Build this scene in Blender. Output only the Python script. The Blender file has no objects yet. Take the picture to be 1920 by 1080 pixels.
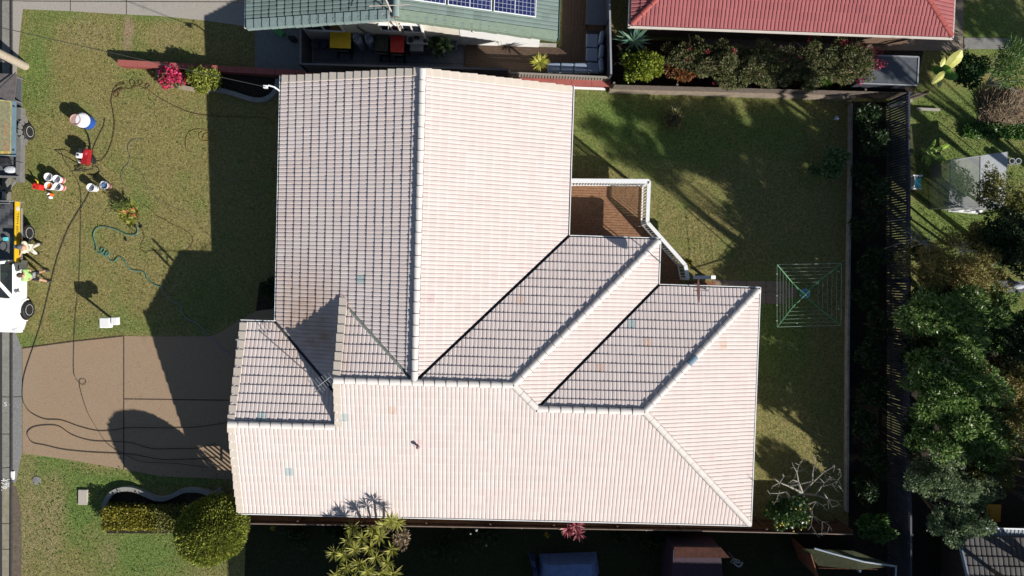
import bpy, bmesh, math, random
import numpy as np
from mathutils import Vector, Matrix
random.seed(7); rng=np.random.default_rng(11)
C=bpy.context.scene.collection
# ------------------------------------------------------------------ camera, sky, sun, exposure
H=28.4; F=1280.0
def _cam(nx,ny,yaw):
    d=np.array([(nx-960)/F,-(ny-540)/F,-1.0]); d/=np.linalg.norm(d); zc=-d
    xw=np.array([math.cos(yaw),math.sin(yaw),0]); xw=xw-zc*xw.dot(zc); xw/=np.linalg.norm(xw)
    return np.array([xw,np.cross(zc,xw),zc]).T
RC=_cam(938.3,507.7,-0.0301)
cd=bpy.data.cameras.new('camera'); cam=bpy.data.objects.new('camera',cd); C.objects.link(cam)
m4=Matrix([list(r)+[0] for r in RC.T]+[[0,0,0,1]]); m4.translation=(0,0,H)
cam.matrix_world=m4; cd.lens=24; cd.sensor_width=36; cd.clip_end=2000
bpy.context.scene.camera=cam
SX,SY=-1.3812,1.0381                     # sun ray: metres moved per metre of fall
w=bpy.data.worlds.new('World'); bpy.context.scene.world=w; w.use_nodes=True
nt=w.node_tree; bg=nt.nodes['Background']; sky=nt.nodes.new('ShaderNodeTexSky')
sky.sky_type='NISHITA'; sky.sun_disc=False
sky.sun_elevation=math.radians(30.06); sky.sun_rotation=math.atan2(-SX,-SY)
sky.air_density=1.0; sky.dust_density=0.4
nt.links.new(sky.outputs[0],bg.inputs[0]); bg.inputs[1].default_value=0.05
ld=bpy.data.lights.new('sun','SUN'); ld.energy=4.8; ld.angle=math.radians(0.55); ld.color=(1,0.955,0.88)
sun=bpy.data.objects.new('sun',ld); C.objects.link(sun)
sun.rotation_euler=Vector((SX,SY,-1)).to_track_quat('-Z','Y').to_euler(); sun.location=(20,-15,30)
vs=bpy.context.scene.view_settings; vs.view_transform='Standard'; vs.look='None'; vs.exposure=0.5; vs.gamma=1
# ------------------------------------------------------------------ where things stand
GY=-0.054                                 # the block falls gently to the north
def G(x,y): return GY*y
def ray(px,py):
    return RC.T@np.array([(px-960)/F,-(py-540)/F,-1.0])
def PZ(px,py,z):                          # point at absolute height z
    d=ray(px,py); t=(z-H)/d[2]; return Vector((d[0]*t,d[1]*t,z))
def P(px,py,h=0.0):                       # point h above the sloping ground
    d=ray(px,py); t=(h-H)/(d[2]-GY*d[1]); return Vector((d[0]*t,d[1]*t,H+d[2]*t))
def PY(px,py,y):                          # point on the vertical plane at y
    d=ray(px,py); t=y/d[1]; return Vector((d[0]*t,y,H+d[2]*t))
# ------------------------------------------------------------------ mesh builder
LOC={}
def tag(o,label=None,cat=None,group=None,kind=None):
    if label: o['label']=label
    if cat: o['category']=cat
    if group: o['group']=group
    if kind: o['kind']=kind
    return o
def thing(name,label,cat,loc=(0,0,0),group=None):
    o=bpy.data.objects.new(name,None); C.objects.link(o); o.location=loc; o.empty_display_size=.2
    LOC[o.name]=Vector(loc); return tag(o,label,cat,group)
class MB:
    def __init__(s): s.v=[]; s.f=[]; s.mi=[]; s.uv=None
    def face(s,pts,mi=0):
        n=len(s.v); s.v+= [tuple(p) for p in pts]; s.f.append(tuple(range(n,n+len(pts)))); s.mi.append(mi)
    def hexa(s,b,t,mi=0):
        n=len(s.v); k=len(b); s.v+=[tuple(p) for p in b]+[tuple(p) for p in t]
        s.f.append(tuple(reversed(range(n,n+k)))); s.f.append(tuple(range(n+k,n+2*k)))
        for i in range(k):
            j=(i+1)%k; s.f.append((n+i,n+j,n+k+j,n+k+i))
        s.mi+=[mi]*(k+2)
    def box(s,c,d,rz=0,mi=0,taper=1.0):
        x,y,z=d[0]/2,d[1]/2,d[2]/2; ca,sa=math.cos(rz),math.sin(rz)
        def q(a,b,e,k=1): return (c[0]+(a*ca-b*sa)*k,c[1]+(a*sa+b*ca)*k,c[2]+e)
        s.hexa([q(-x,-y,-z),q(x,-y,-z),q(x,y,-z),q(-x,y,-z)],[q(-x,-y,z,taper),q(x,-y,z,taper),q(x,y,z,taper),q(-x,y,z,taper)],mi)
    def bar(s,p,q,w,h,mi=0,up=(0,0,1)):
        p=Vector(p);q=Vector(q);d=(q-p).normalized();u=Vector(up)
        if abs(d.dot(u))>.98: u=Vector((1,0,0))
        a=d.cross(u).normalized()*w/2; b=a.cross(d).normalized()*h/2
        s.hexa([p-a-b,p+a-b,p+a+b,p-a+b],[q-a-b,q+a-b,q+a+b,q-a+b],mi)
    def prism(s,poly,z0,z1,mi=0):
        s.hexa([(p[0],p[1],z0(p[0],p[1]) if callable(z0) else z0) for p in poly],[(p[0],p[1],z1(p[0],p[1]) if callable(z1) else z1) for p in poly],mi)
    def tube(s,pts,r,n=6,mi=0):
        pts=[Vector(p) for p in pts]; k=len(pts); rr=r if isinstance(r,(list,tuple)) else [r]*k
        b=len(s.v); pa=None
        for i,p in enumerate(pts):
            d=(pts[min(i+1,k-1)]-pts[max(i-1,0)]); d=d.normalized() if d.length>1e-9 else Vector((0,0,1))
            if pa is None:
                u=Vector((0,0,1)) if abs(d.z)<.9 else Vector((1,0,0)); a=d.cross(u).normalized()
            else:
                a=(pa-d*pa.dot(d)); a=a.normalized() if a.length>1e-6 else d.orthogonal().normalized()
            pa=a; c=d.cross(a)
            for j in range(n):
                t=2*math.pi*j/n; s.v.append(tuple(p+(a*math.cos(t)+c*math.sin(t))*rr[i]))
        for i in range(k-1):
            for j in range(n):
                j2=(j+1)%n; s.f.append((b+i*n+j,b+i*n+j2,b+(i+1)*n+j2,b+(i+1)*n+j)); s.mi.append(mi)
        s.f.append(tuple(reversed(range(b,b+n)))); s.f.append(tuple(range(b+(k-1)*n,b+k*n))); s.mi+=[mi,mi]
    def lathe(s,c,prof,n=20,mi=0,ax=None,close=True):
        c=Vector(c); M=Matrix.Identity(3) if ax is None else Vector((0,0,1)).rotation_difference(Vector(ax)).to_matrix()
        b=len(s.v)
        for r,z in prof:
            for j in range(n):
                t=2*math.pi*j/n; s.v.append(tuple(c+M@Vector((r*math.cos(t),r*math.sin(t),z))))
        for i in range(len(prof)-1):
            for j in range(n):
                j2=(j+1)%n; s.f.append((b+i*n+j,b+i*n+j2,b+(i+1)*n+j2,b+(i+1)*n+j)); s.mi.append(mi)
        if close:
            s.f.append(tuple(reversed(range(b,b+n)))); s.f.append(tuple(range(b+(len(prof)-1)*n,b+len(prof)*n))); s.mi+=[mi,mi]
    def ball(s,c,r,n=14,m=8,mi=0,rz=0):
        r=r if isinstance(r,(tuple,list)) else (r,r,r); b=len(s.v); ca,sa=math.cos(rz),math.sin(rz)
        for i in range(m+1):
            ph=math.pi*(i/m)*.998+.003
            for j in range(n):
                t=2*math.pi*j/n; x=r[0]*math.sin(ph)*math.cos(t); y=r[1]*math.sin(ph)*math.sin(t)
                s.v.append((c[0]+x*ca-y*sa,c[1]+x*sa+y*ca,c[2]-r[2]*math.cos(ph)))
        for i in range(m):
            for j in range(n):
                j2=(j+1)%n; s.f.append((b+i*n+j,b+i*n+j2,b+(i+1)*n+j2,b+(i+1)*n+j)); s.mi.append(mi)
    def build(s,name,mats,parent=None,loc=None,bevel=0,smooth=False,label=None,cat=None,group=None,kind=None,seg=2):
        L=LOC[parent.name] if parent is not None else (Vector(loc) if loc is not None else Vector((0,0,0)))
        me=bpy.data.meshes.new(name); me.from_pydata([(a-L[0],b-L[1],c-L[2]) for a,b,c in s.v],[],s.f)
        for m in (mats if isinstance(mats,(list,tuple)) else [mats]): me.materials.append(m)
        me.polygons.foreach_set('material_index',s.mi)
        if bevel:
            bm=bmesh.new(); bm.from_mesh(me); bmesh.ops.remove_doubles(bm,verts=bm.verts,dist=1e-5)
            bmesh.ops.bevel(bm,geom=[e for e in bm.edges],offset=bevel,segments=seg,affect='EDGES',profile=.5,clamp_overlap=True)
            bm.to_mesh(me); bm.free()
        if smooth: me.polygons.foreach_set('use_smooth',[True]*len(me.polygons))
        me.update()
        o=bpy.data.objects.new(name,me); C.objects.link(o)
        if parent is not None: o.parent=parent; LOC[o.name]=L
        else: o.location=L; LOC[o.name]=L
        return tag(o,label,cat,group,kind)
def copy_tree(o,loc,label=None,rz=None,scale=None):
    c=o.copy(); C.objects.link(c); c.location=loc; LOC[c.name]=Vector(loc)
    if label: c['label']=label
    if rz is not None: c.rotation_euler=(0,0,rz)
    if scale: c.scale=scale if isinstance(scale,(tuple,list)) else (scale,)*3
    for ch in list(o.children):
        d=ch.copy(); C.objects.link(d); d.parent=c
        for g in list(ch.children):
            e=g.copy(); C.objects.link(e); e.parent=d
    return c
# ------------------------------------------------------------------ materials
def M(name,col,rough=.75,var=.12,scale=6.0,bump=0.0,metal=0.0,spec=.3,coat=0,col2=None,bscale=None,detail=5,dist=.02):
    m=bpy.data.materials.new(name); m.use_nodes=True; t=m.node_tree; b=t.nodes['Principled BSDF']
    b.inputs['Roughness'].default_value=rough; b.inputs['Metallic'].default_value=metal
    b.inputs['Specular IOR Level'].default_value=spec; b.inputs['Coat Weight'].default_value=coat
    tc=t.nodes.new('ShaderNodeTexCoord'); nz=t.nodes.new('ShaderNodeTexNoise'); nz.inputs['Scale'].default_value=scale; nz.inputs['Detail'].default_value=detail; nz.inputs['Roughness'].default_value=.65
    t.links.new(tc.outputs['Object'],nz.inputs['Vector'])
    r=t.nodes.new('ShaderNodeValToRGB'); r.color_ramp.elements[0].position=.3; r.color_ramp.elements[1].position=.7
    c2=col2 if col2 else tuple(min(1,c*(1+var)) for c in col); c1=col if col2 else tuple(c*(1-var) for c in col)
    r.color_ramp.elements[0].color=(*c1,1); r.color_ramp.elements[1].color=(*c2,1)
    t.links.new(nz.outputs['Fac'],r.inputs[0]); t.links.new(r.outputs[0],b.inputs['Base Color'])
    if bump:
        bp=t.nodes.new('ShaderNodeBump'); bp.inputs['Strength'].default_value=bump; bp.inputs['Distance'].default_value=dist
        n2=t.nodes.new('ShaderNodeTexNoise'); n2.inputs['Scale'].default_value=bscale or scale*4; n2.inputs['Detail'].default_value=4
        t.links.new(tc.outputs['Object'],n2.inputs['Vector']); t.links.new(n2.outputs['Fac'],bp.inputs['Height']); t.links.new(bp.outputs[0],b.inputs['Normal'])
    return m
def LEAF(name,cols,rough=.5,trans=.25,spec=.35):
    m=bpy.data.materials.new(name); m.use_nodes=True; t=m.node_tree; b=t.nodes['Principled BSDF']; b.inputs['Roughness'].default_value=rough; b.inputs['Specular IOR Level'].default_value=spec
    g=t.nodes.new('ShaderNodeNewGeometry'); r=t.nodes.new('ShaderNodeValToRGB'); e=r.color_ramp.elements
    while len(e)<len(cols): e.new(.5)
    for i,c in enumerate(cols): e[i].position=i/(len(cols)-1); e[i].color=(*c,1)
    t.links.new(g.outputs['Random Per Island'],r.inputs[0]); t.links.new(r.outputs[0],b.inputs['Base Color'])
    tr=t.nodes.new('ShaderNodeBsdfTranslucent'); mx=t.nodes.new('ShaderNodeMixShader'); mx.inputs[0].default_value=trans
    t.links.new(r.outputs[0],tr.inputs[0]); t.links.new(b.outputs[0],mx.inputs[1]); t.links.new(tr.outputs[0],mx.inputs[2])
    t.links.new(mx.outputs[0],t.nodes['Material Output'].inputs[0]); return m
def TILE(name,base,var=.06,stain=(.55,.42,.34),stain_amt=.25,rough=.8,spots=[]):
    m=bpy.data.materials.new(name); m.use_nodes=True; t=m.node_tree; b=t.nodes['Principled BSDF']; b.inputs['Roughness'].default_value=rough; b.inputs['Specular IOR Level'].default_value=.2
    uv=t.nodes.new('ShaderNodeUVMap'); fl=t.nodes.new('ShaderNodeVectorMath'); fl.operation='FLOOR'; wn=t.nodes.new('ShaderNodeTexWhiteNoise'); wn.noise_dimensions='2D'
    t.links.new(uv.outputs[0],fl.inputs[0]); t.links.new(fl.outputs[0],wn.inputs['Vector'])
    r=t.nodes.new('ShaderNodeValToRGB'); e=r.color_ramp.elements
    e[0].color=(*[c*(1-var) for c in base],1); e[1].color=(*[min(1,c*(1+var)) for c in base],1)
    x=e.new(.08); x.color=(base[0]*.985,base[1]*.955,base[2]*.945,1)
    t.links.new(wn.outputs['Value'],r.inputs[0])
    tc=t.nodes.new('ShaderNodeTexCoord'); nz=t.nodes.new('ShaderNodeTexNoise'); nz.inputs['Scale'].default_value=.55; nz.inputs['Detail'].default_value=8; nz.inputs['Roughness'].default_value=.7
    t.links.new(tc.outputs['Object'],nz.inputs['Vector']); mr=t.nodes.new('ShaderNodeMapRange'); mr.inputs[1].default_value=.5; mr.inputs[2].default_value=.8; mr.inputs[4].default_value=stain_amt
    t.links.new(nz.outputs['Fac'],mr.inputs[0]); fac=mr.outputs[0]
    for (sx,sy,sr,am) in spots:
        ds=t.nodes.new('ShaderNodeVectorMath'); ds.operation='DISTANCE'; sp=t.nodes.new('ShaderNodeVectorMath'); sp.operation='MULTIPLY'; sp.inputs[1].default_value=(1,1,0)
        t.links.new(tc.outputs['Object'],sp.inputs[0]); t.links.new(sp.outputs[0],ds.inputs[0]); ds.inputs[1].default_value=(sx,sy,0)
        q=t.nodes.new('ShaderNodeMapRange'); q.inputs[1].default_value=sr; q.inputs[2].default_value=0; q.inputs[4].default_value=am; t.links.new(ds.outputs['Value'],q.inputs[0])
        n3=t.nodes.new('ShaderNodeTexNoise'); n3.inputs['Scale'].default_value=3; n3.inputs['Detail'].default_value=6; t.links.new(tc.outputs['Object'],n3.inputs['Vector'])
        mu=t.nodes.new('ShaderNodeMath'); mu.operation='MULTIPLY'; t.links.new(q.outputs[0],mu.inputs[0]); t.links.new(n3.outputs['Fac'],mu.inputs[1])
        ad=t.nodes.new('ShaderNodeMath'); ad.operation='ADD'; ad.use_clamp=True; t.links.new(fac,ad.inputs[0]); t.links.new(mu.outputs[0],ad.inputs[1]); fac=ad.outputs[0]
    mx=t.nodes.new('ShaderNodeMix'); mx.data_type='RGBA'; t.links.new(fac,mx.inputs[0]); t.links.new(r.outputs[0],mx.inputs[6]); mx.inputs[7].default_value=(*stain,1)
    t.links.new(mx.outputs[2],b.inputs['Base Color'])
    bp=t.nodes.new('ShaderNodeBump'); bp.inputs['Strength'].default_value=.25; bp.inputs['Distance'].default_value=.01
    n2=t.nodes.new('ShaderNodeTexNoise'); n2.inputs['Scale'].default_value=60; t.links.new(tc.outputs['Object'],n2.inputs['Vector']); t.links.new(n2.outputs['Fac'],bp.inputs['Height']); t.links.new(bp.outputs[0],b.inputs['Normal'])
    return m
def GLASS(name='window glass',col=(.02,.025,.03)):
    return M(name,col,rough=.06,var=.3,scale=1.5,spec=.8)
mWhite=M('white paint',(.78,.78,.78),.45,.04); mWhiteMetal=M('white metal',(.8,.82,.84),.3,.04,spec=.5)
mGutterIn=M('gutter inside shade',(.05,.045,.045),.8,.4); mCream=M('cream brick',(.62,.56,.47),.85,.12,3,.4,bscale=40)  # gutter channel coloured dark to stand for the shadow inside it
mRender=M('cream render',(.66,.62,.54),.85,.1,2,.3,bscale=60); mBlack=M('black rubber',(.02,.02,.022),.6,.3); mDark=M('dark plastic',(.03,.03,.033),.5,.3)
mSteel=M('galvanised steel',(.42,.43,.44),.4,.2,8,metal=.6); mChrome=M('alloy',(.66,.66,.66),.35,.08,metal=.15); mBark=M('bark',(.12,.095,.07),.9,.35,5,.6)
mPaleBark=M('pale bark',(.34,.32,.28),.8,.25,6,.4); mGlass=GLASS(); mRed=M('red plastic',(.55,.03,.02),.4,.1); mOrange=M('orange plastic',(.7,.13,.02),.45,.1)
mYellow=M('yellow plastic',(.62,.42,.02),.45,.1); mFence=M('dark fence steel',(.05,.055,.075),.6,.15,3); mCharcoal=M('charcoal panels',(.045,.05,.065),.6,.2,3)
mPaling=M('weathered paling',(.15,.12,.10),.9,.4,9,.4); mBrownPaling=M('brown paling',(.11,.055,.035),.85,.35,7,.4); mConc=M('pale concrete',(.36,.34,.30),.9,.14,4,.4,bscale=70)
mConcD=M('grey concrete',(.22,.215,.205),.9,.2,3,.4,bscale=70); mSoilShade=M('dark mulch and shade',(.035,.027,.02),.95,.6,14,1,bscale=30,dist=.05)
mSkin=M('skin',(.5,.3,.21),.6,.06)
# ------------------------------------------------------------------ ground with its grass colours
def ground_mat():
    m=bpy.data.materials.new('lawn grass'); m.use_nodes=True; t=m.node_tree; b=t.nodes['Principled BSDF']; b.inputs['Roughness'].default_value=.9; b.inputs['Specular IOR Level'].default_value=.1
    L=t.links; N=t.nodes.new; tc=N('ShaderNodeTexCoord')
    def noise(s,d=5,rg=.6):
        n=N('ShaderNodeTexNoise'); n.inputs['Scale'].default_value=s; n.inputs['Detail'].default_value=d; n.inputs['Roughness'].default_value=rg; L.new(tc.outputs['Object'],n.inputs['Vector']); return n.outputs['Fac']
    def ramp(f,a,bb,p0=.35,p1=.65):
        r=N('ShaderNodeValToRGB'); e=r.color_ramp.elements; e[0].position=p0; e[1].position=p1; e[0].color=(*a,1); e[1].color=(*bb,1); L.new(f,r.inputs[0]); return r.outputs[0]
    def mix(f,a,c):
        x=N('ShaderNodeMix'); x.data_type='RGBA'; L.new(f,x.inputs[0])
        for i,q in ((6,a),(7,c)):
            if isinstance(q,tuple): x.inputs[i].default_value=(*q,1)
            else: L.new(q,x.inputs[i])
        return x.outputs[2]
    fine=noise(11,8,.85)
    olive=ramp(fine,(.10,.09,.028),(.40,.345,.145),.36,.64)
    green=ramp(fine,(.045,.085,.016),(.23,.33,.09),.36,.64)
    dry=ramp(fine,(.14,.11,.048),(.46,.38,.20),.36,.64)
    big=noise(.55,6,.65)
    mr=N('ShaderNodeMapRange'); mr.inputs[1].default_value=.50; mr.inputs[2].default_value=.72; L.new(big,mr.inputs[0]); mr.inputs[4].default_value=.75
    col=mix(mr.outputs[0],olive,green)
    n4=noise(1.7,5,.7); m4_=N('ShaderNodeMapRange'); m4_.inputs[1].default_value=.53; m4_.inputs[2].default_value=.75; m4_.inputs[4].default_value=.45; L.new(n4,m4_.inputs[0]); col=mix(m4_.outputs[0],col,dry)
    def blob(px,py,rx,ry,amt,target,soft=.5):
        nonlocal col
        c=P(px,py); mp=N('ShaderNodeMapping'); mp.vector_type='POINT'; mp.inputs['Location'].default_value=(-c.x/rx,-c.y/ry,0); mp.inputs['Scale'].default_value=(1/rx,1/ry,0)
        L.new(tc.outputs['Object'],mp.inputs[0]); ln=N('ShaderNodeVectorMath'); ln.operation='LENGTH'; L.new(mp.outputs[0],ln.inputs[0])
        ad=N('ShaderNodeMath'); ad.operation='MULTIPLY_ADD'; L.new(noise(2.2,5,.7),ad.inputs[0]); ad.inputs[1].default_value=1.3; L.new(ln.outputs['Value'],ad.inputs[2])
        q=N('ShaderNodeMapRange'); q.inputs[1].default_value=1.65; q.inputs[2].default_value=1.65-soft*1.4; q.inputs[4].default_value=amt; L.new(ad.outputs[0],q.inputs[0])
        col=mix(q.outputs[0],col,target)
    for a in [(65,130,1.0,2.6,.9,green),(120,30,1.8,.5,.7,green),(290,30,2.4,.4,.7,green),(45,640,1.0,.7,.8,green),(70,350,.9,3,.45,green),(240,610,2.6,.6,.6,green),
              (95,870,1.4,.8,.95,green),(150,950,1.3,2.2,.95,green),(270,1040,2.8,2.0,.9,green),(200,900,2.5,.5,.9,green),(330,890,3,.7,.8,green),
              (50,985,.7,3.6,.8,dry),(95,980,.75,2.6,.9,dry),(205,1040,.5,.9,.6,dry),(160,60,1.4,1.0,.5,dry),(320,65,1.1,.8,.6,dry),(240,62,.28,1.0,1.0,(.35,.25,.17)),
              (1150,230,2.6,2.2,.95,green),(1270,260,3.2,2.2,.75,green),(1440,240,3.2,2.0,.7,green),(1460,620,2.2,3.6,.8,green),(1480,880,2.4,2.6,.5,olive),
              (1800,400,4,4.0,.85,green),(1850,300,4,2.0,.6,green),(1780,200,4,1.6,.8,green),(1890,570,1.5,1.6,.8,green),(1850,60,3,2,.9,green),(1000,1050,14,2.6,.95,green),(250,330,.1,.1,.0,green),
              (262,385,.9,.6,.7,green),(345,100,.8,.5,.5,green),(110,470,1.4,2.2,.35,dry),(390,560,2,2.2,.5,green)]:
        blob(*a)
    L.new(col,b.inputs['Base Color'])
    bp=N('ShaderNodeBump'); bp.inputs['Strength'].default_value=.9; bp.inputs['Distance'].default_value=.045; L.new(noise(26,4,.7),bp.inputs['Height']); L.new(bp.outputs[0],b.inputs['Normal'])
    return m
gb=MB(); S=260
for i in range(-2,3):
    for j in range(-2,3):
        x0,x1,y0,y1=i*104-52,i*104+52,j*104-52,j*104+52
        gb.face([(x0,y0,G(0,y0)),(x1,y0,G(0,y0)),(x1,y1,G(0,y1)),(x0,y1,G(0,y1))])
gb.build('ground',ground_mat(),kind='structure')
def stained(name,c1,c2,scale,layers,rough=.9):
    m=bpy.data.materials.new(name); m.use_nodes=True; t=m.node_tree; b=t.nodes['Principled BSDF']; b.inputs['Roughness'].default_value=rough; b.inputs['Specular IOR Level'].default_value=.2
    tc=t.nodes.new('ShaderNodeTexCoord')
    def nz(sc,d=6,r=.7):
        n=t.nodes.new('ShaderNodeTexNoise'); n.inputs['Scale'].default_value=sc; n.inputs['Detail'].default_value=d; n.inputs['Roughness'].default_value=r; t.links.new(tc.outputs['Object'],n.inputs['Vector']); return n.outputs['Fac']
    f=nz(scale,8,.85); r=t.nodes.new('ShaderNodeValToRGB'); e=r.color_ramp.elements; e[0].position=.36; e[1].position=.64; e[0].color=(*c1,1); e[1].color=(*c2,1); t.links.new(f,r.inputs[0]); col=r.outputs[0]
    for (c,sc,lo,hi,am) in layers:
        q=t.nodes.new('ShaderNodeMapRange'); q.inputs[1].default_value=lo; q.inputs[2].default_value=hi; q.inputs[4].default_value=am; t.links.new(nz(sc),q.inputs[0])
        x=t.nodes.new('ShaderNodeMix'); x.data_type='RGBA'; t.links.new(q.outputs[0],x.inputs[0]); t.links.new(col,x.inputs[6]); x.inputs[7].default_value=(*c,1); col=x.outputs[2]
    t.links.new(col,b.inputs['Base Color']); bp=t.nodes.new('ShaderNodeBump'); bp.inputs['Strength'].default_value=.5; bp.inputs['Distance'].default_value=.01; t.links.new(nz(80,3),bp.inputs['Height']); t.links.new(bp.outputs[0],b.inputs['Normal']); return m
def sheet(name,pts,mat,h,kind='structure',lines=None,lmat=None,lw=.03,label=None,cat=None):
    b=MB(); b.face([P(x,y,h) for x,y in pts][::-1])
    if b and lines:
        for (a,c) in lines:
            p=P(*a,h+.004); q=P(*c,h+.004); d=(q-p).normalized(); n=Vector((-d.y,d.x,0)).normalized()*lw/2
            b.face([p-n,q-n,q+n,p+n],1)
    return b.build(name,[mat,lmat or mGutterIn],kind=kind,label=label,cat=cat)
mAgg=stained('exposed aggregate',(.235,.165,.11),(.41,.30,.20),26,[((.40,.24,.14),.35,.55,.75,.45),((.33,.27,.20),.5,.5,.8,.4),((.10,.085,.07),1.4,.62,.78,.45)])
mNeigh=stained('broom concrete',(.27,.25,.22),(.47,.43,.385),22,[((.36,.34,.31),.6,.5,.75,.5),((.16,.15,.13),1.1,.6,.8,.4)])
mAsph=M('asphalt',(.05,.05,.052),.9,.2,20,.6,bscale=90); mKerb=stained('kerb concrete',(.17,.165,.15),(.33,.32,.28),16,[((.13,.12,.09),1.5,.5,.75,.5)])
mKerbTan=M('stained kerb',(.23,.20,.14),.9,.2,5,.3,col2=(.33,.30,.22)); mXover=stained('crossover concrete',(.16,.16,.16),(.31,.305,.30),16,[((.12,.12,.12),1.2,.5,.75,.4)])
jm=M('joint dirt',(.07,.05,.035),.95,.3)
sheet('driveway',[(42,653),(130,641),(232,630),(330,631),(395,630),(420,620),(445,602),(480,583),(560,574),(560,905),(300,893),(232,880),(130,862),(42,850)],mAgg,.012,lines=[((232,630),(232,880)),((232,748),(560,752)),((42,653),(130,641)),((130,641),(232,630))],lmat=jm,lw=.045)
sheet('neighbour_driveway',[(43,-420),(43,17),(132,21),(235,27),(300,30),(381,38),(475,51),(600,56),(600,-420)],mNeigh,.012,lines=[((132,-200),(132,21)),((237,-200),(237,27)),((43,2),(560,4))],lmat=jm,lw=.03)
b=MB();
road=[(-5200,-4000),(4,-4000),(4,5000),(-5200,5000)]
b.prism([P(x,y)[:2] for x,y in [(4,-1500),(4,2600),(-2600,2600),(-2600,-1500)]],lambda x,y:G(x,y)+.002,lambda x,y:G(x,y)+.01); b.build('road',mAsph,kind='structure')
sheet('kerb_gutter',[(4,-1500),(21,-1500),(21,905),(18,905),(4,905)],mKerb,.016,lines=[((4,233),(21,233)),((4,540),(21,540)),((4,744),(21,745)),((4,814),(21,814)),((4,878),(21,876))],lmat=jm)
sheet('kerb_gutter',[(4,905),(20,905),(22,980),(21,2600),(4,2600)],mKerbTan,.016,lines=[((4,982),(21,982)),((4,1030),(21,1030))],lmat=jm)
sheet('crossover',[(24,-420),(43,-420),(43,17),(38,60),(31,145),(24,145)],mNeigh,.02); sheet('crossover',[(24,500),(29,622),(41,653),(41,850),(30,905),(24,905)],mXover,.02,lines=[((24,744),(41,744))],lmat=jm)
sheet('bare_earth_strip',[(21,912),(31,912),(40,960),(40,1300),(22,1300)],M('bare earth',(.14,.11,.085),.95,.3,8,.6),.008)
b=MB()
for y0,y1 in [(-400,140),(625,880),(880,1300)]:
    b.bar(P(22.5,y0,.03),P(22.5 if y1<900 else 21,y1,.03),.05,.10)
b.build('kerb_edge',M('kerb shadow groove',(.06,.055,.05),.9,.3),kind='structure')
def text(body,size,loc,rz,mat,name,parent=None,ext=.002,tilt=None,fit=None):
    cu=bpy.data.curves.new(name,'FONT'); cu.body=body; cu.size=size; cu.extrude=ext; cu.align_x='CENTER'; cu.align_y='CENTER'
    o=bpy.data.objects.new('tmp',cu); C.objects.link(o); bpy.context.view_layer.update()
    me=bpy.data.meshes.new_from_object(o.evaluated_get(bpy.context.evaluated_depsgraph_get())); bpy.data.objects.remove(o)
    me.materials.clear(); me.materials.append(mat); xs=[v.co.x for v in me.vertices]; k=(fit/(max(xs)-min(xs))) if fit else 1
    R=Matrix.Rotation(rz,4,'Z'); R=(tilt@R) if tilt is not None else R
    me.transform(Matrix.Scale(k,4,(1,0,0))); me.transform(R)
    n=bpy.data.objects.new(name,me); C.objects.link(n); L=LOC[parent.name] if parent else Vector((0,0,0))
    n.location=Vector(loc)-L; n.parent=parent
    return n
mMark=M('marking paint',(.75,.76,.74),.7,.1)
for bd,px,py,sz,rz in [('S -',14,758,.26,0),('4797',6.5,910,.30,-math.pi/2),('UBC',15.5,908,.24,-math.pi/2)]:
    o=text(bd,sz,P(px,py,.024),rz,mMark,'road_marking'); o['kind']='structure'
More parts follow.
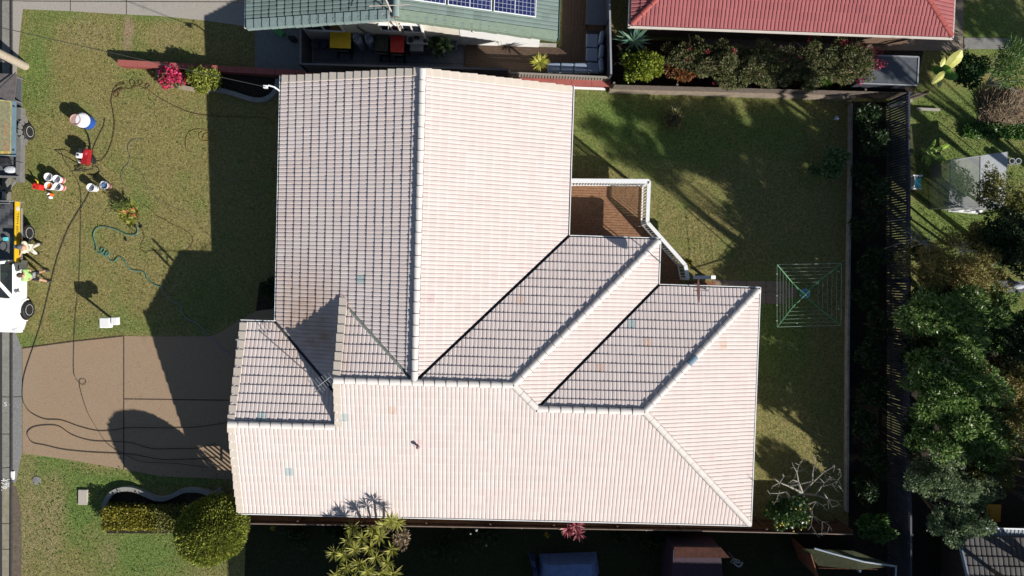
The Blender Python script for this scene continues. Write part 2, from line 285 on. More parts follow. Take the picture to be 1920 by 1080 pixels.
# ------------------------------------------------------------------ tiled roofs
TJ={}
PROF=[(0,0),(.07,.66),(.22,.93),(.5,1),(.78,.95),(.93,.62)]
def tiled(name,faces,mats,parent,e,t,specials=[],roll=.15,gauge=.32,rh=.030,lip=.031,pw=.6):
    """faces: (eave axis 'x'/'y', sign, eave coordinate, [(poly,valleyinsets)])"""
    bm=bmesh.new(); uvl=bm.loops.layers.uv.new('UVMap'); off=0
    for fi,(ax,sg,ec,polys) in enumerate(faces):
        def ll(p):      # plan -> (u along eave, s up slope)
            return (p[1],(p[0]-ec)*sg) if ax=='x' else (p[0],(p[1]-ec)*sg)
        def wp(u,s,h):
            z=e+t*s+h
            return (ec+sg*s,u,z) if ax=='x' else (u,ec+sg*s,z)
        sp={}
        for (px,py,mi) in specials:
            d=ray(px,py); zz=e+1
            for _ in range(30):
                tt=(zz-H)/d[2]; q=(d[0]*tt,d[1]*tt); u,s=ll(q); zz=e+t*s
            for poly,_v in polys:
                pl=[ll(p) for p in poly]; a=[(pl[(i+1)%len(pl)][0]-pl[i][0])*(s-pl[i][1])-(pl[(i+1)%len(pl)][1]-pl[i][1])*(u-pl[i][0]) for i in range(len(pl))]
                if all(x>0 for x in a) or all(x<0 for x in a): sp[(math.floor(u/.3),math.floor(s/gauge))]=mi
        for poly,val in polys:
            pl=[ll(p) for p in poly]; us=[p[0] for p in pl]; ss=[p[1] for p in pl]
            i0=math.floor(min(us)/roll)*6; i1=math.ceil(max(us)/roll)*6; c0=max(0,math.floor(min(ss)/gauge)); c1=math.ceil(max(ss)/gauge)
            rows=[]
            if c0==0: rows.append((-.03,-.02,0))
            for c in range(c0,c1):
                rows.append((c*gauge-(.03 if c==0 else .008),lip,c)); rows.append(((c+1)*gauge-.008,0,c))
            sub=bmesh.new(); ul=sub.loops.layers.uv.new('UVMap'); grid=[]
            for (s,h,c) in rows:
                r=[]
                for i in range(i0,i1+1):
                    u=(i//6+PROF[i%6][0])*roll; rr=rh*PROF[i%6][1]
                    jit=random.uniform(-.002,.002)+TJ.setdefault((fi,c,i//12),random.uniform(-.005,.005))
                    r.append(sub.verts.new(wp(u,s,h+rr+(jit if h>0 else 0))))
                grid.append(r)
            for k in range(len(rows)-1):
                c=rows[k+1][2] if rows[k][1]<=0 else rows[k][2]
                for i in range(i1-i0):
                    f=sub.faces.new((grid[k][i],grid[k][i+1],grid[k+1][i+1],grid[k+1][i])); uu=math.floor((i+i0)/12)
                    f.material_index=sp.get((uu,c),0)
                    for l in f.loops: l[ul].uv=(uu+.5+off,c+.5)
            cx=sum(p[0] for p in poly)/len(poly); cy=sum(p[1] for p in poly)/len(poly)
            for i in range(len(poly)):
                a=Vector(poly[i]); bb=Vector(poly[(i+1)%len(poly)]); d=bb-a; n=Vector((d.y,-d.x)).normalized()
                if n.dot(Vector((cx,cy))-a)>0: n=-n
                co=a-n*val.get(i,0)
                if abs(ll(a)[1])<1e-6 and abs(ll(bb)[1])<1e-6: continue
                bmesh.ops.bisect_plane(sub,geom=list(sub.verts)+list(sub.edges)+list(sub.faces),plane_co=(co.x,co.y,0),plane_no=(n.x,n.y,0),clear_outer=True)
            tmp=bpy.data.meshes.new('t'); sub.to_mesh(tmp); sub.free(); bm.from_mesh(tmp); bpy.data.meshes.remove(tmp)
        off+=137
    bmesh.ops.recalc_face_normals(bm,faces=bm.faces)
    bm.normal_update()
    for f in bm.faces:
        if f.normal.z<0: f.normal_flip()
    me=bpy.data.meshes.new(name); L=LOC[parent.name]; bm.transform(Matrix.Translation(-L)); bm.to_mesh(me); bm.free()
    for m in mats: me.materials.append(m)
    o=bpy.data.objects.new(name,me); C.objects.link(o); o.parent=parent; LOC[o.name]=L; return o
def caps(b,p,q,r=.122,n=7,step=.41,lift=.03,special=None):
    """half-round ridge tiles laid end over end from p up to q"""
    p=Vector(p);q=Vector(q);d=q-p;Ln=d.length;d.normalize();k=max(1,round(Ln/step));st=Ln/k
    side=d.cross(Vector((0,0,1))).normalized();up=side.cross(d).normalized()
    b.hexa([p-side*r*1.12-up*.06,p+side*r*1.12-up*.06,q+side*r*1.12-up*.06,q-side*r*1.12-up*.06],[p-side*r*.98+up*(lift-.022),p+side*r*.98+up*(lift-.022),q+side*r*.98+up*(lift-.022),q-side*r*.98+up*(lift-.022)],2)  # dark mortar bed, made wider to draw the shadow line beside the caps
    for i in range(k):
        a=p+d*(i*st+.012);c=p+d*((i+1)*st-.012);r0=r*1.03;r1=r*.95; m=1 if special==i else 0
        bl=len(b.v)
        for (o,rr,lf) in ((a,r0,lift+.014),(c,r1,lift-.004)):
            for j in range(n+1):
                th=math.pi*j/n; b.v.append(tuple(o+side*math.cos(th)*rr+up*(math.sin(th)*rr*.72+lf-.03)))
        for j in range(n): b.f.append((bl+j,bl+j+1,bl+n+2+j,bl+n+1+j)); b.mi.append(m)
        b.f.append(tuple(bl+j for j in range(n+1))); b.mi.append(2); b.f.append(tuple(bl+n+1+j for j in reversed(range(n+1)))); b.mi.append(2)
def barge(b,p,q,out,wid=.23,step=.335,flip=False):
    """stepped L-shaped barge tiles from the eave p up to the ridge q; out = horizontal direction away from the roof"""
    p=Vector(p);q=Vector(q);d=q-p;Ln=d.length;d.normalize();k=round(Ln/step);st=Ln/k;o=Vector(out)
    for i in range(k):
        a=p+d*(i*st);c=p+d*((i+1)*st+.03); jx=random.uniform(-.012,.012)
        for (q1,w0,zb) in ((0,0,0),):
            A=a+o*(.03+jx+.02);B=a-o*(wid);Cc=c+o*(.03+jx);D=c-o*wid
            b.hexa([A+Vector((0,0,.035)),B+Vector((0,0,.05)),D+Vector((0,0,.02)),Cc+Vector((0,0,.005))],[A+Vector((0,0,.065)),B+Vector((0,0,.08)),D+Vector((0,0,.05)),Cc+Vector((0,0,.035))])
            b.hexa([A+Vector((0,0,-.19)),A-o*.03+Vector((0,0,-.19)),Cc-o*.03+Vector((0,0,-.21)),Cc+Vector((0,0,-.21))],[A+Vector((0,0,.04)),A-o*.03+Vector((0,0,.04)),Cc-o*.03+Vector((0,0,.01)),Cc+Vector((0,0,.01))])
def gutter(b,p,q,out,z,w=.105,g=.03):
    """open channel hung outside the eave"""
    p=Vector((*p,z));q=Vector((*q,z));o=Vector((*out,0)); u=Vector((0,0,1))
    b.hexa([p-u*.12,p+o*w-u*.12,q+o*w-u*.12,q-u*.12],[p-u*.11,p+o*w-u*.11,q+o*w-u*.11,q-u*.11],1)
    b.hexa([p+o*(w-g)-u*.11,p+o*w-u*.11,q+o*w-u*.11,q+o*(w-g)-u*.11],[p+o*(w-g)-u*.005,p+o*w-u*.005,q+o*w-u*.005,q+o*(w-g)-u*.005],0)
    b.hexa([p-u*.11,p+o*.008-u*.11,q+o*.008-u*.11,q-u*.11],[p-u*.03,p+o*.008-u*.03,q+o*.008-u*.03,q-u*.03],1)
# ------------------------------------------------------------------ the main house
e=2.4822; T=.3022; xL,xR,yT,y2,x2,y3,x3,yB,yF,xF,x5=-8.3839,2.4876,6.9835,1.334,5.9802,-.4242,9.8702,-9.4588,-2.2414,-9.7052,-5.8016
yT+=.03; xm=(xL+xR)/2; yr2=(y2+yB)/2; r2=e+T*(y2-yB)/2; yr3=(y3+yB)/2; r3=e+T*(y3-yB)/2; yrf=(yF+yB)/2; rf=e+T*(yF-yB)/2; rm=e+T*(xR-xL)/2
xb=x2-(y2-yr2); xa=x2-(y3-yr3); xc=x3-(y3-yr3); v5=y2-(x5-xL); w5=yF-(x5-xL); ov=.35
house=thing('house','large house under a cream and pale pink tiled roof of many hips and valleys','house',(0,0,0))
mTile=TILE('pale roof tiles',(.668,.590,.566),.014,stain=(.46,.31,.22),stain_amt=.07,spots=[(-7.4,-1.4,2.1,1.1),(-6.6,-2.8,1.9,1.3),(-8.2,1.5,1.3,.4),(-7.6,3.2,1.2,.25)])
mTeal=M('teal roof tile',(.40,.47,.465),.8,.14,9); mTerra=M('terracotta roof tile',(.64,.49,.42),.8,.12,9); mPink=M('pink roof tile',(.64,.50,.49),.8,.12,9); mMortarShade=M('mortar and shadow line',(.16,.13,.12),.9,.2)
vi=.055
faces=[('x',1,xL,[([(xL,yT),(x5,yT),(x5,w5),(xL,yF)],{2:vi}),([(x5,yT),(xm,yT),(xm,yr2),(x5,v5)],{2:vi}),([(x5,v5),(x5+ov,v5-ov),(x5+ov,w5-ov),(x5,w5)],{2:vi})]),
 ('y',-1,yF,[([(xF,yF),(xL,yF),(x5+ov,w5-ov),(x5+ov,yrf),(xF,yrf)],{1:vi})]),
 ('y',-1,y2,[([(x5,v5),(xm,yr2),(x5,yr2)],{0:vi})]),
 ('y',1,yB,[([(xF,yB),(x5,yB),(x5,yrf),(xF,yrf)],{}),([(x5,yB),(xb,yB),(xb,yr2),(x5,yr2)],{}),([(xb,yB),(xa,yB),(xa,yr3),(xb,yr2)],{}),([(xa,yB),(xc,yB),(xc,yr3),(xa,yr3)],{}),([(xc,yB),(x3,yB),(xc,yr3)],{})]),
 ('x',-1,xR,[([(xR,yT),(xR,y2),(xm,yr2),(xm,yT)],{1:vi})]),
 ('y',-1,y2,[([(xR,y2),(x2,y2),(xb,yr2),(xm,yr2)],{3:vi})]),
 ('x',-1,x2,[([(x2,y2),(x2,y3),(xa,yr3),(xb,yr2)],{1:vi})]),
 ('y',-1,y3,[([(x2,y3),(x3,y3),(xc,yr3),(xa,yr3)],{3:vi})]),
 ('x',-1,x3,[([(x3,y3),(x3,yB),(xc,yr3)],{})])]
roof=tiled('roof',faces,[mTile,mTeal,mTerra,mPink],house,e,T,[(672,516,1),(485,781,1),(637,785,1),(540,883,1),(1188,607,1),(972,568,2),(1220,641,2),(1130,688,2),(730,771,2),(1350,641,2),(787,832,3),(815,552,3)])
mVal=M('valley metal',(.07,.08,.085),.6,.3)   # valley trays
def roofz(s): return e+T*s-.035
for (a,c,sa,sc) in [((xL,yF),(x5+ov,w5-ov),0,x5+ov-xL),((x5,v5),(xm,yr2),x5-xL,xm-xL),((xR,y2),(xm,yr2),0,xR-xm),((x2,y3),(xa,yr3),0,x2-xa)]:
    b=MB(); p=Vector((*a,roofz(sa)));q=Vector((*c,roofz(sc)));d=Vector((q.x-p.x,q.y-p.y,0)).normalized();n=Vector((-d.y,d.x,0))*.13; u=Vector((0,0,.035))
    b.face([p-n+u,q-n+u,q,p]); b.face([p,q,q+n+u,p+n+u]); b.build('valley_tray',mVal if a[0]!=x5 else M('weathered lead',(.24,.27,.25),.6,.2),house)
b=MB(); q_=Vector((x5+.03,v5+.02,e+T*(x5-xL)+.045)); b.hexa([q_+Vector(k) for k in ((-.14,.05,-.03),(.20,-.22,.06),(.26,-.1,.08),(-.02,.26,.0))],[q_+Vector(k) for k in ((-.14,.05,-.018),(.20,-.22,.072),(.26,-.1,.092),(-.02,.26,.012))]); b.build('lead_flashing',M('pink lead paint',(.48,.27,.27),.7,.15),house)
L=.04; mRidge=M('ridge tile',(.68,.635,.60),.75,.05,4); mBlueR=M('blue ridge tile',(.17,.25,.33),.7,.1)
for p,q,k in [((xm,yT,rm+L),(xm,yr2,rm+L),{}),((x5,yr2,r2+L),(xb,yr2,r2+L),{}),((xF,yrf,rf+L),(x5,yrf,rf+L),{}),((xa,yr3,r3+L),(xc,yr3,r3+L),{'step':.42}),((x2,y2,e+L),(xb,yr2,r2+L),{}),((xa,yr3,r3+L),(xb,yr2,r2+L),{}),((x3,y3,e+L),(xc,yr3,r3+L),{'special':9}),((x3,yB,e+L),(xc,yr3,r3+L),{})]:
    b=MB(); caps(b,p,q,**k); b.build('ridge_capping',[mRidge,mBlueR,mMortarShade],house)
mBarge=M('barge tile',(.64,.56,.48),.8,.05,4)
for p,q,o in [((xF,yF,e),(xF,yrf,rf),(-1,0,0)),((xF,yB,e),(xF,yrf,rf),(-1,0,0)),((x5,v5+.1,e+T*(y2-v5)+.02),(x5,yr2,r2),(-1,0,0)),((x5,yrf,rf),(x5,yr2,r2),(-1,0,0)),((xL,yT,e),(xm,yT,rm),(0,1,0)),((xR,yT,e),(xm,yT,rm),(0,1,0))]:
    b=MB(); barge(b,p,q,o); b.build('barge_capping',mBarge,house)
b=MB(); z=e+.01
for (p,q,o) in [((xL,yT+.05),(xL,yF+.1),(-1,0)),((xF-.05,yF),(xL-.1,yF),(0,1)),((xR,yT+.05),(xR,y2+.1),(1,0)),((xR+.1,y2),(x2+.1,y2),(0,1)),((x2,y2+.1),(x2,y3+.1),(1,0)),((x2+.1,y3),(x3+.1,y3),(0,1)),((x3,y3+.1),(x3,yB-.1),(1,0)),((xF-.05,yB),(x3+.1,yB),(0,-1))]:
    gutter(b,p,q,o,z)
b.build('gutter',[mWhiteMetal,mGutterIn],house)
outl=[(xF+.3,yF-.5),(xL+.5,yF-.5),(xL+.5,yT-.12),(xR-.5,yT-.12),(xR-.5,y2-.5),(x2-.5,y2-.5),(x2-.5,y3-.5),(x3-.5,y3-.5),(x3-.5,yB+.5),(xF+.3,yB+.5)]
b=MB(); b.prism(outl,lambda x,y:G(x,y)-.2,e-.02); wall=b.build('wall',mCream,house)
b=MB(); o2=[(xF+.02,yF-.02),(xL+.02,yF-.02),(xL+.02,yT-.05),(xR-.02,yT-.05),(xR-.02,y2-.02),(x2-.02,y2-.02),(x2-.02,y3-.02),(x3-.02,y3-.02),(x3-.02,yB+.02),(xF+.02,yB+.02)]
b.prism(o2,e-.16,e-.10); b.build('eaves_lining',mWhite,house)
b=MB(); b.hexa([(xF+.3,yF-.5,e-.02),(xF+.3,yB+.5,e-.02),(xF+.3,yrf,rf-.2)],[(xF+.4,yF-.5,e-.02),(xF+.4,yB+.5,e-.02),(xF+.4,yrf,rf-.2)]); b.build('gable_wall',mCream,house)
b=MB(); b.hexa([(xL+.5,yT-.12,e-.02),(xR-.5,yT-.12,e-.02),(xm,yT-.12,rm-.2)],[(xL+.5,yT-.22,e-.02),(xR-.5,yT-.22,e-.02),(xm,yT-.22,rm-.2)]); b.build('gable_wall',mCream,house)
b=MB(); b.hexa([(x5+.3,v5+.1,e+T*(y2-v5)-.12),(x5+.3,yr2,r2-.1),(x5+.3,yrf-.1,rf-.15),(x5+.3,w5-ov,e+.5)],[(x5+.38,v5+.1,e+T*(y2-v5)-.12),(x5+.38,yr2,r2-.1),(x5+.38,yrf-.1,rf-.15),(x5+.38,w5-ov,e+.5)]); b.build('gable_wall',mCream,house)
def window(c,w_,h_,n,parent,name='window'):
    b=MB(); n=Vector(n); s=Vector((-n.y,n.x,0)); c=Vector(c)
    for k in (-1,1):
        b.bar(c+s*k*w_/2-Vector((0,0,h_/2)),c+s*k*w_/2+Vector((0,0,h_/2)),.07,.07,up=n); b.bar(c-s*w_/2+Vector((0,0,k*h_/2)),c+s*w_/2+Vector((0,0,k*h_/2)),.07,.07)
    b.bar(c-Vector((0,0,h_/2)),c+Vector((0,0,h_/2)),.05,.05,up=n)
    f=b.build(name,mWhite,parent); g=MB(); g.bar(c-s*w_/2-n*.01,c+s*w_/2-n*.01,.02,h_); g.build('pane',mGlass,f)
for c,w_,h_,n in [((xL+.48,5,1.2),2.2,1.2,(-1,0,0)),((xL+.48,.8,1.3),2.0,1.2,(-1,0,0)),((xR-.48,4.8,1.3),2,1.2,(1,0,0)),((x3-.48,-4,1.3),1.8,1.1,(1,0,0)),((0,yB+.48,1.4),1.5,1.1,(0,-1,0)),((5,yB+.48,1.4),1.2,.9,(0,-1,0))]: window(c,w_,h_,n,house)
b=MB()
for k in range(5): b.box((xF+.28,yrf+.2,.35+k*.44),(.05,4.8,.42))
b.build('garage_door',M('door cream',(.5,.46,.4),.5,.05),house,bevel=.01)
b=MB(); d0=PZ(500,161,2.5); b.tube([PZ(524,170,2.5),PZ(514,163,2.6),PZ(504,160,2.62),PZ(498,164,2.6)],.03,8); b.box(PZ(498,163,2.6),(.14,.1,.12)); b.build('service_bracket',mWhiteMetal,house)
# TV antenna on the valley side of the front roof
b=MB(); ab=PZ(604,726,3.35); at=ab+Vector((0,0,1.15)); b.tube([ab,at],.02,6)
A0=PZ(596,724,4.45); A1=PZ(620,706,4.45); b.tube([A0,A1],.016,5); dd=(A1-A0).normalized(); nn=Vector((-dd.y,dd.x,0))
for i,f in enumerate([0,.18,.36,.55,.75,1.0]):
    c=A0.lerp(A1,f); hw=.30-.03*i; b.tube([c-nn*hw,c+nn*hw],.009,4)
for f in (-.1,):
    c=A0-dd*.1; b.tube([c-nn*.4+Vector((0,0,.1)),c+nn*.4+Vector((0,0,.1))],.012,4)
b.build('tv_antenna',mSteel,house)
b=MB(); vp=PZ(786,834,3.2); b.tube([vp-Vector((0,0,.2)),vp+Vector((0,0,.38))],.04,10); b.lathe(vp+Vector((0,0,.36)),[(.07,0),(.07,.05),(.02,.09)],10); b.build('vent_pipe',M('vent pink grey',(.30,.20,.20),.6,.1),house)
# satellite dish
dc=PZ(1306,545,4.62); b=MB(); n=Vector((1,.05,.22)).normalized()
b.lathe(dc,[(.02,-.0),(.2,.015),(.34,.045),(.43,.075),(.435,.085),(.34,.06),(.2,.03),(.02,.015)],28,0,ax=n)
base=PZ(1296,538,2.55); b.tube([base,Vector((base.x,base.y,4.5)),dc-n*.02],.022,6,1); b.tube([dc-Vector((0,0,.38)),dc+n*.42-Vector((0,0,.12))],.014,5,1); b.box(dc+n*.42-Vector((0,0,.1)),(.09,.07,.07),0,1)
b.tube([dc+Vector((0,.25,-.3)),dc+n*.42-Vector((0,0,.12))],.01,5,1)
b.build('satellite_dish',[M('dish paint',(.33,.14,.12),.5,.1),mSteel],house)
# ------------------------------------------------------------------ back deck with its white balustrade
DZ=.92; RZ=1.92
mDeck=M('oiled merbau boards',(.17,.085,.045),.6,.25,9,.2,col2=(.33,.175,.095)); mDeckD=M('brown deck boards',(.085,.055,.038),.7,.25,8,.2)
def boards(mb,poly,z0,axis,wd=.09,gap=.008,th=.025,mi=0):
    """deck boards clipped to a convex plan polygon"""
    pts=[Vector((p[0],p[1])) for p in poly]; k=1 if axis=='x' else 0
    lo=min(p[k] for p in pts); hi=max(p[k] for p in pts); v=lo
    while v<hi-.01:
        a=v; c=min(v+wd,hi); iv=[]
        for t in (a,c):
            xs=[]
            for i in range(len(pts)):
                p,q=pts[i],pts[(i+1)%len(pts)]
                if abs(p[k]-q[k])>1e-9 and (p[k]-t)*(q[k]-t)<=1e-9: xs.append(p[1-k]+(q[1-k]-p[1-k])*(t-p[k])/(q[k]-p[k]))
            iv.append((min(xs),max(xs)) if xs else None)
        if iv[0] and iv[1]:
            (a0,a1),(c0,c1)=iv; z=z0 if not callable(z0) else None
            q=[(a0,a),(a1,a),(c1,c),(c0,c)] if axis=='x' else [(a,a0),(c,c0),(c,c1),(a,a1)]
            zz=random.uniform(-.002,.002)
            zf=(lambda x,y,o:(z0(x,y) if callable(z0) else z0)+o+zz)
            mb.hexa([(x,y,zf(x,y,-th)) for x,y in q],[(x,y,zf(x,y,0)) for x,y in q],mi)
        v+=wd+gap
rt=[PZ(1064,339,RZ),PZ(1217,340,RZ),PZ(1214,417,RZ),PZ(1285,497,RZ),PZ(1290,523,RZ)]
def low(p,z): return (p.x,p.y,z)
deck=thing('deck','timber deck with a white balustrade tucked into the back corner of the big house','deck',(4,1.8,0))
b=MB(); A=rt[0]; pl=[(xR-.3,A.y),(rt[1].x,rt[1].y),(rt[2].x,rt[2].y),(rt[2].x-.6,y2-.4),(xR-.3,y2-.4)]
boards(b,pl,DZ,'x',.09,.014); b.build('floor_boards',mDeck,deck)
b=MB(); pl2=[(rt[2].x-.6,y2-.42),(rt[2].x,rt[2].y-.01),(rt[3].x,rt[3].y),(rt[4].x,rt[4].y-.1),(rt[4].x,y3-.3),(x2-.4,y3-.3)]
boards(b,pl2,DZ,'x'); b.build('floor_boards',mDeck,deck)
b=MB()
for i in range(4): b.prism([(rt[i].x,rt[i].y),(rt[i+1].x,rt[i+1].y),(rt[i+1].x-.04,rt[i+1].y-.03),(rt[i].x-.04,rt[i].y-.03)],DZ-.25,DZ-.03)
b.build('fascia_board',mBrownPaling,deck)
for i in range(4):
    b=MB(); b.bar(rt[i],rt[i+1],.17 if i<1 else .14,.045); b.build('hand_rail',mWhite,deck)
    c=MB(); p,q=rt[i],rt[i+1]; n=max(2,int((q-p).length/.115)); off=Vector((-.0,-.0,0))
    inn=(q-p).normalized(); inn=Vector((inn.y,-inn.x,0))*.045
    for k in range(1,n):
        t=p.lerp(q,k/n)+inn; c.bar((t.x,t.y,DZ+.08),(t.x,t.y,RZ-.03),.042,.02,up=tuple(q-p))
    c.bar(low(p+inn,DZ+.07),low(q+inn,DZ+.07),.05,.04); c.bar(low(p+inn,RZ-.07),low(q+inn,RZ-.07),.04,.05)
    c.build('balusters',mWhite,deck)
for t in rt:
    b=MB(); b.bar((t.x,t.y,G(t.x,t.y)),(t.x,t.y,RZ-.02),.10,.10,up=(1,0,0)); b.build('post',mWhite,deck)
st0=PZ(1291,530,.75); 
for i in range(3):
    b=MB(); a=PZ(1292+i*16,527,.72-.22*i); c=PZ(1310+i*16,527,.72-.22*i); bx=PZ(1310+i*16,545,.72-.22*i)
    boards(b,[(a.x,y3-.2),(c.x,y3-.2),(c.x,a.y),(a.x,a.y)],.72-.22*i,'y',.13); b.build('step',M('step boards',(.2,.09,.045),.6,.2,8),deck)
b=MB(); b.bar(PZ(1300,520,1.55),PZ(1341,520,1.15),.14,.05); b.build('stair_rail',mWhite,deck)
b=MB(); q=PZ(1338,521,1.1); b.bar((q.x,q.y,G(q.x,q.y)),(q.x,q.y,1.1),.09,.09,up=(1,0,0)); b.build('post',mWhite,deck)
# paver path to the hoist
mPath=M('brown pavers',(.22,.155,.115),.9,.15,10,.4,col2=(.33,.25,.185),bscale=70)
sheet('path',[(1336,525),(1400,527),(1473,527),(1473,570),(1336,568)],mPath,.02,lines=[((1400,527),(1400,570)),((1436,527),(1436,570)),((1336,547),(1473,548))],lmat=jm,lw=.02)
sheet('path',[(1475,538),(1495,538),(1495,558),(1475,558)],mPath,.02)
# rotary clothes hoist
hb=P(1500,546); hl=thing('clothes_hoist','square green rotary clothes hoist standing at the end of the paver path','clothes hoist',hb)
hz=G(hb.x,hb.y); mHG=M('hoist green',(.08,.26,.11),.5,.2); mWire=M('line wire',(.27,.36,.28),.5,.1)
tipz=hz+2.05; tips=[PZ(1457,496,tipz),PZ(1578,494,tipz),PZ(1577,610,tipz),PZ(1457,613,tipz)]; ctr=sum(tips,Vector())/4; ctr.z=hz+1.45
b=MB(); b.tube([Vector((hb.x,hb.y,hz)),Vector((ctr.x,ctr.y,hz+1.2)),Vector((ctr.x,ctr.y,hz+1.75))],.028,8); b.build('mast',mHG,hl)
for t in tips:
    b=MB(); b.tube([ctr,t],.019,6); mid=ctr.lerp(t,.42); b.tube([Vector((ctr.x,ctr.y,hz+1.72)),mid],.012,5); b.build('arm',mHG,hl)
for i in range(4):
    b=MB(); 
    for k in range(6):
        f=1-.118*k; p=ctr.lerp(tips[i],f); q=ctr.lerp(tips[(i+1)%4],f); m_=(p+q)/2-Vector((0,0,.015)); b.tube([p,m_,q],.0058 if k else .0085,4)
    b.build('line_wires',mWire,hl)
mPeg=M('peg plastic',(.5,.5,.45),.5,.3,40)
for (i,f,k) in [(0,.3,1),(0,.6,1),(0,.8,1),(3,.1,1),(3,.35,1),(3,.5,1),(3,.85,1),(1,.75,.95),(1,.1,.93),(2,.45,.75),(2,.7,.9)]:
    p=ctr.lerp(tips[i],k).lerp(ctr.lerp(tips[(i+1)%4],k),f); b=MB(); b.box(p-Vector((0,0,.03)),(.03,.03,.08),random.random()); b.build('clothes_peg',mPeg,hl)
def bucket(b_,c,r,h,mi=0,mi2=1,fill=.35):
    b_.lathe(c,[(r*.82,0),(r*.97,h*.85),(r*1.06,h*.86),(r*1.06,h),(r*.98,h),(r*.86,h*fill)],22,mi,close=False)
    b_.lathe(c,[(r*.01,h*fill),(r*.86,h*fill)],22,mi2,close=False); b_.lathe(c,[(r*.01,.004),(r*.82,.004)],22,mi,close=False)
b=MB(); c=P(1497,545)+Vector((0,-.1,.45)); b.lathe(c,[(.02,0),(.17,.01),(.2,.2),(.185,.2),(.16,.03),(.02,.03)],20); b.tube([c+Vector((-.19,0,.2)),c+Vector((0,0,.42)),c+Vector((.19,0,.2))],.008,5)
b.build('peg_basket',M('pale blue plastic',(.35,.5,.72),.5,.06),label='pale blue round peg basket hung under the clothes hoist',cat='basket')
# ------------------------------------------------------------------ fences and walls
def run(a,bq): return Vector((bq[0]-a[0],bq[1]-a[1],0))
def paling_fence(name,label,pxs,h,mat,wd=.10,gap=.008,cat='fence',rails=True,h0=0,th=.018,posts=2.4,parent=None,cap=None,capmat=None,post_mat=None):
    pts=[P(x,y) for x,y in pxs]; t=thing(name,label,cat,pts[0])
    b=MB()
    for i in range(len(pts)-1):
        p,q=pts[i],pts[i+1]; d=(q-p); Ln=Vector((d.x,d.y)).length; n=int(Ln/(wd+gap)); u=Vector((d.x,d.y,0)).normalized()
        for k in range(n):
            c=p.lerp(q,(k+.5)/n); hh=h+random.uniform(-.012,.012); s=u*(wd/2)
            b.bar(c+Vector((0,0,h0)),c+Vector((0,0,hh)),wd,th,up=(-u.y,u.x,0))
    b.build('palings',mat,t)
    if rails:
        for rz in (h0+.25,h-.2):
            b=MB()
            for i in range(len(pts)-1):
                d=(pts[i+1]-pts[i]).normalized(); nn=Vector((-d.y,d.x,0))*.04; b.bar(pts[i]+nn+Vector((0,0,rz)),pts[i+1]+nn+Vector((0,0,rz)),.05,.07)
            b.build('rail',post_mat or mat,t)
    for i in range(len(pts)-1):
        d=pts[i+1]-pts[i]; n=max(1,int(d.length/posts)); nn=Vector((-d.y,d.x,0)).normalized()*.09
        for k in range(n+(1 if i==len(pts)-2 else 0)):
            c=pts[i].lerp(pts[i+1],k/n)+nn; pb=MB(); pb.bar(c,c+Vector((0,0,h-.03)),.08,.08,up=(1,0,0)); pb.build('post',post_mat or mat,t)
    if cap:
        b=MB()
        for i in range(len(pts)-1): b.bar(pts[i]+Vector((0,0,h+.02)),pts[i+1]+Vector((0,0,h+.02)),cap,.03)
        b.build('capping',capmat or mat,t)
    return t
# right-hand boundary: tall slatted dark fence
paling_fence('slatted_fence','tall dark slatted fence along the back garden bed, gaps between its boards',[(1661,192),(1664,1090)],1.62,mFence,.085,.022,post_mat=mFence,posts=2.4,cap=.07)
# timber screens on the south side
paling_fence('timber_fence','brown timber paling fence running along the lower side of the big house',[(462,957),(1260,970),(1566,977)],1.42,mBrownPaling,.095,.006,cap=.035,capmat=M('fence top wood',(.22,.17,.14),.9,.2))
paling_fence('timber_fence','weathered grey paling fence behind the back lawn, below the flowering shrubs',[(1144,172),(1712,187)],1.05,mPaling,.09,.01,h0=.05)
b=MB()
for p0,p1 in [((1142,169.5),(1600,184))]:
    b.bar(P(*p0,.2),P(*p1,.2),.14,.44)
b.build('sleeper_wall',M('sleeper wall',(.26,.21,.16),.9,.2,6,.4),label='low pale sleeper wall at the foot of the grey paling fence',cat='retaining wall')
b=MB(); pp=[(1594,196),(1593,320),(1590,480),(1588,640),(1587,800),(1586,958)]
for i in range(len(pp)-1): b.bar(P(*pp[i],.12),P(*pp[i+1],.12),.08,.3)
b.build('garden_edging',M('edging concrete',(.30,.28,.26),.9,.3,5,.5),label='long straight pale concrete edging between the back lawn and dark garden bed',cat='edging')
b=MB(); b.bar(P(1668,200,1.2),P(1710,188,1.25),.12,.08); b.bar(P(1668,200,.0),P(1668,200,1.2),.09,.09,up=(1,0,0)); b.build('fence_brace',M('pale post',(.3,.27,.22),.8,.2),label='pale timber brace at the top corner of the slatted fence',cat='fence brace')
sheet('garden_bed_or_shade',[(1597,190),(1661,192),(1664,1090),(1590,1090)],mSoilShade,.015)
sheet('garden_bed_or_shade',[(1145,75),(1735,80),(1712,184),(1145,168)],mSoilShade,.015)
sheet('south_yard',[(462,972),(1600,992),(1600,1190),(455,1190)],M('shaded rough grass',(.012,.017,.006),.95,.4,10,.9,col2=(.035,.045,.016)),.012)
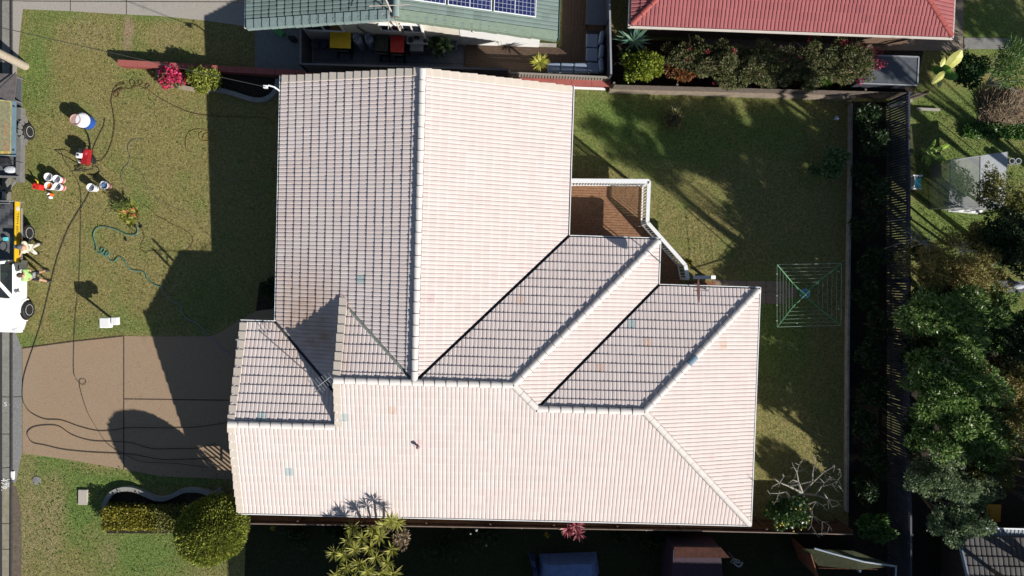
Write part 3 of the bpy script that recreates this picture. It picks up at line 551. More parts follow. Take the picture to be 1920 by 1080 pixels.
# red rendered boundary wall
rw=thing('boundary_wall','long red painted low wall with capping blocks, running from the front lawn beside the house','wall',P(232,122))
mRedW=M('red wall paint',(.23,.055,.05),.8,.12,4,.2); mRedC=M('red capping',(.33,.10,.085),.8,.12,4,.2)
for seg,(a,c) in enumerate([((233,124),(560,143)),((560,143),(1142,163))]):
    b=MB(); p,q=P(*a),P(*c); b.bar(p+Vector((0,0,.2)),q+Vector((0,0,.2)),.16,.5); b.build('wall_face',mRedW,rw)
    b=MB(); n=int((q-p).length/.8); 
    for k in range(n): b.bar(p.lerp(q,k/n)+Vector((0,0,.475)),p.lerp(q,(k+.985)/n)+Vector((0,0,.475)),.24,.05)
    b.build('capping_blocks',mRedC,rw)
b=MB(); b.bar(P(1070,164.5,.2),P(1135,167,.2),.10,.03); b.build('flashing_strip',mWhiteMetal,label='short white strip lying behind the red wall at the house corner',cat='metal strip')
# curved garden edgings of the front beds
def smooth(pts,n=6):
    out=[]; k=len(pts)
    for i in range(k-1):
        p0=pts[max(i-1,0)];p1=pts[i];p2=pts[i+1];p3=pts[min(i+2,k-1)]
        for j in range(n):
            t=j/n; out.append(tuple(.5*((2*p1[a])+(-p0[a]+p2[a])*t+(2*p0[a]-5*p1[a]+4*p2[a]-p3[a])*t*t+(-p0[a]+3*p1[a]-3*p2[a]+p3[a])*t**3) for a in (0,1)))
    out.append(tuple(pts[-1])); return out
def edging(pxs,h,wd,mat,label):
    pts=[P(x,y) for x,y in smooth(pxs,5)]; b=MB(); acc=0
    for i in range(len(pts)-1): b.bar(pts[i]+Vector((0,0,h/2-.03)),pts[i+1]+Vector((0,0,h/2-.03))+(pts[i+1]-pts[i])*.03,wd,h+.06)
    # mower strip
    return b.build('garden_edging',mat,label=label,cat='edging')
mEdge=M('edging blocks',(.27,.26,.245),.9,.2,7,.5); mEdgeT=M('sandy edging',(.33,.27,.20),.9,.2,7,.5)
edging([(298,131),(303,145),(314,155),(330,162),(348,166),(372,170)],.18,.16,mEdgeT,'sandy curved edging round the pink bush on the front lawn')
edging([(372,170),(410,170),(440,177),(468,186),(490,189),(508,183),(519,170),(523,150)],.18,.18,mEdge,'grey curved edging of the bed beside the house, below the red wall')
edging([(199,953),(203,937),(214,922),(233,915),(255,916),(275,924),(294,932),(312,933),(330,926),(348,918),(372,917),(392,922),(406,930)],.2,.17,mEdge,'grey wavy edging round the bed below the driveway')
b=MB(); b.box(P(411,925,.12),(.42,.36,.28),.5); b.build('stone_block',mConcD,bevel=.03,label='square grey stone block at the end of the wavy edging',cat='stone block')
sheet('garden_bed_or_shade',[(300,131),(306,146),(330,160),(372,168),(440,175),(468,184),(490,187),(506,181),(519,168),(523,146),(400,136)],mSoilShade,.014)
sheet('garden_bed_or_shade',[(201,952),(205,938),(216,924),(234,917),(255,918),(275,926),(294,934),(312,935),(330,928),(348,920),(372,919),(392,924),(420,940),(420,1000),(200,1000)],mSoilShade,.014)
sheet('garden_bed_or_shade',[(486,530),(525,520),(560,540),(560,574),(480,583)],mSoilShade,.016)
# ------------------------------------------------------------------ hoses and leads on the front lawn
def hose(name,label,cat,pxs,r,mat,h=.015,n=6,group=None):
    pts=smooth(pxs,n); v=[P(x,y,h+.018) for x,y in pts]; b=MB(); b.tube(v,r*.68,6)
    return b.build(name,mat,smooth=True,label=label,cat=cat,group=group)
mHBlack=M('black hose',(.025,.024,.022),.5,.3); mHBrown=M('brown hose',(.075,.028,.016),.5,.2); mHTeal=M('teal hose',(.04,.22,.20),.5,.2); mHYel=M('yellow hose',(.26,.16,.04),.5,.2)
mHGrey=M('grey hose',(.13,.13,.135),.5,.2); mHBlue=M('pale blue hose',(.22,.32,.42),.45,.1)
hose('hose','thick black suction hose from the white tank to the red pressure washer','hose',[(154,232),(160,243),(166,255),(169,268),(170,282),(171,290)],.028,mHBlack,.04)
hose('hose','short thin brown hose running up from the pressure washer','hose',[(197,222),(194,238),(188,250),(182,262),(176,276),(172,290)],.014,mHBrown)
hose('hose','reddish brown hose looping in coils near the red wall','hose',[(180,302),(190,301),(200,290),(208,272),(213,250),(215,230),(212,208),(209,190),(212,172),(218,162),(228,155),(235,157),(224,160),(219,165),(226,170),(229,164),(221,168),(213,174),(215,181),(222,180),(221,172),(214,175),(222,168),(236,166),(246,166),(254,158),(251,150),(244,152),(247,161),(258,162),(268,156),(264,150),(260,155),(266,163),(274,166),(281,161),(277,157),(273,162),(278,168),(300,184),(330,200),(360,212),(395,217),(440,219),(500,220)],.014,mHBrown,.02,5)
hose('hose','long dark lead curving from the pressure washer down across the driveway','hose',[(114,283),(122,303),(137,325),(148,345),(152,365),(152,400),(151,450),(150,500),(147,545),(142,590),(139,640),(138,690),(141,708),(149,717),(155,722),(161,718),(160,712),(153,711),(149,717),(152,735),(163,770),(178,798),(196,826),(215,842),(240,855),(268,866),(330,869),(390,876),(420,874)],.011,mHBlack,.025,5)
hose('hose','long black hose from the white bucket bending along the kerb and across the driveway','hose',[(170,357),(160,377),(145,400),(128,430),(113,468),(103,500),(92,545),(80,595),(68,635),(54,675),(44,710),(42,745),(48,762),(60,775),(85,786),(115,788),(150,800),(185,808),(215,806),(240,802),(300,802),(350,802),(395,797),(440,790)],.017,mHBlack,.02)
hose('hose','black hose lying in a long flat loop on the driveway','hose',[(405,832),(370,840),(330,841),(285,841),(245,830),(210,828),(170,826),(135,815),(112,800),(92,797),(66,800),(53,808),(52,818),(62,830),(85,835),(120,843),(170,848),(215,850),(250,852),(300,861),(350,861),(410,858)],.017,mHBlack,.02)
hose('hose','teal garden hose curving in loops over the front lawn','hose',[(254,422),(258,432),(256,439),(248,441),(236,439),(222,432),(205,427),(190,425),(180,430),(175,440),(177,450),(180,460),(181,470),(186,475),(193,474),(196,468),(192,465),(189,471),(196,479),(204,478),(203,472),(198,478),(206,488),(215,490),(220,484),(225,482),(232,487),(240,500),(250,507),(265,509),(273,513),(277,524),(290,534),(302,538)],.022,mHTeal,.03,6)
hose('hose','pale end of the garden hose trailing over shaded lawn and driveway to the house','hose',[(302,538),(308,550),(320,563),(338,573),(342,586),(350,597),(370,607),(380,617),(384,628),(400,634),(410,650),(430,664),(441,668)],.018,mHBlue,.02)
hose('hose','yellow hose coiled at the edge of the house shadow','hose',[(349,278),(349,262),(354,250),(364,244),(378,243),(390,247),(396,256),(392,264),(382,262),(384,252),(394,250),(400,254),(396,262),(386,265),(376,262),(374,252),(380,247)],.013,mHYel)
hose('hose','grey hose curling in a small arc in the middle of the lawn','hose',[(271,262),(258,260),(247,264),(241,274),(240,284),(244,294),(240,308),(232,316),(227,328),(230,342),(240,355)],.010,mHGrey)
hose('hose','thin dark lead crossing the lawn towards the house shadow','hose',[(246,312),(262,322),(274,340),(280,357),(300,375),(330,391),(352,400),(372,420),(380,432),(400,448)],.008,mHGrey)
hose('hose','brown lead bowed in a half circle beside the teal hose','hose',[(268,432),(271,446),(266,456),(264,465),(270,472),(290,470),(320,471),(345,472),(358,462),(362,450),(356,438),(340,428),(322,420),(310,412),(296,406),(284,394),(270,384),(262,378)],.010,mHBrown)
hose('hose','faint pale lead lying on the shaded lawn beside the house','hose',[(400,322),(415,333),(435,340),(460,338),(475,347),(490,370)],.010,mHGrey)
for p,q in [((241,424),(248,427)),((262,428),(266,424)),((266,424),(262,420)),((253,421),(256,428)),((236,446),(236,452))]:
    b=MB(); b.bar(P(*p,.04),P(*q,.04),.05,.05); b.build('hose_fitting',mBlack,group='black hose fittings by the small plant',label='one of the black hose fittings lying below the small red-leaved plant',cat='fitting')
# ------------------------------------------------------------------ tank, buckets, cans
tk=P(167,230); t=thing('water_tank','tall white plastic water drum with a blue side, on the front lawn','water drum',tk)
mBlue=M('blue plastic',(.02,.08,.34),.4,.1); mPl=M('white plastic',(.80,.80,.82),.4,.03)
b=MB(); b.lathe(tk,[(.27,0),(.29,.05),(.29,.40),(.285,.42)],28); b.build('shell',mBlue,t,smooth=False)
b=MB(); b.lathe(tk,[(.285,.415),(.30,.42),(.30,.48),(.24,.52),(.02,.53)],28); b.build('lid',mPl,t)
b=MB(); b.lathe(tk+Vector((-.24,.0,.02)),[(.03,0),(.20,.01),(.23,.52),(.21,.53),(.2,.48),(.02,.48)],22); b.build('side_drum',M('pink grey plastic',(.42,.27,.24),.5,.1),t)
b=MB(); b.box(tk+Vector((-.02,-.29,.40)),(.16,.06,.07)); b.build('tap',mDark,t,bevel=.01)
mInside=M('bucket inside',(.55,.56,.58),.5,.03); mPaintB=M('blue paint',(.17,.28,.45),.35,.1); mLabelR=M('red bucket print',(.55,.10,.12),.5,.1); mOrangeP=M('orange paint',(.75,.17,.02),.35,.1)
def bucket_thing(px,py,label,fill=.15,cm=mInside,hh=.38,r=.155,stripe=True):
    c=P(px,py); t=thing('bucket',label,'bucket',c,'buckets standing on the front lawn'); b=MB()
    b.lathe(c,[(r*.84,0),(r*.98,hh*.86),(r*1.07,hh*.865),(r*1.07,hh),(r*.99,hh),(r*.86,hh*fill)],24,close=False); b.lathe(c,[(.004,.004),(r*.84,.004)],24,close=False)
    b.build('pail',mPl,t)
    b=MB(); b.lathe(c,[(.004,hh*fill),(r*.865,hh*fill)],24,close=False); b.build('contents',cm,t)
    if stripe:
        b=MB(); b.lathe(c,[(r*.862+.004,hh*.12),(r*.93+.004,hh*.52)],24,close=False); b.build('print_band',mLabelR,t)
    b=MB(); b.tube([c+Vector((math.cos(a)*r*1.12,math.sin(a)*r*1.12-.01,hh*.84-.06*math.sin(a-.4 if a>.4 else 0))) for a in [.4+k*math.pi/10 for k in range(11)]],.006,4); b.build('handle',mSteel,t); return t
bucket_thing(101,334,'white bucket at the upper left of the group of four beside the fuel can')
bucket_thing(117,338,'white bucket with red print, upper right of the group of four')
bucket_thing(102,350.5,'white bucket holding orange paint, touching the red fuel can',.72,mOrangeP,stripe=False)
bucket_thing(118,352,'white bucket with red print at the lower right of the group of four',.2,M('mauve residue',(.42,.36,.40),.5,.1))
bucket_thing(180,353.5,'empty white bucket with the black hose end beside it',.2,M('grey residue',(.36,.38,.40),.5,.1),stripe=False)
bucket_thing(203,349,'bucket full of blue water beside the empty white bucket',.8,mPaintB,.34)
c=P(79,351); t=thing('fuel_can','red plastic fuel can with its yellow spout beside the white buckets','fuel can',c)
b=MB(); b.box(c+Vector((0,0,.19)),(.34,.24,.36),-.25); b.build('can_body',mRed,t,bevel=.05)
b=MB(); b.tube([c+Vector((-.1,.08,.37)),c+Vector((-.1,.02,.43)),c+Vector((-.1,-.07,.43)),c+Vector((-.1,-.11,.37))],.022,8); b.build('handle',mRed,t)
b=MB(); b.tube([c+Vector((.03,.12,.3)),c+Vector((.05,.2,.36)),c+Vector((-.02,.27,.4))],[.03,.028,.015],8); b.build('spout',mYellow,t)
b=MB(); b.lathe(c+Vector((-.06,-.05,.36)),[(.035,0),(.035,.04),(.01,.045)],12); b.build('cap',mDark,t)
c=P(99,365); t=thing('spray_bottle','small white and orange spray bottle below the fuel can','bottle',c)
b=MB(); b.lathe(c,[(.05,0),(.055,.02),(.055,.16),(.025,.2),(.02,.24)],14); b.build('bottle_body',mOrange,t)
b=MB(); b.box(c+Vector((-.02,0,.26)),(.12,.045,.05),.6); b.build('trigger_head',mPl,t,bevel=.01)
b=MB(); b.lathe(c+Vector((-.05,-.12,0)),[(.06,0),(.065,.1),(.05,.13),(.02,.14)],14); b.build('cup',mPl,t)
# petrol pressure washer
c=P(170,303); t=thing('pressure_washer','red petrol pressure washer with a white-topped engine and black frame on the front lawn','pressure washer',c)
mRedE=M('red enamel',(.32,.015,.02),.35,.1,coat=.4)
b=MB(); b.box(c+Vector((.08,.12,.42)),(.24,.62,.26),-.12); b.ball(c+Vector((.10,.30,.5)),(.12,.16,.12)); b.build('engine_cover',mRedE,t,bevel=.02)
b=MB(); b.box(c+Vector((-.14,.16,.5)),(.27,.22,.16),-.1); b.build('fuel_tank',mPl,t,bevel=.04)
b=MB(); b.lathe(c+Vector((-.17,.17,.57)),[(.045,0),(.045,.03),(.01,.035)],12); b.build('fuel_cap',mDark,t)
b=MB(); b.box(c+Vector((-.04,.37,.45)),(.3,.14,.18),-.1); 
for k in range(4): b.box(c+Vector((-.14+.07*k,.37,.55)),(.02,.13,.03),-.1)
b.build('muffler',M('sooty metal',(.06,.07,.08),.5,.3,metal=.4),t)
b=MB(); b.lathe(c+Vector((-.2,-.08,.36)),[(.055,0),(.06,.08),(.02,.1)],12); b.box(c+Vector((-.05,-.1,.38)),(.14,.1,.1)); b.build('pump',mChrome,t)
for sx in (-.26,.2):
    b=MB(); b.lathe(c+Vector((sx,.05,.15)),[(.05,-.035),(.14,-.035),(.15,-.02),(.15,.02),(.14,.035),(.05,.035)],18,ax=(1,0,0)); b.build('wheel',mBlack,t)
b=MB(); 
fr=[(-.2,.4,.2),(-.2,-.35,.2),(.2,-.35,.2),(.2,.4,.2),(-.2,.4,.2)]; b.tube([c+Vector(p) for p in fr],.018,6)
b.tube([c+Vector(p) for p in [(-.2,-.3,.2),(-.22,-.5,.75),(-.24,-.52,.9),(.2,-.48,.9),(.2,-.46,.75),(.2,-.3,.2)]],.018,6); b.build('frame',mDark,t)
b=MB(); b.tube([c+Vector(p) for p in [(-.2,-.2,.3),(-.35,-.3,.1),(-.62,-.38,.04),(-.6,-.25,.06),(-.4,-.18,.05),(-.55,-.3,.1)]],.014,6); b.tube([c+Vector(p) for p in [(.22,-.25,.3),(.4,-.2,.2),(.42,-.4,.05),(.2,-.55,.04),(-.1,-.55,.05)]],.014,6); b.build('hose_tail',mHBlack,t)
# letterbox
c=P(213,600); t=thing('letterbox','small white letterbox with two cream boxes on a short dark post, on the front lawn','letterbox',c)
b=MB(); b.bar(c,c+Vector((0,0,1.0)),.07,.07,up=(1,0,0)); b.build('post',mDark,t)
b=MB(); cc=PZ(199,605,G(c.x,c.y)+1.12); b.box(cc,(.40,.40,.26),.04); b.build('box_body',mWhite,t,bevel=.03)
b=MB(); c2=PZ(216.5,602,G(c.x,c.y)+1.14); b.box(c2,(.24,.30,.22),.04); b.box((cc+c2)/2,(.2,.1,.08)); b.build('paper_holder',mWhite,t,bevel=.02)
b=MB(); b.box(cc+Vector((-.205,0,0)),(.02,.26,.04)); b.build('slot',mDark,t)
# ladder leaning on the gable
f=P(454,632); tp=PZ(444,647,G(0,-3)+3.35); d=(tp-f); t=thing('ladder','aluminium ladder leaning on the left gable edge of the big house','ladder',f)
for s_ in (-.19,.19):
    b=MB(); o=Vector((0,s_,0)); b.bar(f+o,tp+o,.035,.085); b.build('stile',mSteel,t)
b=MB()
for k in range(1,12): p=f.lerp(tp,k/12); b.tube([p+Vector((0,-.18,0)),p+Vector((0,.18,0))],.016,6)
b.build('rungs',mSteel,t)
# side gate by the house front corner (its bars throw the striped shadow)
b0=P(470,905); gt=thing('side_gate','slatted dark gate between the garage wall and lower fence','gate',P(470,905))
b=MB()
for k in range(14): p=P(477,838+k*8.3); b.bar(p+Vector((0,0,.1)),p+Vector((0,0,1.45)),.07,.02,up=(1,0,0))
b.build('slats',mFence,gt)
for hh in (.25,1.3):
    b=MB(); b.bar(P(478,836,hh),P(478,950,hh),.04,.05); b.build('rail',mFence,gt)
# utility cover slab, kerb blocks, flush covers
b=MB(); c=P(156,932,.03); b.box(c,(.37,.62,.09),.0); b.build('cover_slab',M('pale slab',(.42,.38,.33),.9,.1,8,.3),bevel=.015,label='pale rectangular utility cover slab in the lower front lawn',cat='cover slab')
b=MB(); b.box(P(24,891,.04),(.13,.34,.09)); b.build('kerb_marker',mMark,bevel=.02,label='small white painted block on the kerb below the driveway',cat='kerb marker')
b=MB(); b.lathe(P(69,901,.0),[(.18,0),(.17,.02),(.02,.022)],18); b.build('flush_cover',mConcD,label='small round grey cover set in the lawn near the kerb',cat='cover')
# street pole and service cable
pb=P(47,124); pt=PZ(-230,-15,7.2); b=MB(); b.tube([pb,pt],[.17,.12],16); b.build('power_pole',M('pole timber',(.40,.34,.27),.85,.15,10,.3),loc=pb,smooth=False,label='pale timber power pole standing on the verge at the upper left',cat='power pole')
def cable(p,q,sag,r,label,name='overhead_cable'):
    b=MB(); pts=[p.lerp(q,k/24)-Vector((0,0,sag*4*(k/24)*(1-k/24))) for k in range(25)]; b.tube(pts,r,5); b.build(name,mHBlack,label=label,cat='cable')
cable(PZ(498,163,2.65),PZ(-200,5,7.0),.12,.012,'thin black service cable crossing above the front lawn to the house corner')
cable(P(-30,4,6.5)+Vector((-2,0,0)),PZ(470,3,2.6),.05,.010,'thin black cable crossing above the upper neighbour driveway')
# ------------------------------------------------------------------ vehicles
def wheel(t,c,r,w_,rimm,outx=1):
    b=MB(); b.lathe(c,[(r*.62,-w_/2),(r*.93,-w_/2),(r,-w_*.32),(r,w_*.32),(r*.93,w_/2),(r*.62,w_/2)],32,ax=(1,0,0)); wh=b.build('wheel',mBlack,t)
    b=MB(); k=w_/2*outx
    b.lathe(c,[(r*.64,k*1.0),(r*.60,k*1.02),(r*.57,k*.75),(r*.40,k*.55),(r*.38,k*.55)],32,ax=(1,0,0),close=False)
    b.lathe(c,[(.004,k*.98),(r*.16,k*.98),(r*.18,k*.8)],20,ax=(1,0,0),close=False)
    for i in range(6):
        a=2*math.pi*i/6; u=Vector((0,math.cos(a),math.sin(a))); b.bar(c+u*r*.12+Vector((k*.82,0,0)),c+u*r*.60+Vector((k*.82,0,0)),.085*r/.34,.03,up=(1,0,0))
    b.build('rim',rimm,wh)
    b=MB(); b.lathe(c,[(.004,k*.3),(r*.6,k*.3)],20,ax=(1,0,0),close=False); b.build('brake_disc',mDark,wh)
# white ute, nose towards the bottom of the picture; built in its own frame: x across (0 = right side), y along (front = -)
uo=P(61,580); gz=G(0,uo.y); ux=uo.x
fy=uo.y; ry=P(62,438).y; W=1.76
ute=thing('ute','white utility with yellow sided tray parked on the verge, bonnet towards the driveway','ute',(ux-W/2,(fy+ry)/2,gz))
mCar=M('white car paint',(.80,.81,.82),.25,.02,spec=.5,coat=.6)
def U(x,y,z): return (ux-x,y,gz+z)
# body shell: cross sections lofted along y (half width, sill, belt, top)
b=MB(); secs=[(fy-.86,.66,.35,.60,.62),(fy-.80,.80,.28,.66,.70),(fy-.55,.86,.25,.78,.84),(fy-.1,.88,.25,.86,.93),(fy+.45,.885,.25,.93,1.0),(fy+.95,.885,.25,.96,1.02),(fy+2.0,.885,.25,.97,1.03)]
rings=[]
for (y,hw,z0,z1,z2) in secs:
    cx=W/2; prof=[(hw*.94,z0),(hw,z0+.12),(hw,z1-.14),(hw*.965,z1),(hw*.80,z2),(hw*.4,z2+.035),(0,z2+.045)]
    ring=[U(cx-px_,y,z) for px_,z in prof]+[U(cx+px_,y,z) for px_,z in reversed(prof[:-1])]; rings.append(ring)
n0=len(rings[0]); 
for i in range(len(rings)-1):
    for j in range(n0):
        j2=(j+1)%n0; b.face([rings[i][j],rings[i][j2],rings[i+1][j2],rings[i+1][j]])
b.face(rings[0][::-1]); b.face(rings[-1]); body=b.build('body',mCar,ute,smooth=False)
bm=bmesh.new(); bm.from_mesh(body.data); bmesh.ops.remove_doubles(bm,verts=bm.verts,dist=1e-4); bmesh.ops.recalc_face_normals(bm,faces=bm.faces); bm.to_mesh(body.data); bm.free()
# wheel arches: dark liners and white lips proud of the side
def arch(t,c,r,mat_l,mat_a,x_out):
    b=MB(); b.lathe((c[0]-.02,c[1],c[2]),[(.004,0),(r,0),(r,.03),(.004,.03)],28,ax=(1,0,0)); b.build('arch_liner',mat_l,t)
    b=MB()
    pts=[Vector((x_out,c[1]+math.cos(a)*(r+.035),c[2]+math.sin(a)*(r+.035))) for a in [math.radians(d) for d in range(-15,196,12)]]; b.tube(pts,.035,6); b.build('arch_lip',mat_a,t)
wz=gz+.345
arch(ute,(ux-.01,fy,wz+.03),.40,mBlack,mCar,ux+.0); wheel(ute,Vector((ux+.0,fy,wz)),.345,.22,mChrome); wheel(ute,Vector((ux-W+.0,fy,wz)),.345,.22,mChrome,-1)
# cabin
b=MB(); hb0,hb1=.80,.66; base=[(fy+.50,1.0),(fy+2.02,1.03)]; zr=1.62
B_=[U(W/2-hb0,fy+.45,.98),U(W/2-hb0,fy+2.02,1.01),U(W/2+hb0,fy+2.02,1.01),U(W/2+hb0,fy+.45,.98)]; T_=[U(W/2-hb1,fy+1.12,zr),U(W/2-hb1,fy+1.94,zr+.02),U(W/2+hb1,fy+1.94,zr+.02),U(W/2+hb1,fy+1.12,zr)]
b.hexa([Vector(p) for p in B_][::-1],[Vector(p) for p in T_][::-1]); b.build('cab',mCar,ute,bevel=.03)
def pane(t,q,mat,name,inset=.0,out=.006,shrink=.88,parent=None):
    q=[Vector(p) for p in q]; c=sum(q,Vector())/4; n=(q[1]-q[0]).cross(q[2]-q[1]).normalized(); 
    if n.z<0: n=-n
    b=MB(); s=[c+(p-c)*shrink+n*out for p in q]; b.hexa([p-n*.008 for p in s],s); return b.build(name,mat,t)
side=[B_[0],B_[1],T_[1],T_[0]]
pane(ute,side,mGlass,'side_window',shrink=.80); pane(ute,[B_[3],B_[0],T_[0],T_[3]],mGlass,'windscreen',shrink=.88); pane(ute,[B_[2],B_[3],T_[3],T_[2]],mGlass,'side_window',shrink=.8)
b=MB(); mp=Vector(U(-.10,fy+.72,1.0)); b.ball(mp,(.11,.07,.09)); b.build('mirror',mCar,ute,smooth=True)
for hx in (.22,W-.22):
    b=MB(); b.ball(U(hx,fy-.70,.68),(.2,.14,.07)); b.build('headlight',M('lamp lens',(.55,.56,.58),.15,.1,spec=.8),ute,smooth=True)
b=MB(); b.box(U(W/2,fy-.87,.42),(1.5,.1,.2)); b.build('bumper',mCar,ute,bevel=.04)
b=MB(); b.box(U(-.008,fy+1.25,.72),(.02,1.15,.5)); b.build('door',mCar,ute,bevel=.006)
b=MB(); b.box(U(-.02,fy+1.72,.88),(.04,.16,.03)); b.build('door_handle',mDark,ute,bevel=.006)
# tray
tf=PZ(30,492,1.0).y; tb=PZ(30,378,1.0).y; tz=.82
b=MB(); b.box(U(W/2,(tf+tb)/2,tz-.05),(W+.02,abs(tb-tf),.1)); b.box(U(W/2,(tf+tb)/2,tz-.22),(.9,abs(tb-tf)+.1,.2)); b.build('tray_floor',M('tray steel',(.12,.125,.13),.5,.2,6,.2),ute)
mYb=M('yellow side board',(.62,.40,.015),.5,.12,5)
b=MB(); L0=abs(tb-tf); b.box(U(.0,(tf+tb)/2,tz+.13),(.04,L0,.26)); sb=b.build('side_board',mYb,ute,bevel=.004)
b=MB(); b.box(U(W,(tf+tb)/2,tz+.13),(.04,L0,.26)); b.build('side_board',mYb,ute)
b=MB(); b.box(U(W/2,tb,tz+.13),(W,.04,.26)); b.build('tail_board',mSteel,ute)
b=MB(); b.box(U(-.06,(tf+tb)/2-.1,tz-.04),(.06,L0-.3,.05)); b.build('tray_rail',mSteel,ute)
for yy in (tb-.02,tf+.15):
    b=MB(); b.bar(U(-.14,yy,tz+.02),U(-.02,yy,tz+.02),.05,.05); b.build('latch',mSteel,ute)
mInk=M('dark lettering',(.06,.05,.02),.6,.1)
o=text('GEOFF HALL',.18,U(-.023,tb-.98,tz+.13),0,mInk,'sign_lettering',ute,fit=1.1); 
Rr=Matrix(((0,0,1,0),(1,0,0,0),(0,1,0,0),(0,0,0,1))); o.data.transform(Rr)
b=MB(); c0=Vector(U(0,tb-.28,tz+.13)); b.lathe(c0+Vector((.021,0,0)),[(.004,.004),(.09,.004),(.09,0)],18,ax=(1,0,0),close=False); b.build('round_badge',M('badge',(.5,.5,.5),.5,.1),ute)
b=MB()
cv=[U(.10,tb-.08,tz+.02),U(.10,tb-1.02,tz+.02),U(W-.1,tb-1.02,tz+.02),U(W-.1,tb-.08,tz+.02)]
gx,gy=10,8; G0=[[Vector((ux-.08-(W-.2)*i/gx,tb-.08-.98*j/gy,gz+tz+.26+.06*math.sin(i*1.3)*math.cos(j*1.1)+random.uniform(-.015,.015))) for i in range(gx+1)] for j in range(gy+1)]
for j in range(gy):
    for i in range(gx): b.face([G0[j][i],G0[j][i+1],G0[j+1][i+1],G0[j+1][i]])
b.build('tarpaulin',M('grey tarpaulin',(.065,.068,.075),.6,.2,4,.3),ute,smooth=True)
b=MB(); b.tube([U(.1,tb-.02,tz+.25),U(.1,tb-.02,tz+.42),U(W-.1,tb-.02,tz+.46),U(W-.1,tb-.02,tz+.25)],.022,6); b.tube([U(.1,tb-.1,tz+.4),U(W-.1,tb-.14,tz+.44)],.018,6); b.build('rear_bar',mSteel,ute)
b=MB(); b.box(U(W/2,tf-.03,tz+.3),(W-.1,.05,.5)); b.build('headboard',mDark,ute)
arch(ute,(ux-.12,ry,wz),.36,mBlack,mDark,ux-.13); wheel(ute,Vector((ux-.03,ry,wz)),.345,.22,mChrome); wheel(ute,Vector((ux-W+.03,ry,wz)),.345,.22,mChrome,-1)
q=PZ(9,448,gz+tz+.1); b=MB(); b.box((q.x+.02,q.y,gz+tz+.08),(.13,.14,.14),.1); b.build('paint_tin',M('aqua tin',(.12,.55,.62),.4,.1),bevel=.01,label='small aqua tin lying on the floor of the white ute tray',cat='tin')
q=PZ(4,462,gz+tz+.1); b=MB(); b.tube([Vector((q.x+.25*math.cos(a)*.6,q.y+.2*math.sin(a),gz+tz+.03)) for a in [k*.35 for k in range(30)]],.012,5); b.build('cable_coil',mHBlack,label='black cable coiled on the floor of the white ute tray',cat='cable')
# trailer
ty=P(62,250).y; tx=P(61,250).x; tzz=G(0,ty); TW=1.9
tr=thing('trailer','long grey steel trailer with a sign board, hitched behind the white ute','trailer',(tx-TW/2,ty,tzz))
def V(x,y,z): return (tx-x,y,tzz+z)
yt=PZ(30,140,.6).y; yb=PZ(30,331,.6).y; mTS=M('trailer steel',(.17,.165,.16),.6,.2,5,.3); mMesh=M('tread plate',(.11,.115,.125),.5,.25,25,.5,bscale=60)
ysign=PZ(30,187,.9).y; ysb=PZ(30,292,.9).y
b=MB(); b.box(V(TW/2+.08,(yt+yb)/2,.56),(TW,yt-yb,.06)); b.build('floor',mMesh,tr)
b=MB(); b.box(V(.06,(ysign+yb)/2-.2,.60),(.2,(ysign-yb)+.4-.4,.26)); b.build('side_rail',mTS,tr,bevel=.01)
b=MB(); b.box(V(TW+.1,(yt+yb)/2,.66),(.05,yt-yb,.3)); b.build('side_rail',mTS,tr)
b=MB(); b.box(V(TW/2+.05,yb,.68),(TW+.1,.06,.28)); b.build('front_rail',mTS,tr)
b=MB(); z1=.98; b.hexa([V(-.02,yt+.0,z1-.03),V(.05,ysign,z1+.02),V(TW,ysign,z1+.02),V(TW,yt,z1-.03)][::-1],[V(-.02,yt,z1),V(.05,ysign,z1+.05),V(TW,ysign,z1+.05),V(TW,yt,z1)][::-1]); b.build('ramp_board',M('weathered ply',(.13,.115,.115),.8,.25,6,.4),tr)
for yy in (yt-.1,ysign):
    b=MB(); b.bar(V(.05,yy,.56),V(.05,yy,z1-.03),.05,.05,up=(1,0,0)); b.build('post',mTS,tr)
# sign board lies tilted over the box, facing the house
s0=Vector(V(.02,0,.92)); sw=1.0; sn=Vector((math.sin(math.radians(25)),0,math.cos(math.radians(25)))); su=Vector((-math.cos(math.radians(25)),0,math.sin(math.radians(25))))
sgn=thing('sign_board','weathered blue and yellow advertising board with red numbers, lying over the trailer','sign board',(s0.x,(ysign+ysb)/2,s0.z))
def SB(v,y,o=0): return s0+Vector((0,y,0))+su*v+sn*o
b=MB(); b.hexa([SB(0,ysb,-.02),SB(0,ysign,-.02),SB(1.3,ysign,-.02),SB(1.3,ysb,-.02)][::-1],[SB(0,ysb),SB(0,ysign),SB(1.3,ysign),SB(1.3,ysb)][::-1]); b.build('panel',M('sign blue',(.11,.17,.21),.6,.15,5),sgn)
b=MB(); yz=M('sign yellow',(.17,.165,.095),.7,.35,9); y0,y1=ysb+.02,ysign-.02; b.hexa([SB(.17,y0,.0),SB(.17,y1,.0),SB(.60,y1,.0),SB(.60,y0,.0)][::-1],[SB(.17,y0,.004),SB(.17,y1,.004),SB(.60,y1,.004),SB(.60,y0,.004)][::-1]); b.build('yellow_field',yz,sgn)
b=MB(); mYe=M('sign bright yellow',(.34,.29,.08),.6,.4,7)
for (a0,a1,b0,b1) in [(.17,1.3,y0,y0+.04),(.17,.60,y1-.04,y1),(.165,.19,y0,y1),(.6,.62,y0,y1),(.2,.5,y0+.04,y0+.16)]: b.hexa([SB(a0,b0,.004),SB(a0,b1,.004),SB(a1,b1,.004),SB(a1,b0,.004)][::-1],[SB(a0,b0,.008),SB(a0,b1,.008),SB(a1,b1,.008),SB(a1,b0,.008)][::-1])
b.build('yellow_border',mYe,sgn)
Rs=Matrix.Identity(4); X=Vector((0,1,0))
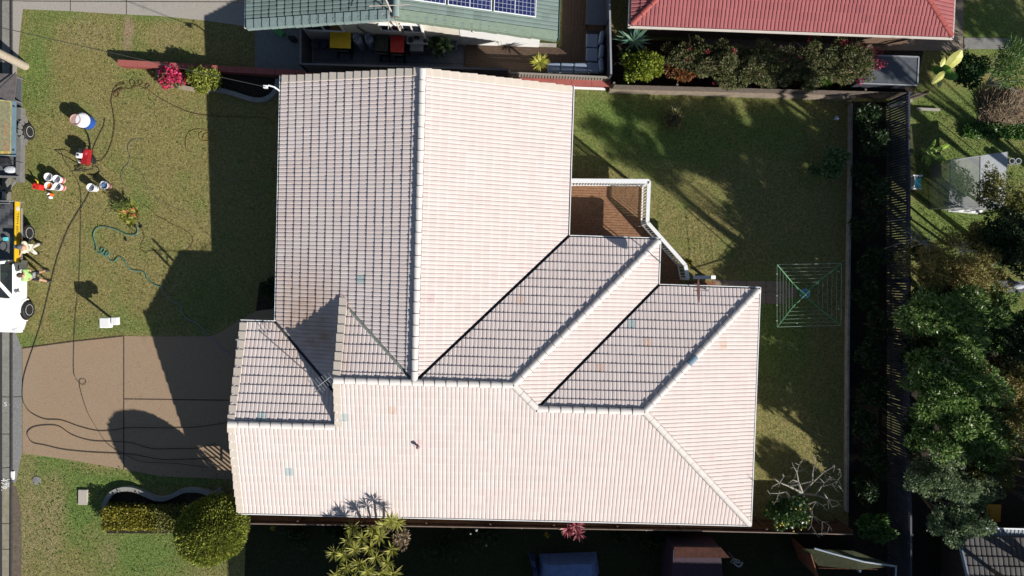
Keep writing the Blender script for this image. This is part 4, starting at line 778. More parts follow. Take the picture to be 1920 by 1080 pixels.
for i in range(3): Rs[i][0]=X[i]; Rs[i][1]=su[i]; Rs[i][2]=sn[i]
mLet=M('sign lettering',(.42,.46,.48),.6,.1); mNum=M('sign numbers',(.33,.14,.09),.6,.1)
ym=(ysb+ysign)/2
for body_,sz,v,yc,mm,ft in [('GEOFF HALL',.2,.80,ym+.12,mLet,2.05),('8864 3927',.18,.32,ym-.42,mNum,1.3)]:
    o=text(body_,sz,SB(v,yc,.010),0,mm,'sign_lettering',sgn,tilt=Rs,fit=ft)
b=MB(); b.hexa([SB(.64,y0+.3,0),SB(.64,y1-.1,0),SB(.96,y1-.1,0),SB(.96,y0+.3,0)][::-1],[SB(.64,y0+.3,.005),SB(.64,y1-.1,.005),SB(.96,y1-.1,.005),SB(.96,y0+.3,.005)][::-1]); b.build('name_field',M('sign grey blue',(.14,.18,.20),.7,.15,6),sgn)
b=MB(); c=SB(.82,y0+.15,.006); b.lathe(c,[(.004,.004),(.1,.004),(.1,0)],20,ax=sn,close=False); b.build('round_logo',M('logo blue',(.08,.15,.28),.6,.1),sgn)
for yy in (ysb+.25,ysign-.22):
    b=MB(); b.ball(SB(.08,yy,.02),.035,10,6); b.build('bolt',mDark,sgn)
arch(tr,(tx+.0,ty,tzz+.36),.0001,mBlack,mTS,tx-.3) if False else None
b=MB(); 
pts=[Vector((tx+.04,ty+math.cos(a)*.43,tzz+.36+math.sin(a)*.43)) for a in [math.radians(d) for d in (0,30,60,90,120,150,180)]]
for i in range(6): b.bar(pts[i],pts[i+1],.28,.025,up=(1,0,0))
b.build('mudguard',mTS,tr)
wheel(tr,Vector((tx+.03,ty,tzz+.34)),.33,.2,M('white rim',(.62,.60,.55),.4,.1)); wheel(tr,Vector((tx-TW-.1,ty,tzz+.34)),.33,.2,mSteel,-1)
hy=tb+.1
for xx in (.25,1.25):
    b=MB(); b.bar(V(xx,yb,.5),V(.74,hy+.25,.5),.09,.09); b.build('drawbar',mTS,tr)
b=MB(); b.box(V(.74,hy+.2,.52),(.12,.3,.12)); b.build('coupling',mSteel,tr,bevel=.02)
b=MB(); b.bar(V(.74,hy+.4,.02),V(.74,hy+.4,.62),.06,.06,up=(1,0,0)); b.build('jockey_stand',mDark,tr)
b=MB(); b.tube([V(-.02,yt+.05,z1+.06),V(.7,ysign+.2,z1+.25)],.02,5); b.build('strap_pole',mDark,tr)
q=PZ(8,316,.75); b=MB(); b.ball((q.x,q.y,tzz+.66),(.28,.16,.08),10,6); b.build('cloth_bundle',M('white cloth',(.6,.62,.65),.8,.2,8,.8),label='crumpled white and blue cloth on the trailer floor',cat='cloth')
q=PZ(2,306,.8); b=MB(); b.box((q.x-.1,q.y+.1,tzz+.75),(.4,.3,.3),.2); b.build('generator',mDark,bevel=.05,label='black boxy machine on the trailer floor behind the sign board',cat='machine')
b=MB(); b.bar(PZ(-10,293,1.05),PZ(42,305,1.0),.03,.03); b.build('extension_pole',mDark,label='thin dark pole resting across the trailer below the sign board',cat='pole')
# ------------------------------------------------------------------ people
def skinmesh(name,verts,edges,rad,mat,parent,sub=2,root=0):
    me=bpy.data.meshes.new('tmp'); me.from_pydata([tuple(v) for v in verts],edges,[]); o=bpy.data.objects.new('tmp',me); C.objects.link(o)
    sk=o.modifiers.new('s','SKIN'); sk.use_smooth_shade=True
    for i,v in enumerate(me.skin_vertices[0].data):
        r=rad[i]; v.radius=(r,r) if not isinstance(r,tuple) else r; v.use_root=(i==root)
    ss=o.modifiers.new('u','SUBSURF'); ss.levels=sub; ss.render_levels=sub
    bpy.context.view_layer.update(); dm=bpy.data.meshes.new_from_object(o.evaluated_get(bpy.context.evaluated_depsgraph_get())); bpy.data.objects.remove(o); bpy.data.meshes.remove(me)
    dm.name=name; dm.materials.clear(); dm.materials.append(mat); L=LOC[parent.name]; dm.transform(Matrix.Translation(-L)); dm.polygons.foreach_set('use_smooth',[True]*len(dm.polygons))
    n=bpy.data.objects.new(name,dm); C.objects.link(n); n.parent=parent; LOC[n.name]=L; return n
def person(label,fl,fr,head,fwd,hl_,hr_,mshirt,mtrou,mshoe,mhair,cap=None,short_tr=False,vest=None,hand_far=True):
    fl=Vector(fl);fr=Vector(fr);head=Vector(head);f=Vector((*fwd,0)).normalized(); r=Vector((f.y,-f.x,0)); base=(fl+fr)/2; up=Vector((0,0,1)); g=base.z
    t=thing('person',label,'person',base)
    tot=head.z+.12-g; top2=Vector((head.x,head.y,0))
    pel=base.lerp(Vector((head.x,head.y,g)),.38); pel.z=g+.53*tot
    nk=Vector((head.x,head.y,head.z-.14))-f*.03; chest=pel.lerp(nk,.62)
    sh=pel.lerp(nk,.86); shl=sh-r*.18; shr=sh+r*.18
    def knee(h,a): m=h.lerp(a,.5); return m+f*.05
    hpl=pel-r*.09; hpr=pel+r*.09; al=fl+up*.09; ar=fr+up*.09; kl=knee(hpl,al); kr=knee(hpr,ar)
    def elbow(s_,h): m=s_.lerp(h,.5); return m-up*.09+ (s_-sh).normalized()*.05
    hl=Vector(hl_); hr=Vector(hr_); el=elbow(shl,hl); er=elbow(shr,hr)
    def fingers(V_,E_,R_,hi,elb,hd,side):
        d=(hd-elb).normalized(); pv=d.cross(up).normalized(); 
        palm=hd+d*.05; V_.append(palm); E_.append((hi,len(V_)-1)); R_.append((.034,.02)); pi=len(V_)-1
        for k,(o,l) in enumerate([(-.028,.065),(-.01,.075),(.01,.072),(.028,.055)]):
            V_.append(palm+pv*o+d*l*.55); E_.append((pi,len(V_)-1)); R_.append(.009); V_.append(palm+pv*o+d*l-up*.02); E_.append((len(V_)-2,len(V_)-1)); R_.append(.008)
        V_.append(hd+pv*side*.045+d*.045); E_.append((hi,len(V_)-1)); R_.append(.011)
    V_=[pel,chest,sh,nk,head-up*.06,head,head+up*.07,hpl,kl,al,fl+f*.12+up*.04,hpr,kr,ar,fr+f*.12+up*.04,shl,el,hl,shr,er,hr]
    E_=[(0,1),(1,2),(2,3),(3,4),(4,5),(5,6),(0,7),(7,8),(8,9),(9,10),(0,11),(11,12),(12,13),(13,14),(2,15),(15,16),(16,17),(2,18),(18,19),(19,20)]
    R_=[.13,(.15,.11),(.12,.09),.055,.075,(.085,.1),.07,.085,.058,.045,.04,.085,.058,.045,.04,.062,.043,.03,.062,.043,.03]
    fingers(V_,E_,R_,17,el,hl,1); fingers(V_,E_,R_,20,er,hr,-1)
    # nose and ears grow from the head
    V_+= [head+f*.115-up*.02, head+r*.095-up*.01, head-r*.095-up*.01]; k=len(V_); E_+=[(5,k-3),(5,k-2),(5,k-1)]; R_+=[.017,.02,.02]
    skinmesh('body',V_,E_,R_,mSkin,t,2)
    for s_ in (-1,1):
        b=MB(); b.ball(head+f*.088+r*.033*s_+up*.015,.013,8,6); b.build('eye',mDark,t)
    b=MB(); b.box(head+f*.09-up*.055,(.03,.04,.01),math.atan2(f.y,f.x)); b.build('mouth',M('lips',(.35,.12,.1),.6,.05),t)
    skinmesh('shirt',[pel+up*.02,chest,sh,sh+up*.05,shl,shl.lerp(el,.75),shr,shr.lerp(er,.75)],[(0,1),(1,2),(2,3),(2,4),(4,5),(2,6),(6,7)],[.15,(.175,.13),(.15,.115),.07,.085,.07,.085,.07],mshirt,t)
    if vest: skinmesh('vest',[pel+up*.12,chest,sh],[(0,1),(1,2)],[.16,(.185,.14),(.165,.125)],vest,t)
    if short_tr: skinmesh('shorts',[pel,hpl,hpl.lerp(kl,.8),hpr,hpr.lerp(kr,.8)],[(0,1),(1,2),(0,3),(3,4)],[.15,.11,.095,.11,.095],mtrou,t)
    else: skinmesh('trousers',[pel,hpl,kl,al+up*.03,hpr,kr,ar+up*.03],[(0,1),(1,2),(2,3),(0,4),(4,5),(5,6)],[.15,.11,.085,.07,.11,.085,.07],mtrou,t)
    for a in (fl,fr):
        skinmesh('shoe',[a-f*.09+up*.05,a+f*.05+up*.055,a+f*.17+up*.04,a+up*.13],[(0,1),(1,2),(1,3)],[.05,.055,.042,.05],mshoe,t,1,1)
    b=MB()
    if cap:
        b.ball(head+up*.045-f*.01,(.105,.105,.085),16,8); bb=head+f*.13+up*.04; b.box(bb,(.14,.15,.015),math.atan2(f.y,f.x)); b.build('cap',cap,t)
    else: b.ball(head+up*.035-f*.02,(.105,.1,.1),16,10); b.build('hair',mhair,t,smooth=True)
    return t
mHiVis=M('lime shirt cloth',(.36,.62,.20),.85,.12,12,.3); mPaleSh=M('pale work shirt',(.60,.60,.46),.85,.15,12,.4); mVestG=M('green vest pattern',(.14,.22,.10),.85,.6,14,.3,col2=(.42,.50,.22))
gA=G(0,PZ(79,465,0).y); gB=G(0,PZ(89,516,0).y)
person('person in a pale shirt, green patterned vest and cap leaning over the yellow tray side',P(77,457),P(72,476),PZ(37,463,gA+1.56),(-1,.05),PZ(40,448,gA+1.0),PZ(38,478,gA+1.0),mPaleSh,M('pale trousers',(.62,.58,.50),.85,.12,10,.4),mDark,mDark,cap=M('grey cap',(.10,.105,.12),.7,.1),vest=mVestG)
p2=person('person in a lime shirt and dark shorts beside the ute door, holding a controller',P(87,507),P(90,527),PZ(39,516,gB+1.62),(1,-.05),PZ(61,511,gB+1.12),PZ(61,520,gB+1.12),mHiVis,M('dark shorts',(.025,.025,.03),.85,.1),mDark,M('brown hair',(.07,.05,.03),.8,.3,20,.5),short_tr=True)
q=PZ(62.5,515.5,gB+1.14); b=MB(); b.box(q,(.13,.24,.05),.0); b.box(q+Vector((.05,0,.06)),(.02,.17,.10)); b.tube([q+Vector((.05,.08,0)),q+Vector((.12,.09,.08))],.008,5); b.tube([q+Vector((.05,-.08,0)),q+Vector((.12,-.09,.08))],.008,5)
b.build('controller',M('grey controller',(.28,.29,.31),.5,.15),bevel=.006,label='grey handheld controller in the hands of the person in lime',cat='controller')
# ------------------------------------------------------------------ neighbours to the north
def base(px,py,h): p=P(px,py,h); return Vector((p.x,p.y,G(p.x,p.y)))
eN=1.95; a=PZ(463,50,eN); xr_=PZ(1044,68,eN).x; xl_=a.x; yN=a.y-.05; xmN=(xl_+xr_)/2; TN=.275; rN=eN+TN*(xr_-xl_)/2
nh=thing('house','green tiled house with solar panels and a cream wall at the top','house',(xmN,yN+6,0))
mGT=TILE('green roof tiles',(.17,.225,.21),.14,stain=(.16,.20,.17),stain_amt=.5)
tiled('roof',[('x',1,xl_,[([(xl_,yN),(xmN,yN),(xmN,yN+14),(xl_,yN+14)],{})]),('x',-1,xr_,[([(xr_,yN),(xmN,yN),(xmN,yN+14),(xr_,yN+14)],{})])],[mGT],nh,eN,TN,gauge=.32,roll=.15)
mGC=M('green capping',(.23,.30,.29),.75,.1,5,.2); mGC2=M('sage capping',(.20,.26,.20),.75,.1,5,.2)
b=MB(); caps(b,(xmN,yN,rN+.04),(xmN,yN+14,rN+.04)); b.build('ridge_capping',[mGC,mGC,mMortarShade],nh)
b=MB(); barge(b,(xl_,yN,eN),(xmN,yN,rN),(0,-1,0),.30); b.build('barge_capping',mGC,nh); b=MB(); barge(b,(xr_,yN,eN),(xmN,yN,rN),(0,-1,0),.30); b.build('barge_capping',mGC2,nh)
b=MB(); gutter(b,(xr_,yN),(xr_,yN+14),(1,0),eN); gb_=b.build('gutter',[M('green gutter',(.10,.16,.14),.5,.1),mGutterIn],nh); b=MB(); gutter(b,(xl_,yN),(xl_,yN+14),(-1,0),eN); b.build('gutter',[mWhiteMetal,mGutterIn],nh)
yw=P(720,80,0).y+.02; g_=G(0,yw); wx0=P(560,60).x+.5; wxm=PZ(866,80,-.5).x; wx1=P(1010,80).x
def gz_(x): return rN-.12-TN*abs(x-xmN)
b=MB(); b.hexa([(wx0,yw,g_-.1),(wxm,yw,g_-.1),(wxm,yw,gz_(wxm)),(xmN,yw,gz_(xmN)),(wx0,yw,gz_(wx0))],[(wx0,yw+11,g_-.1),(wxm,yw+11,g_-.1),(wxm,yw+11,gz_(wxm)),(xmN,yw+11,gz_(xmN)),(wx0,yw+11,gz_(wx0))]); b.build('wall',mRender,nh)
b=MB(); b.hexa([(wxm+.01,yw-.02,g_-.1),(wx1,yw-.02,g_-.1),(wx1,yw-.02,gz_(wx1)),(wxm+.01,yw-.02,gz_(wxm))],[(wxm+.01,yw+11,g_-.1),(wx1,yw+11,g_-.1),(wx1,yw+11,gz_(wx1)),(wxm+.01,yw+11,gz_(wxm))]); b.build('wall',M('white render',(.78,.78,.78),.7,.05,4,.2),nh,label='white rendered wall section')
for (x0,y0,x1_,y1_) in [(573,42,636,54),(716,45,752,55),(756,45,788,57),(888,51,934,58)]:
    p=PY(x0,y1_,yw); q=PY(x1_,y0,yw); window(((p.x+q.x)/2,yw-.04,(p.z+q.z)/2),abs(q.x-p.x),abs(q.z-p.z),(0,-1,0),nh)
b=MB(); p=PY(700,60,yw); b.tube([(p.x+.0,yw-.06,g_+.2),(p.x-.5,yw-.06,g_+1.9)],.03,6); b.build('pipe',mDark,nh)
b=MB(); p=PY(790,45,yw); b.bar((p.x,yw-.09,g_+.1),(p.x,yw-.09,gz_(p.x)-.05),.09,.07,up=(1,0,0)); b.build('downpipe',mWhite,nh)
b=MB(); p=PY(751,60,yw-.25); q=Vector((p.x-.05,yw-.25,5.4)); b.tube([p,q],.028,6)
for z_,l in ((4.9,.55),(4.2,.7),(3.5,.4),(5.3,.3)): b.tube([(p.x-l,yw-.25-.05,z_),(p.x+l,yw-.25+.05,z_)],.013,5)
b.tube([(p.x,yw-.25,4.2),(p.x,yw-1.1,4.3)],.013,5); b.tube([p,Vector((p.x,yw,p.z))],.02,5); b.build('tv_antenna',M('cream metal',(.55,.47,.42),.6,.1),nh)
# solar panels on the east slope
mCell=bpy.data.materials.new('solar cells'); mCell.use_nodes=True; t_=mCell.node_tree; bb=t_.nodes['Principled BSDF']; bb.inputs['Roughness'].default_value=.15; bb.inputs['Specular IOR Level'].default_value=.6
br=t_.nodes.new('ShaderNodeTexBrick'); br.offset=0; br.inputs['Color1'].default_value=(.012,.018,.075,1); br.inputs['Color2'].default_value=(.02,.03,.12,1); br.inputs['Mortar'].default_value=(.42,.45,.5,1); br.inputs['Scale'].default_value=1; br.inputs['Mortar Size'].default_value=.0065; br.inputs['Brick Width'].default_value=.156; br.inputs['Row Height'].default_value=.156
tcx=t_.nodes.new('ShaderNodeTexCoord'); t_.links.new(tcx.outputs['UV'],br.inputs['Vector']); t_.links.new(br.outputs['Color'],bb.inputs['Base Color'])
def solar(c,w_,h_):
    # c: plan centre on the east slope; w_ down-slope length, h_ along y
    def S_(dx,dy,o): x=c.x+dx; return Vector((x,c.y+dy,rN-TN*(x-xmN)+.15+o))
    k=.5*w_*.964
    b=MB(); b.hexa([S_(-k,-h_/2,-.03),S_(k,-h_/2,-.03),S_(k,h_/2,-.03),S_(-k,h_/2,-.03)],[S_(-k,-h_/2,0),S_(k,-h_/2,0),S_(k,h_/2,0),S_(-k,h_/2,0)]); f=b.build('solar_panel',mWhiteMetal,nh)
    me=bpy.data.meshes.new('cells'); kk=k-.025; hh=h_/2-.025; L=LOC[nh.name]
    me.from_pydata([tuple(S_(a_,b_,.004)-L) for a_,b_ in ((-kk,-hh),(kk,-hh),(kk,hh),(-kk,hh))],[],[(0,1,2,3)]); uvl=me.uv_layers.new(name='UVMap')
    for l,uv in zip(uvl.data,((0,0),(w_-.05,0),(w_-.05,h_-.05),(0,h_-.05))): l.uv=uv
    me.materials.append(mCell); o=bpy.data.objects.new('cells',me); C.objects.link(o); o.parent=f
    g=MB(); m0=S_(0,-hh,.007); g.bar(m0,S_(0,hh,.007),.02,.006); g.build('centre_bar',mWhiteMetal,f)
e0=PZ(1006,34,rN-TN*(PZ(1006,34,2.5).x-xmN)+.12)
pr=.0
for r_ in range(3):
    for k in range(3): solar(Vector((e0.x-.82-k*1.67,e0.y+.52+r_*1.02+.0,0)),1.65,1.0)
# paving, decks and screens beside it
mPav=M('grey pavers',(.13,.14,.16),.85,.15,6,.3,bscale=60)
sheet('paving',[(478,52),(590,58),(590,140),(478,134)],M('side slab',(.20,.21,.215),.9,.15,6,.3,bscale=60),.014)
sheet('paving',[(588,56),(872,70),(872,150),(588,141)],mPav,.018,lines=[((680,60),(680,145)),((760,62),(760,147)),((588,112),(872,120))],lmat=mDark,lw=.02)
nd=thing('deck','low dark brown deck in two board directions under the neighbour sofa','deck',base(1000,110,0))
gf=lambda x,y:G(x,y)+.13
def pl_(*pts): return [tuple(P(x,y,.13))[:2] for x,y in pts]
b=MB(); x0=P(873,90,.13).x; x1=P(1052,90,.13).x; ya=P(960,86,.13).y; yb_=P(960,146,.13).y
boards(b,[(x0,ya),(x1,ya),(x1,yb_),(x0,yb_)],gf,'x'); b.build('floor_boards',mDeckD,nd)
b=MB(); x2_=P(1136,60,.13).x; boards(b,[(x1+.01,yb_),(x2_,yb_),(x2_,ya+3.2),(x1+.01,ya+3.2)],gf,'y',.12,.01); b.build('floor_boards',mDeckD,nd)
b=MB(); b.prism([(x0,ya+.005),(x1-.2,ya+.005),(x1-.2,ya+.16),(x0,ya+.16)],lambda x,y:G(x,y),lambda x,y:G(x,y)+.16); b.build('edge_strip',mConc,nd)
def panel_fence(name,label,pxs,h,mat,th=.05,cap=None,cat='fence'):
    pts=[P(x,y) for x,y in pxs]; t=thing(name,label,cat,pts[0])
    for i in range(len(pts)-1):
        b=MB(); p,q=pts[i],pts[i+1]; b.bar(p+Vector((0,0,h/2)),q+Vector((0,0,h/2)),th,h); b.build('panel',mat,t)
        n=max(1,round((q-p).length/2.3))
        for k in range(n+1):
            c=p.lerp(q,k/n); b=MB(); b.bar(c,c+Vector((0,0,h+.02)),.07,.07,up=(1,0,0)); b.build('post',mat,t)
        if cap: b=MB(); b.bar(p+Vector((0,0,h+.02)),q+Vector((0,0,h+.02)),.07,.03); b.build('capping',cap,t)
    return t
panel_fence('panel_fence','charcoal panel fence around the narrow paved bin area',[(584,78),(584,141),(950,151)],1.55,mCharcoal,cap=M('charcoal cap',(.12,.13,.16),.5,.1))
panel_fence('panel_fence','dark boundary fence with a pale cap, right of the outdoor sofa',[(1131,-60),(1133,60),(1135,158)],1.5,mCharcoal,cap=M('pale cap',(.30,.31,.35),.5,.1))
paling_fence('slat_screen','cream slatted screen behind the outdoor sofa, above the red wall',[(955,149.5),(1137,158)],1.0,M('cream slats',(.27,.24,.21),.7,.1),.075,.045,h0=.1,rails=True,posts=1.8,cap=.07)
def bin_(px,py,h,lidm,label,w_=.58,d_=.74,rz=0,bodym=None,tilt=0):
    c=base(px,py,h); t=thing('wheelie_bin',label,'bin',c,'wheelie bins'); ca,sa=math.cos(rz),math.sin(rz)
    b=MB(); b.box(c+Vector((0,0,.5)),(w_*.74,d_*.72,.98),rz,0,1.22); b.build('bin_body',bodym or M('dark green plastic',(.015,.03,.022),.5,.1),t,bevel=.02)
    b=MB(); b.box(c+Vector((0,0,1.02)),(w_,d_,.05),rz); b.box(c+Vector((0,0,1.055)),(w_*.62,d_*.62,.03),rz); b.box(c+Vector((0,0,1.07)),(w_*.4,d_*.4,.02),rz); b.build('lid',lidm,t,bevel=.02)
    b=MB(); 
    for s_ in (-1,1): b.lathe(c+Vector((s_*w_*.34*ca+.36*sa,s_*w_*.34*sa-.36*ca,.12)),[(.02,-.03),(.11,-.03),(.11,.03),(.02,.03)],14,ax=(ca,sa,0))
    b.build('wheels',mBlack,t); b=MB(); b.bar(c+Vector((-w_*.4*ca+.42*sa,-w_*.4*sa-.42*ca,.98)),c+Vector((w_*.4*ca+.42*sa,w_*.4*sa-.42*ca,.98)),.04,.04); b.build('handle',mDark,t); return t
bin_(638,75,1.05,mYellow,'bin with a broad yellow lid against the cream wall',.84,.64)
bin_(716,81,1.0,M('dark lid',(.015,.022,.02),.5,.1),'all dark green bin between gas bottles and red lid',.52,.66)
bin_(745,83,1.02,M('red lid',(.42,.02,.02),.4,.1),'bin with a red lid beside the stainless barbecue',.55,.66)
bin_(1862,962,1.0,M('orange lid',(.45,.22,.01),.5,.1),'bin with an orange yellow lid in the shade above the grey tiled roof',.58,.70)
def lathe_thing(name,label,cat,c,prof,mat,n=20,group=None,extra=None):
    b=MB(); b.lathe(c,prof,n)
    if extra: extra(b,c)
    return b.build(name,mat,loc=c,label=label,cat=cat,group=group)
mCyl=M('silver cylinder paint',(.30,.34,.42),.4,.1)
def cyl_top(b,c):
    b.lathe(c+Vector((0,0,1.02)),[(.13,0),(.14,.14),(.125,.14),(.115,.02)],18,close=False); b.lathe(c+Vector((0,0,1.0)),[(.03,0),(.03,.12),(.01,.13)],10)
for px,lb in ((669,'left gas cylinder of the pair beside the yellow lidded bin'),(691,'right gas cylinder of the pair, nearer the red lidded bin')):
    lathe_thing('gas_cylinder',lb,'gas cylinder',base(px,72,1.05),[(.15,0),(.19,.05),(.19,.86),(.15,.98),(.05,1.03),(.01,1.03)],mCyl,22,'gas cylinders by the wall',cyl_top)
for px,lb in ((590,'left small grey pot in the corner of the paved area'),(607,'right small grey pot, nearer the yellow lidded bin')):
    lathe_thing('pot',lb,'pot',base(px,83,.3),[(.1,0),(.15,.28),(.16,.3),(.13,.3),(.11,.22),(.01,.22)],M('slate pot',(.12,.14,.18),.7,.1),18,'small pots')
c=base(782,80,.9); t=thing('barbecue','stainless steel barbecue beside the bin with the red lid','barbecue',c); b=MB(); b.box(c+Vector((0,.12,.86)),(.88,.36,.08)); b.build('hood_top',M('stainless',(.38,.40,.43),.35,.1,metal=.5),t,bevel=.01)
b=MB(); b.box(c+Vector((-.02,-.18,.62)),(.55,.3,.5)); b.build('cabinet',M('dull steel',(.15,.17,.2),.5,.1,metal=.4),t,bevel=.01)
b=MB()
for s_ in ((-.38,.25),(.38,.25),(-.38,-.25),(.38,-.25)): b.bar(c+Vector((s_[0],s_[1],.0)),c+Vector((s_[0],s_[1],.82)),.04,.04,up=(1,0,0))
b.build('legs',mDark,t)
for dx,dy,rr in ((-.26,.1,.11),(-.07,.19,.07),(.03,.19,.07),(.33,.08,.08)):
    b=MB(); b.lathe(c+Vector((dx,dy,.9)),[(.004,0),(rr,0),(rr,.05),(rr*.6,.06),(.004,.06)],16); b.build('burner_knob',mDark,t)
c=base(848,72,.7); b=MB(); b.box(c+Vector((0,.05,.55)),(.38,.26,.3)); b.lathe(c+Vector((.05,-.12,.3)),[(.02,-.1),(.22,-.1),(.22,-.08),(.1,-.08),(.1,.08),(.22,.08),(.22,.1),(.02,.1)],20,ax=(1,0,0)); b.build('hose_reel',[M('reel grey',(.22,.24,.28),.6,.1)],bevel=.005,label='grey hose reel box against the wall beside the leafy plant',cat='hose reel')
b=MB(); c=base(548,72,.4); b.box(c+Vector((0,0,.3)),(.26,.14,.5)); b.build('utility_box',mDark,bevel=.01,label='small black utility box left of the charcoal fence',cat='utility box')
b=MB(); c=base(521,58,.3); b.box(c+Vector((0,0,.1)),(.4,.22,.2),-.5); b.build('crate',M('green crate',(.10,.36,.12),.6,.2),bevel=.02,label='green crate on the slab below the green roof',cat='crate')
# corner sofa
mCush=M('blue grey cushion',(.22,.27,.36),.9,.06,12,.3); mWick=M('dark wicker',(.05,.05,.055),.8,.3,30,.4)
c=base(1110,110,0); t=thing('corner_sofa','blue grey corner sofa of square cushions on the dark deck','sofa',c); z0=G(0,c.y)
p=P(1099,58,.42); q=P(1136,137,.42); b=MB(); b.box(((p.x+q.x)/2+.06,(p.y+q.y)/2,z0+.18),(abs(q.x-p.x)+.1,abs(q.y-p.y)+.06,.32)); b.build('frame',mWick,t)
p2_=P(1027,117,.42); b=MB(); b.box(((p2_.x+p.x)/2,(p2_.y+q.y)/2+.02,z0+.18),(abs(p.x-p2_.x),abs(p2_.y-q.y)+.05,.32)); b.build('frame',mWick,t)
b=MB(); b.box((q.x+.06,(p.y+q.y)/2,z0+.36),(.08,abs(q.y-p.y)+.1,.66)); b.build('back_frame',mWick,t)
for y0,y1 in ((64,90),(90,116),(117,137)):
    a_=P(1099,y0,.45); c_=P(1121,y1,.45); b=MB(); b.box(((a_.x+c_.x)/2,(a_.y+c_.y)/2,z0+.43),(abs(a_.x-c_.x)-.015,abs(a_.y-c_.y)-.02,.14)); b.build('seat_cushion',mCush,t,bevel=.035)
for y0,y1,r_ in ((61,84,-.12),(86,110,-.05),(111,136,.1)):
    a_=P(1121,y0,.6); c_=P(1133,y1,.6); b=MB(); b.box(((a_.x+c_.x)/2,(a_.y+c_.y)/2,z0+.62),(.17,abs(a_.y-c_.y)-.02,.40),r_); b.build('back_cushion',mCush,t,bevel=.05)
for x0_,x1_,r_ in ((1026,1050,.05),(1051,1075,0),(1076,1100,.04),(1101,1124,-.12)):
    a_=P(x0_,118,.5); c_=P(x1_,137,.5); b=MB(); b.box(((a_.x+c_.x)/2,(a_.y+c_.y)/2,z0+.52),(abs(a_.x-c_.x)-.015,abs(a_.y-c_.y)-.02,.2),r_); b.build('back_cushion',mCush,t,bevel=.05)
c=base(1119,12,.7); t=thing('outdoor_table','grey rectangular outdoor table above the sofa','table',c); b=MB(); b.box(c+Vector((0,.2,.7)),(.86,1.9,.04)); b.build('table_top',M('slate top',(.12,.135,.165),.5,.1),t,bevel=.006)
for sx_ in (-.36,.36):
    for sy_ in (-.65,1.05):
        b=MB(); b.bar(c+Vector((sx_,sy_,0)),c+Vector((sx_,sy_,.68)),.05,.05,up=(1,0,0)); b.build('leg',mDark,t)
# red roofed house
eR=2.1; a=PZ(1183,51,eR); xr_=PZ(1784,62,eR).x; xl_=a.x; yR=PZ(1480,57,eR).y; D=5.2
rh_=thing('house','red tiled hip roofed house with a white gutter at the top right','house',((xl_+xr_)/2,yR+5,0))
mRT=TILE('red roof tiles',(.34,.115,.12),.09,stain=(.22,.07,.08),stain_amt=.4)
tiled('roof',[('y',1,yR,[([(xl_,yR),(xr_,yR),(xr_-D,yR+D),(xl_+D,yR+D)],{})]),('x',1,xl_,[([(xl_,yR),(xl_+D,yR+D),(xl_,yR+2*D)],{})]),('x',-1,xr_,[([(xr_,yR),(xr_-D,yR+D),(xr_,yR+2*D)],{})]),('y',-1,yR+2*D,[([(xl_,yR+2*D),(xr_,yR+2*D),(xr_-D,yR+D),(xl_+D,yR+D)],{})])],[mRT],rh_,eR,.33,roll=.15,gauge=.32,rh=.05,lip=.03)
mRC=M('red ridge tile',(.34,.08,.07),.7,.1,4)
for p,q in (((xl_,yR,eR+.03),(xl_+D,yR+D,eR+.33*D+.03)),((xr_,yR,eR+.03),(xr_-D,yR+D,eR+.33*D+.03)),((xl_+D,yR+D,eR+.33*D+.03),(xr_-D,yR+D,eR+.33*D+.03))):
    b=MB(); caps(b,p,q,r=.10,step=.5); b.build('ridge_capping',[mRC,mRC,mMortarShade],rh_)
b=MB(); 
for p,q,o in (((xl_-.1,yR),(xr_+.1,yR),(0,-1)),((xl_,yR-.1),(xl_,yR+2*D),(-1,0)),((xr_,yR-.1),(xr_,yR+2*D),(1,0))): gutter(b,p,q,o,eR,g=.06)
b.build('gutter',[M('cream gutter',(.62,.57,.52),.5,.05),mGutterIn],rh_)
b=MB(); b.prism([(xl_+.5,yR+.5),(xr_-.5,yR+.5),(xr_-.5,yR+2*D-.5),(xl_+.5,yR+2*D-.5)],lambda x,y:G(x,y)-.1,eR-.03); b.build('wall',M('brown brick',(.16,.10,.07),.9,.2,6,.4),rh_)
mTanC=M('tan concrete',(.24,.20,.155),.9,.15,6,.3,bscale=60)
sheet('path',[(1290,70),(1806,72),(1806,96),(1500,92),(1290,90)],mTanC,.022); sheet('path',[(1808,70),(1900,72),(1900,92),(1808,92)],mConcD,.024); sheet('path',[(1760,-60),(1806,-60),(1806,72),(1760,72)],mTanC,.022)
# grey shed in the shrubs
c=base(1668,130,1.7); t=thing('garden_shed','flat slate grey shed roof among the flowering shrubs','shed',c); a_=PZ(1614,103,c.z+1.7); d_=PZ(1720,160,c.z+1.7)
b=MB(); b.prism([(a_.x,d_.y),(d_.x,d_.y),(d_.x,a_.y),(a_.x,a_.y)],c.z+1.64,c.z+1.7); b.build('roof',M('slate sheet',(.085,.095,.11),.6,.15,4,.3),t)
b=MB(); b.prism([(a_.x+.08,d_.y+.08),(d_.x-.08,d_.y+.08),(d_.x-.08,a_.y-.08),(a_.x+.08,a_.y-.08)],c.z-.1,c.z+1.63); b.build('wall',mCharcoal,t)
b=MB()
for p,q in (((a_.x,d_.y),(d_.x,d_.y)),((d_.x,d_.y),(d_.x,a_.y)),((a_.x,a_.y),(d_.x,a_.y))): b.bar((*p,c.z+1.71),(*q,c.z+1.71),.05,.03)
b.build('roof_trim',M('pale trim',(.28,.30,.32),.5,.1),t)
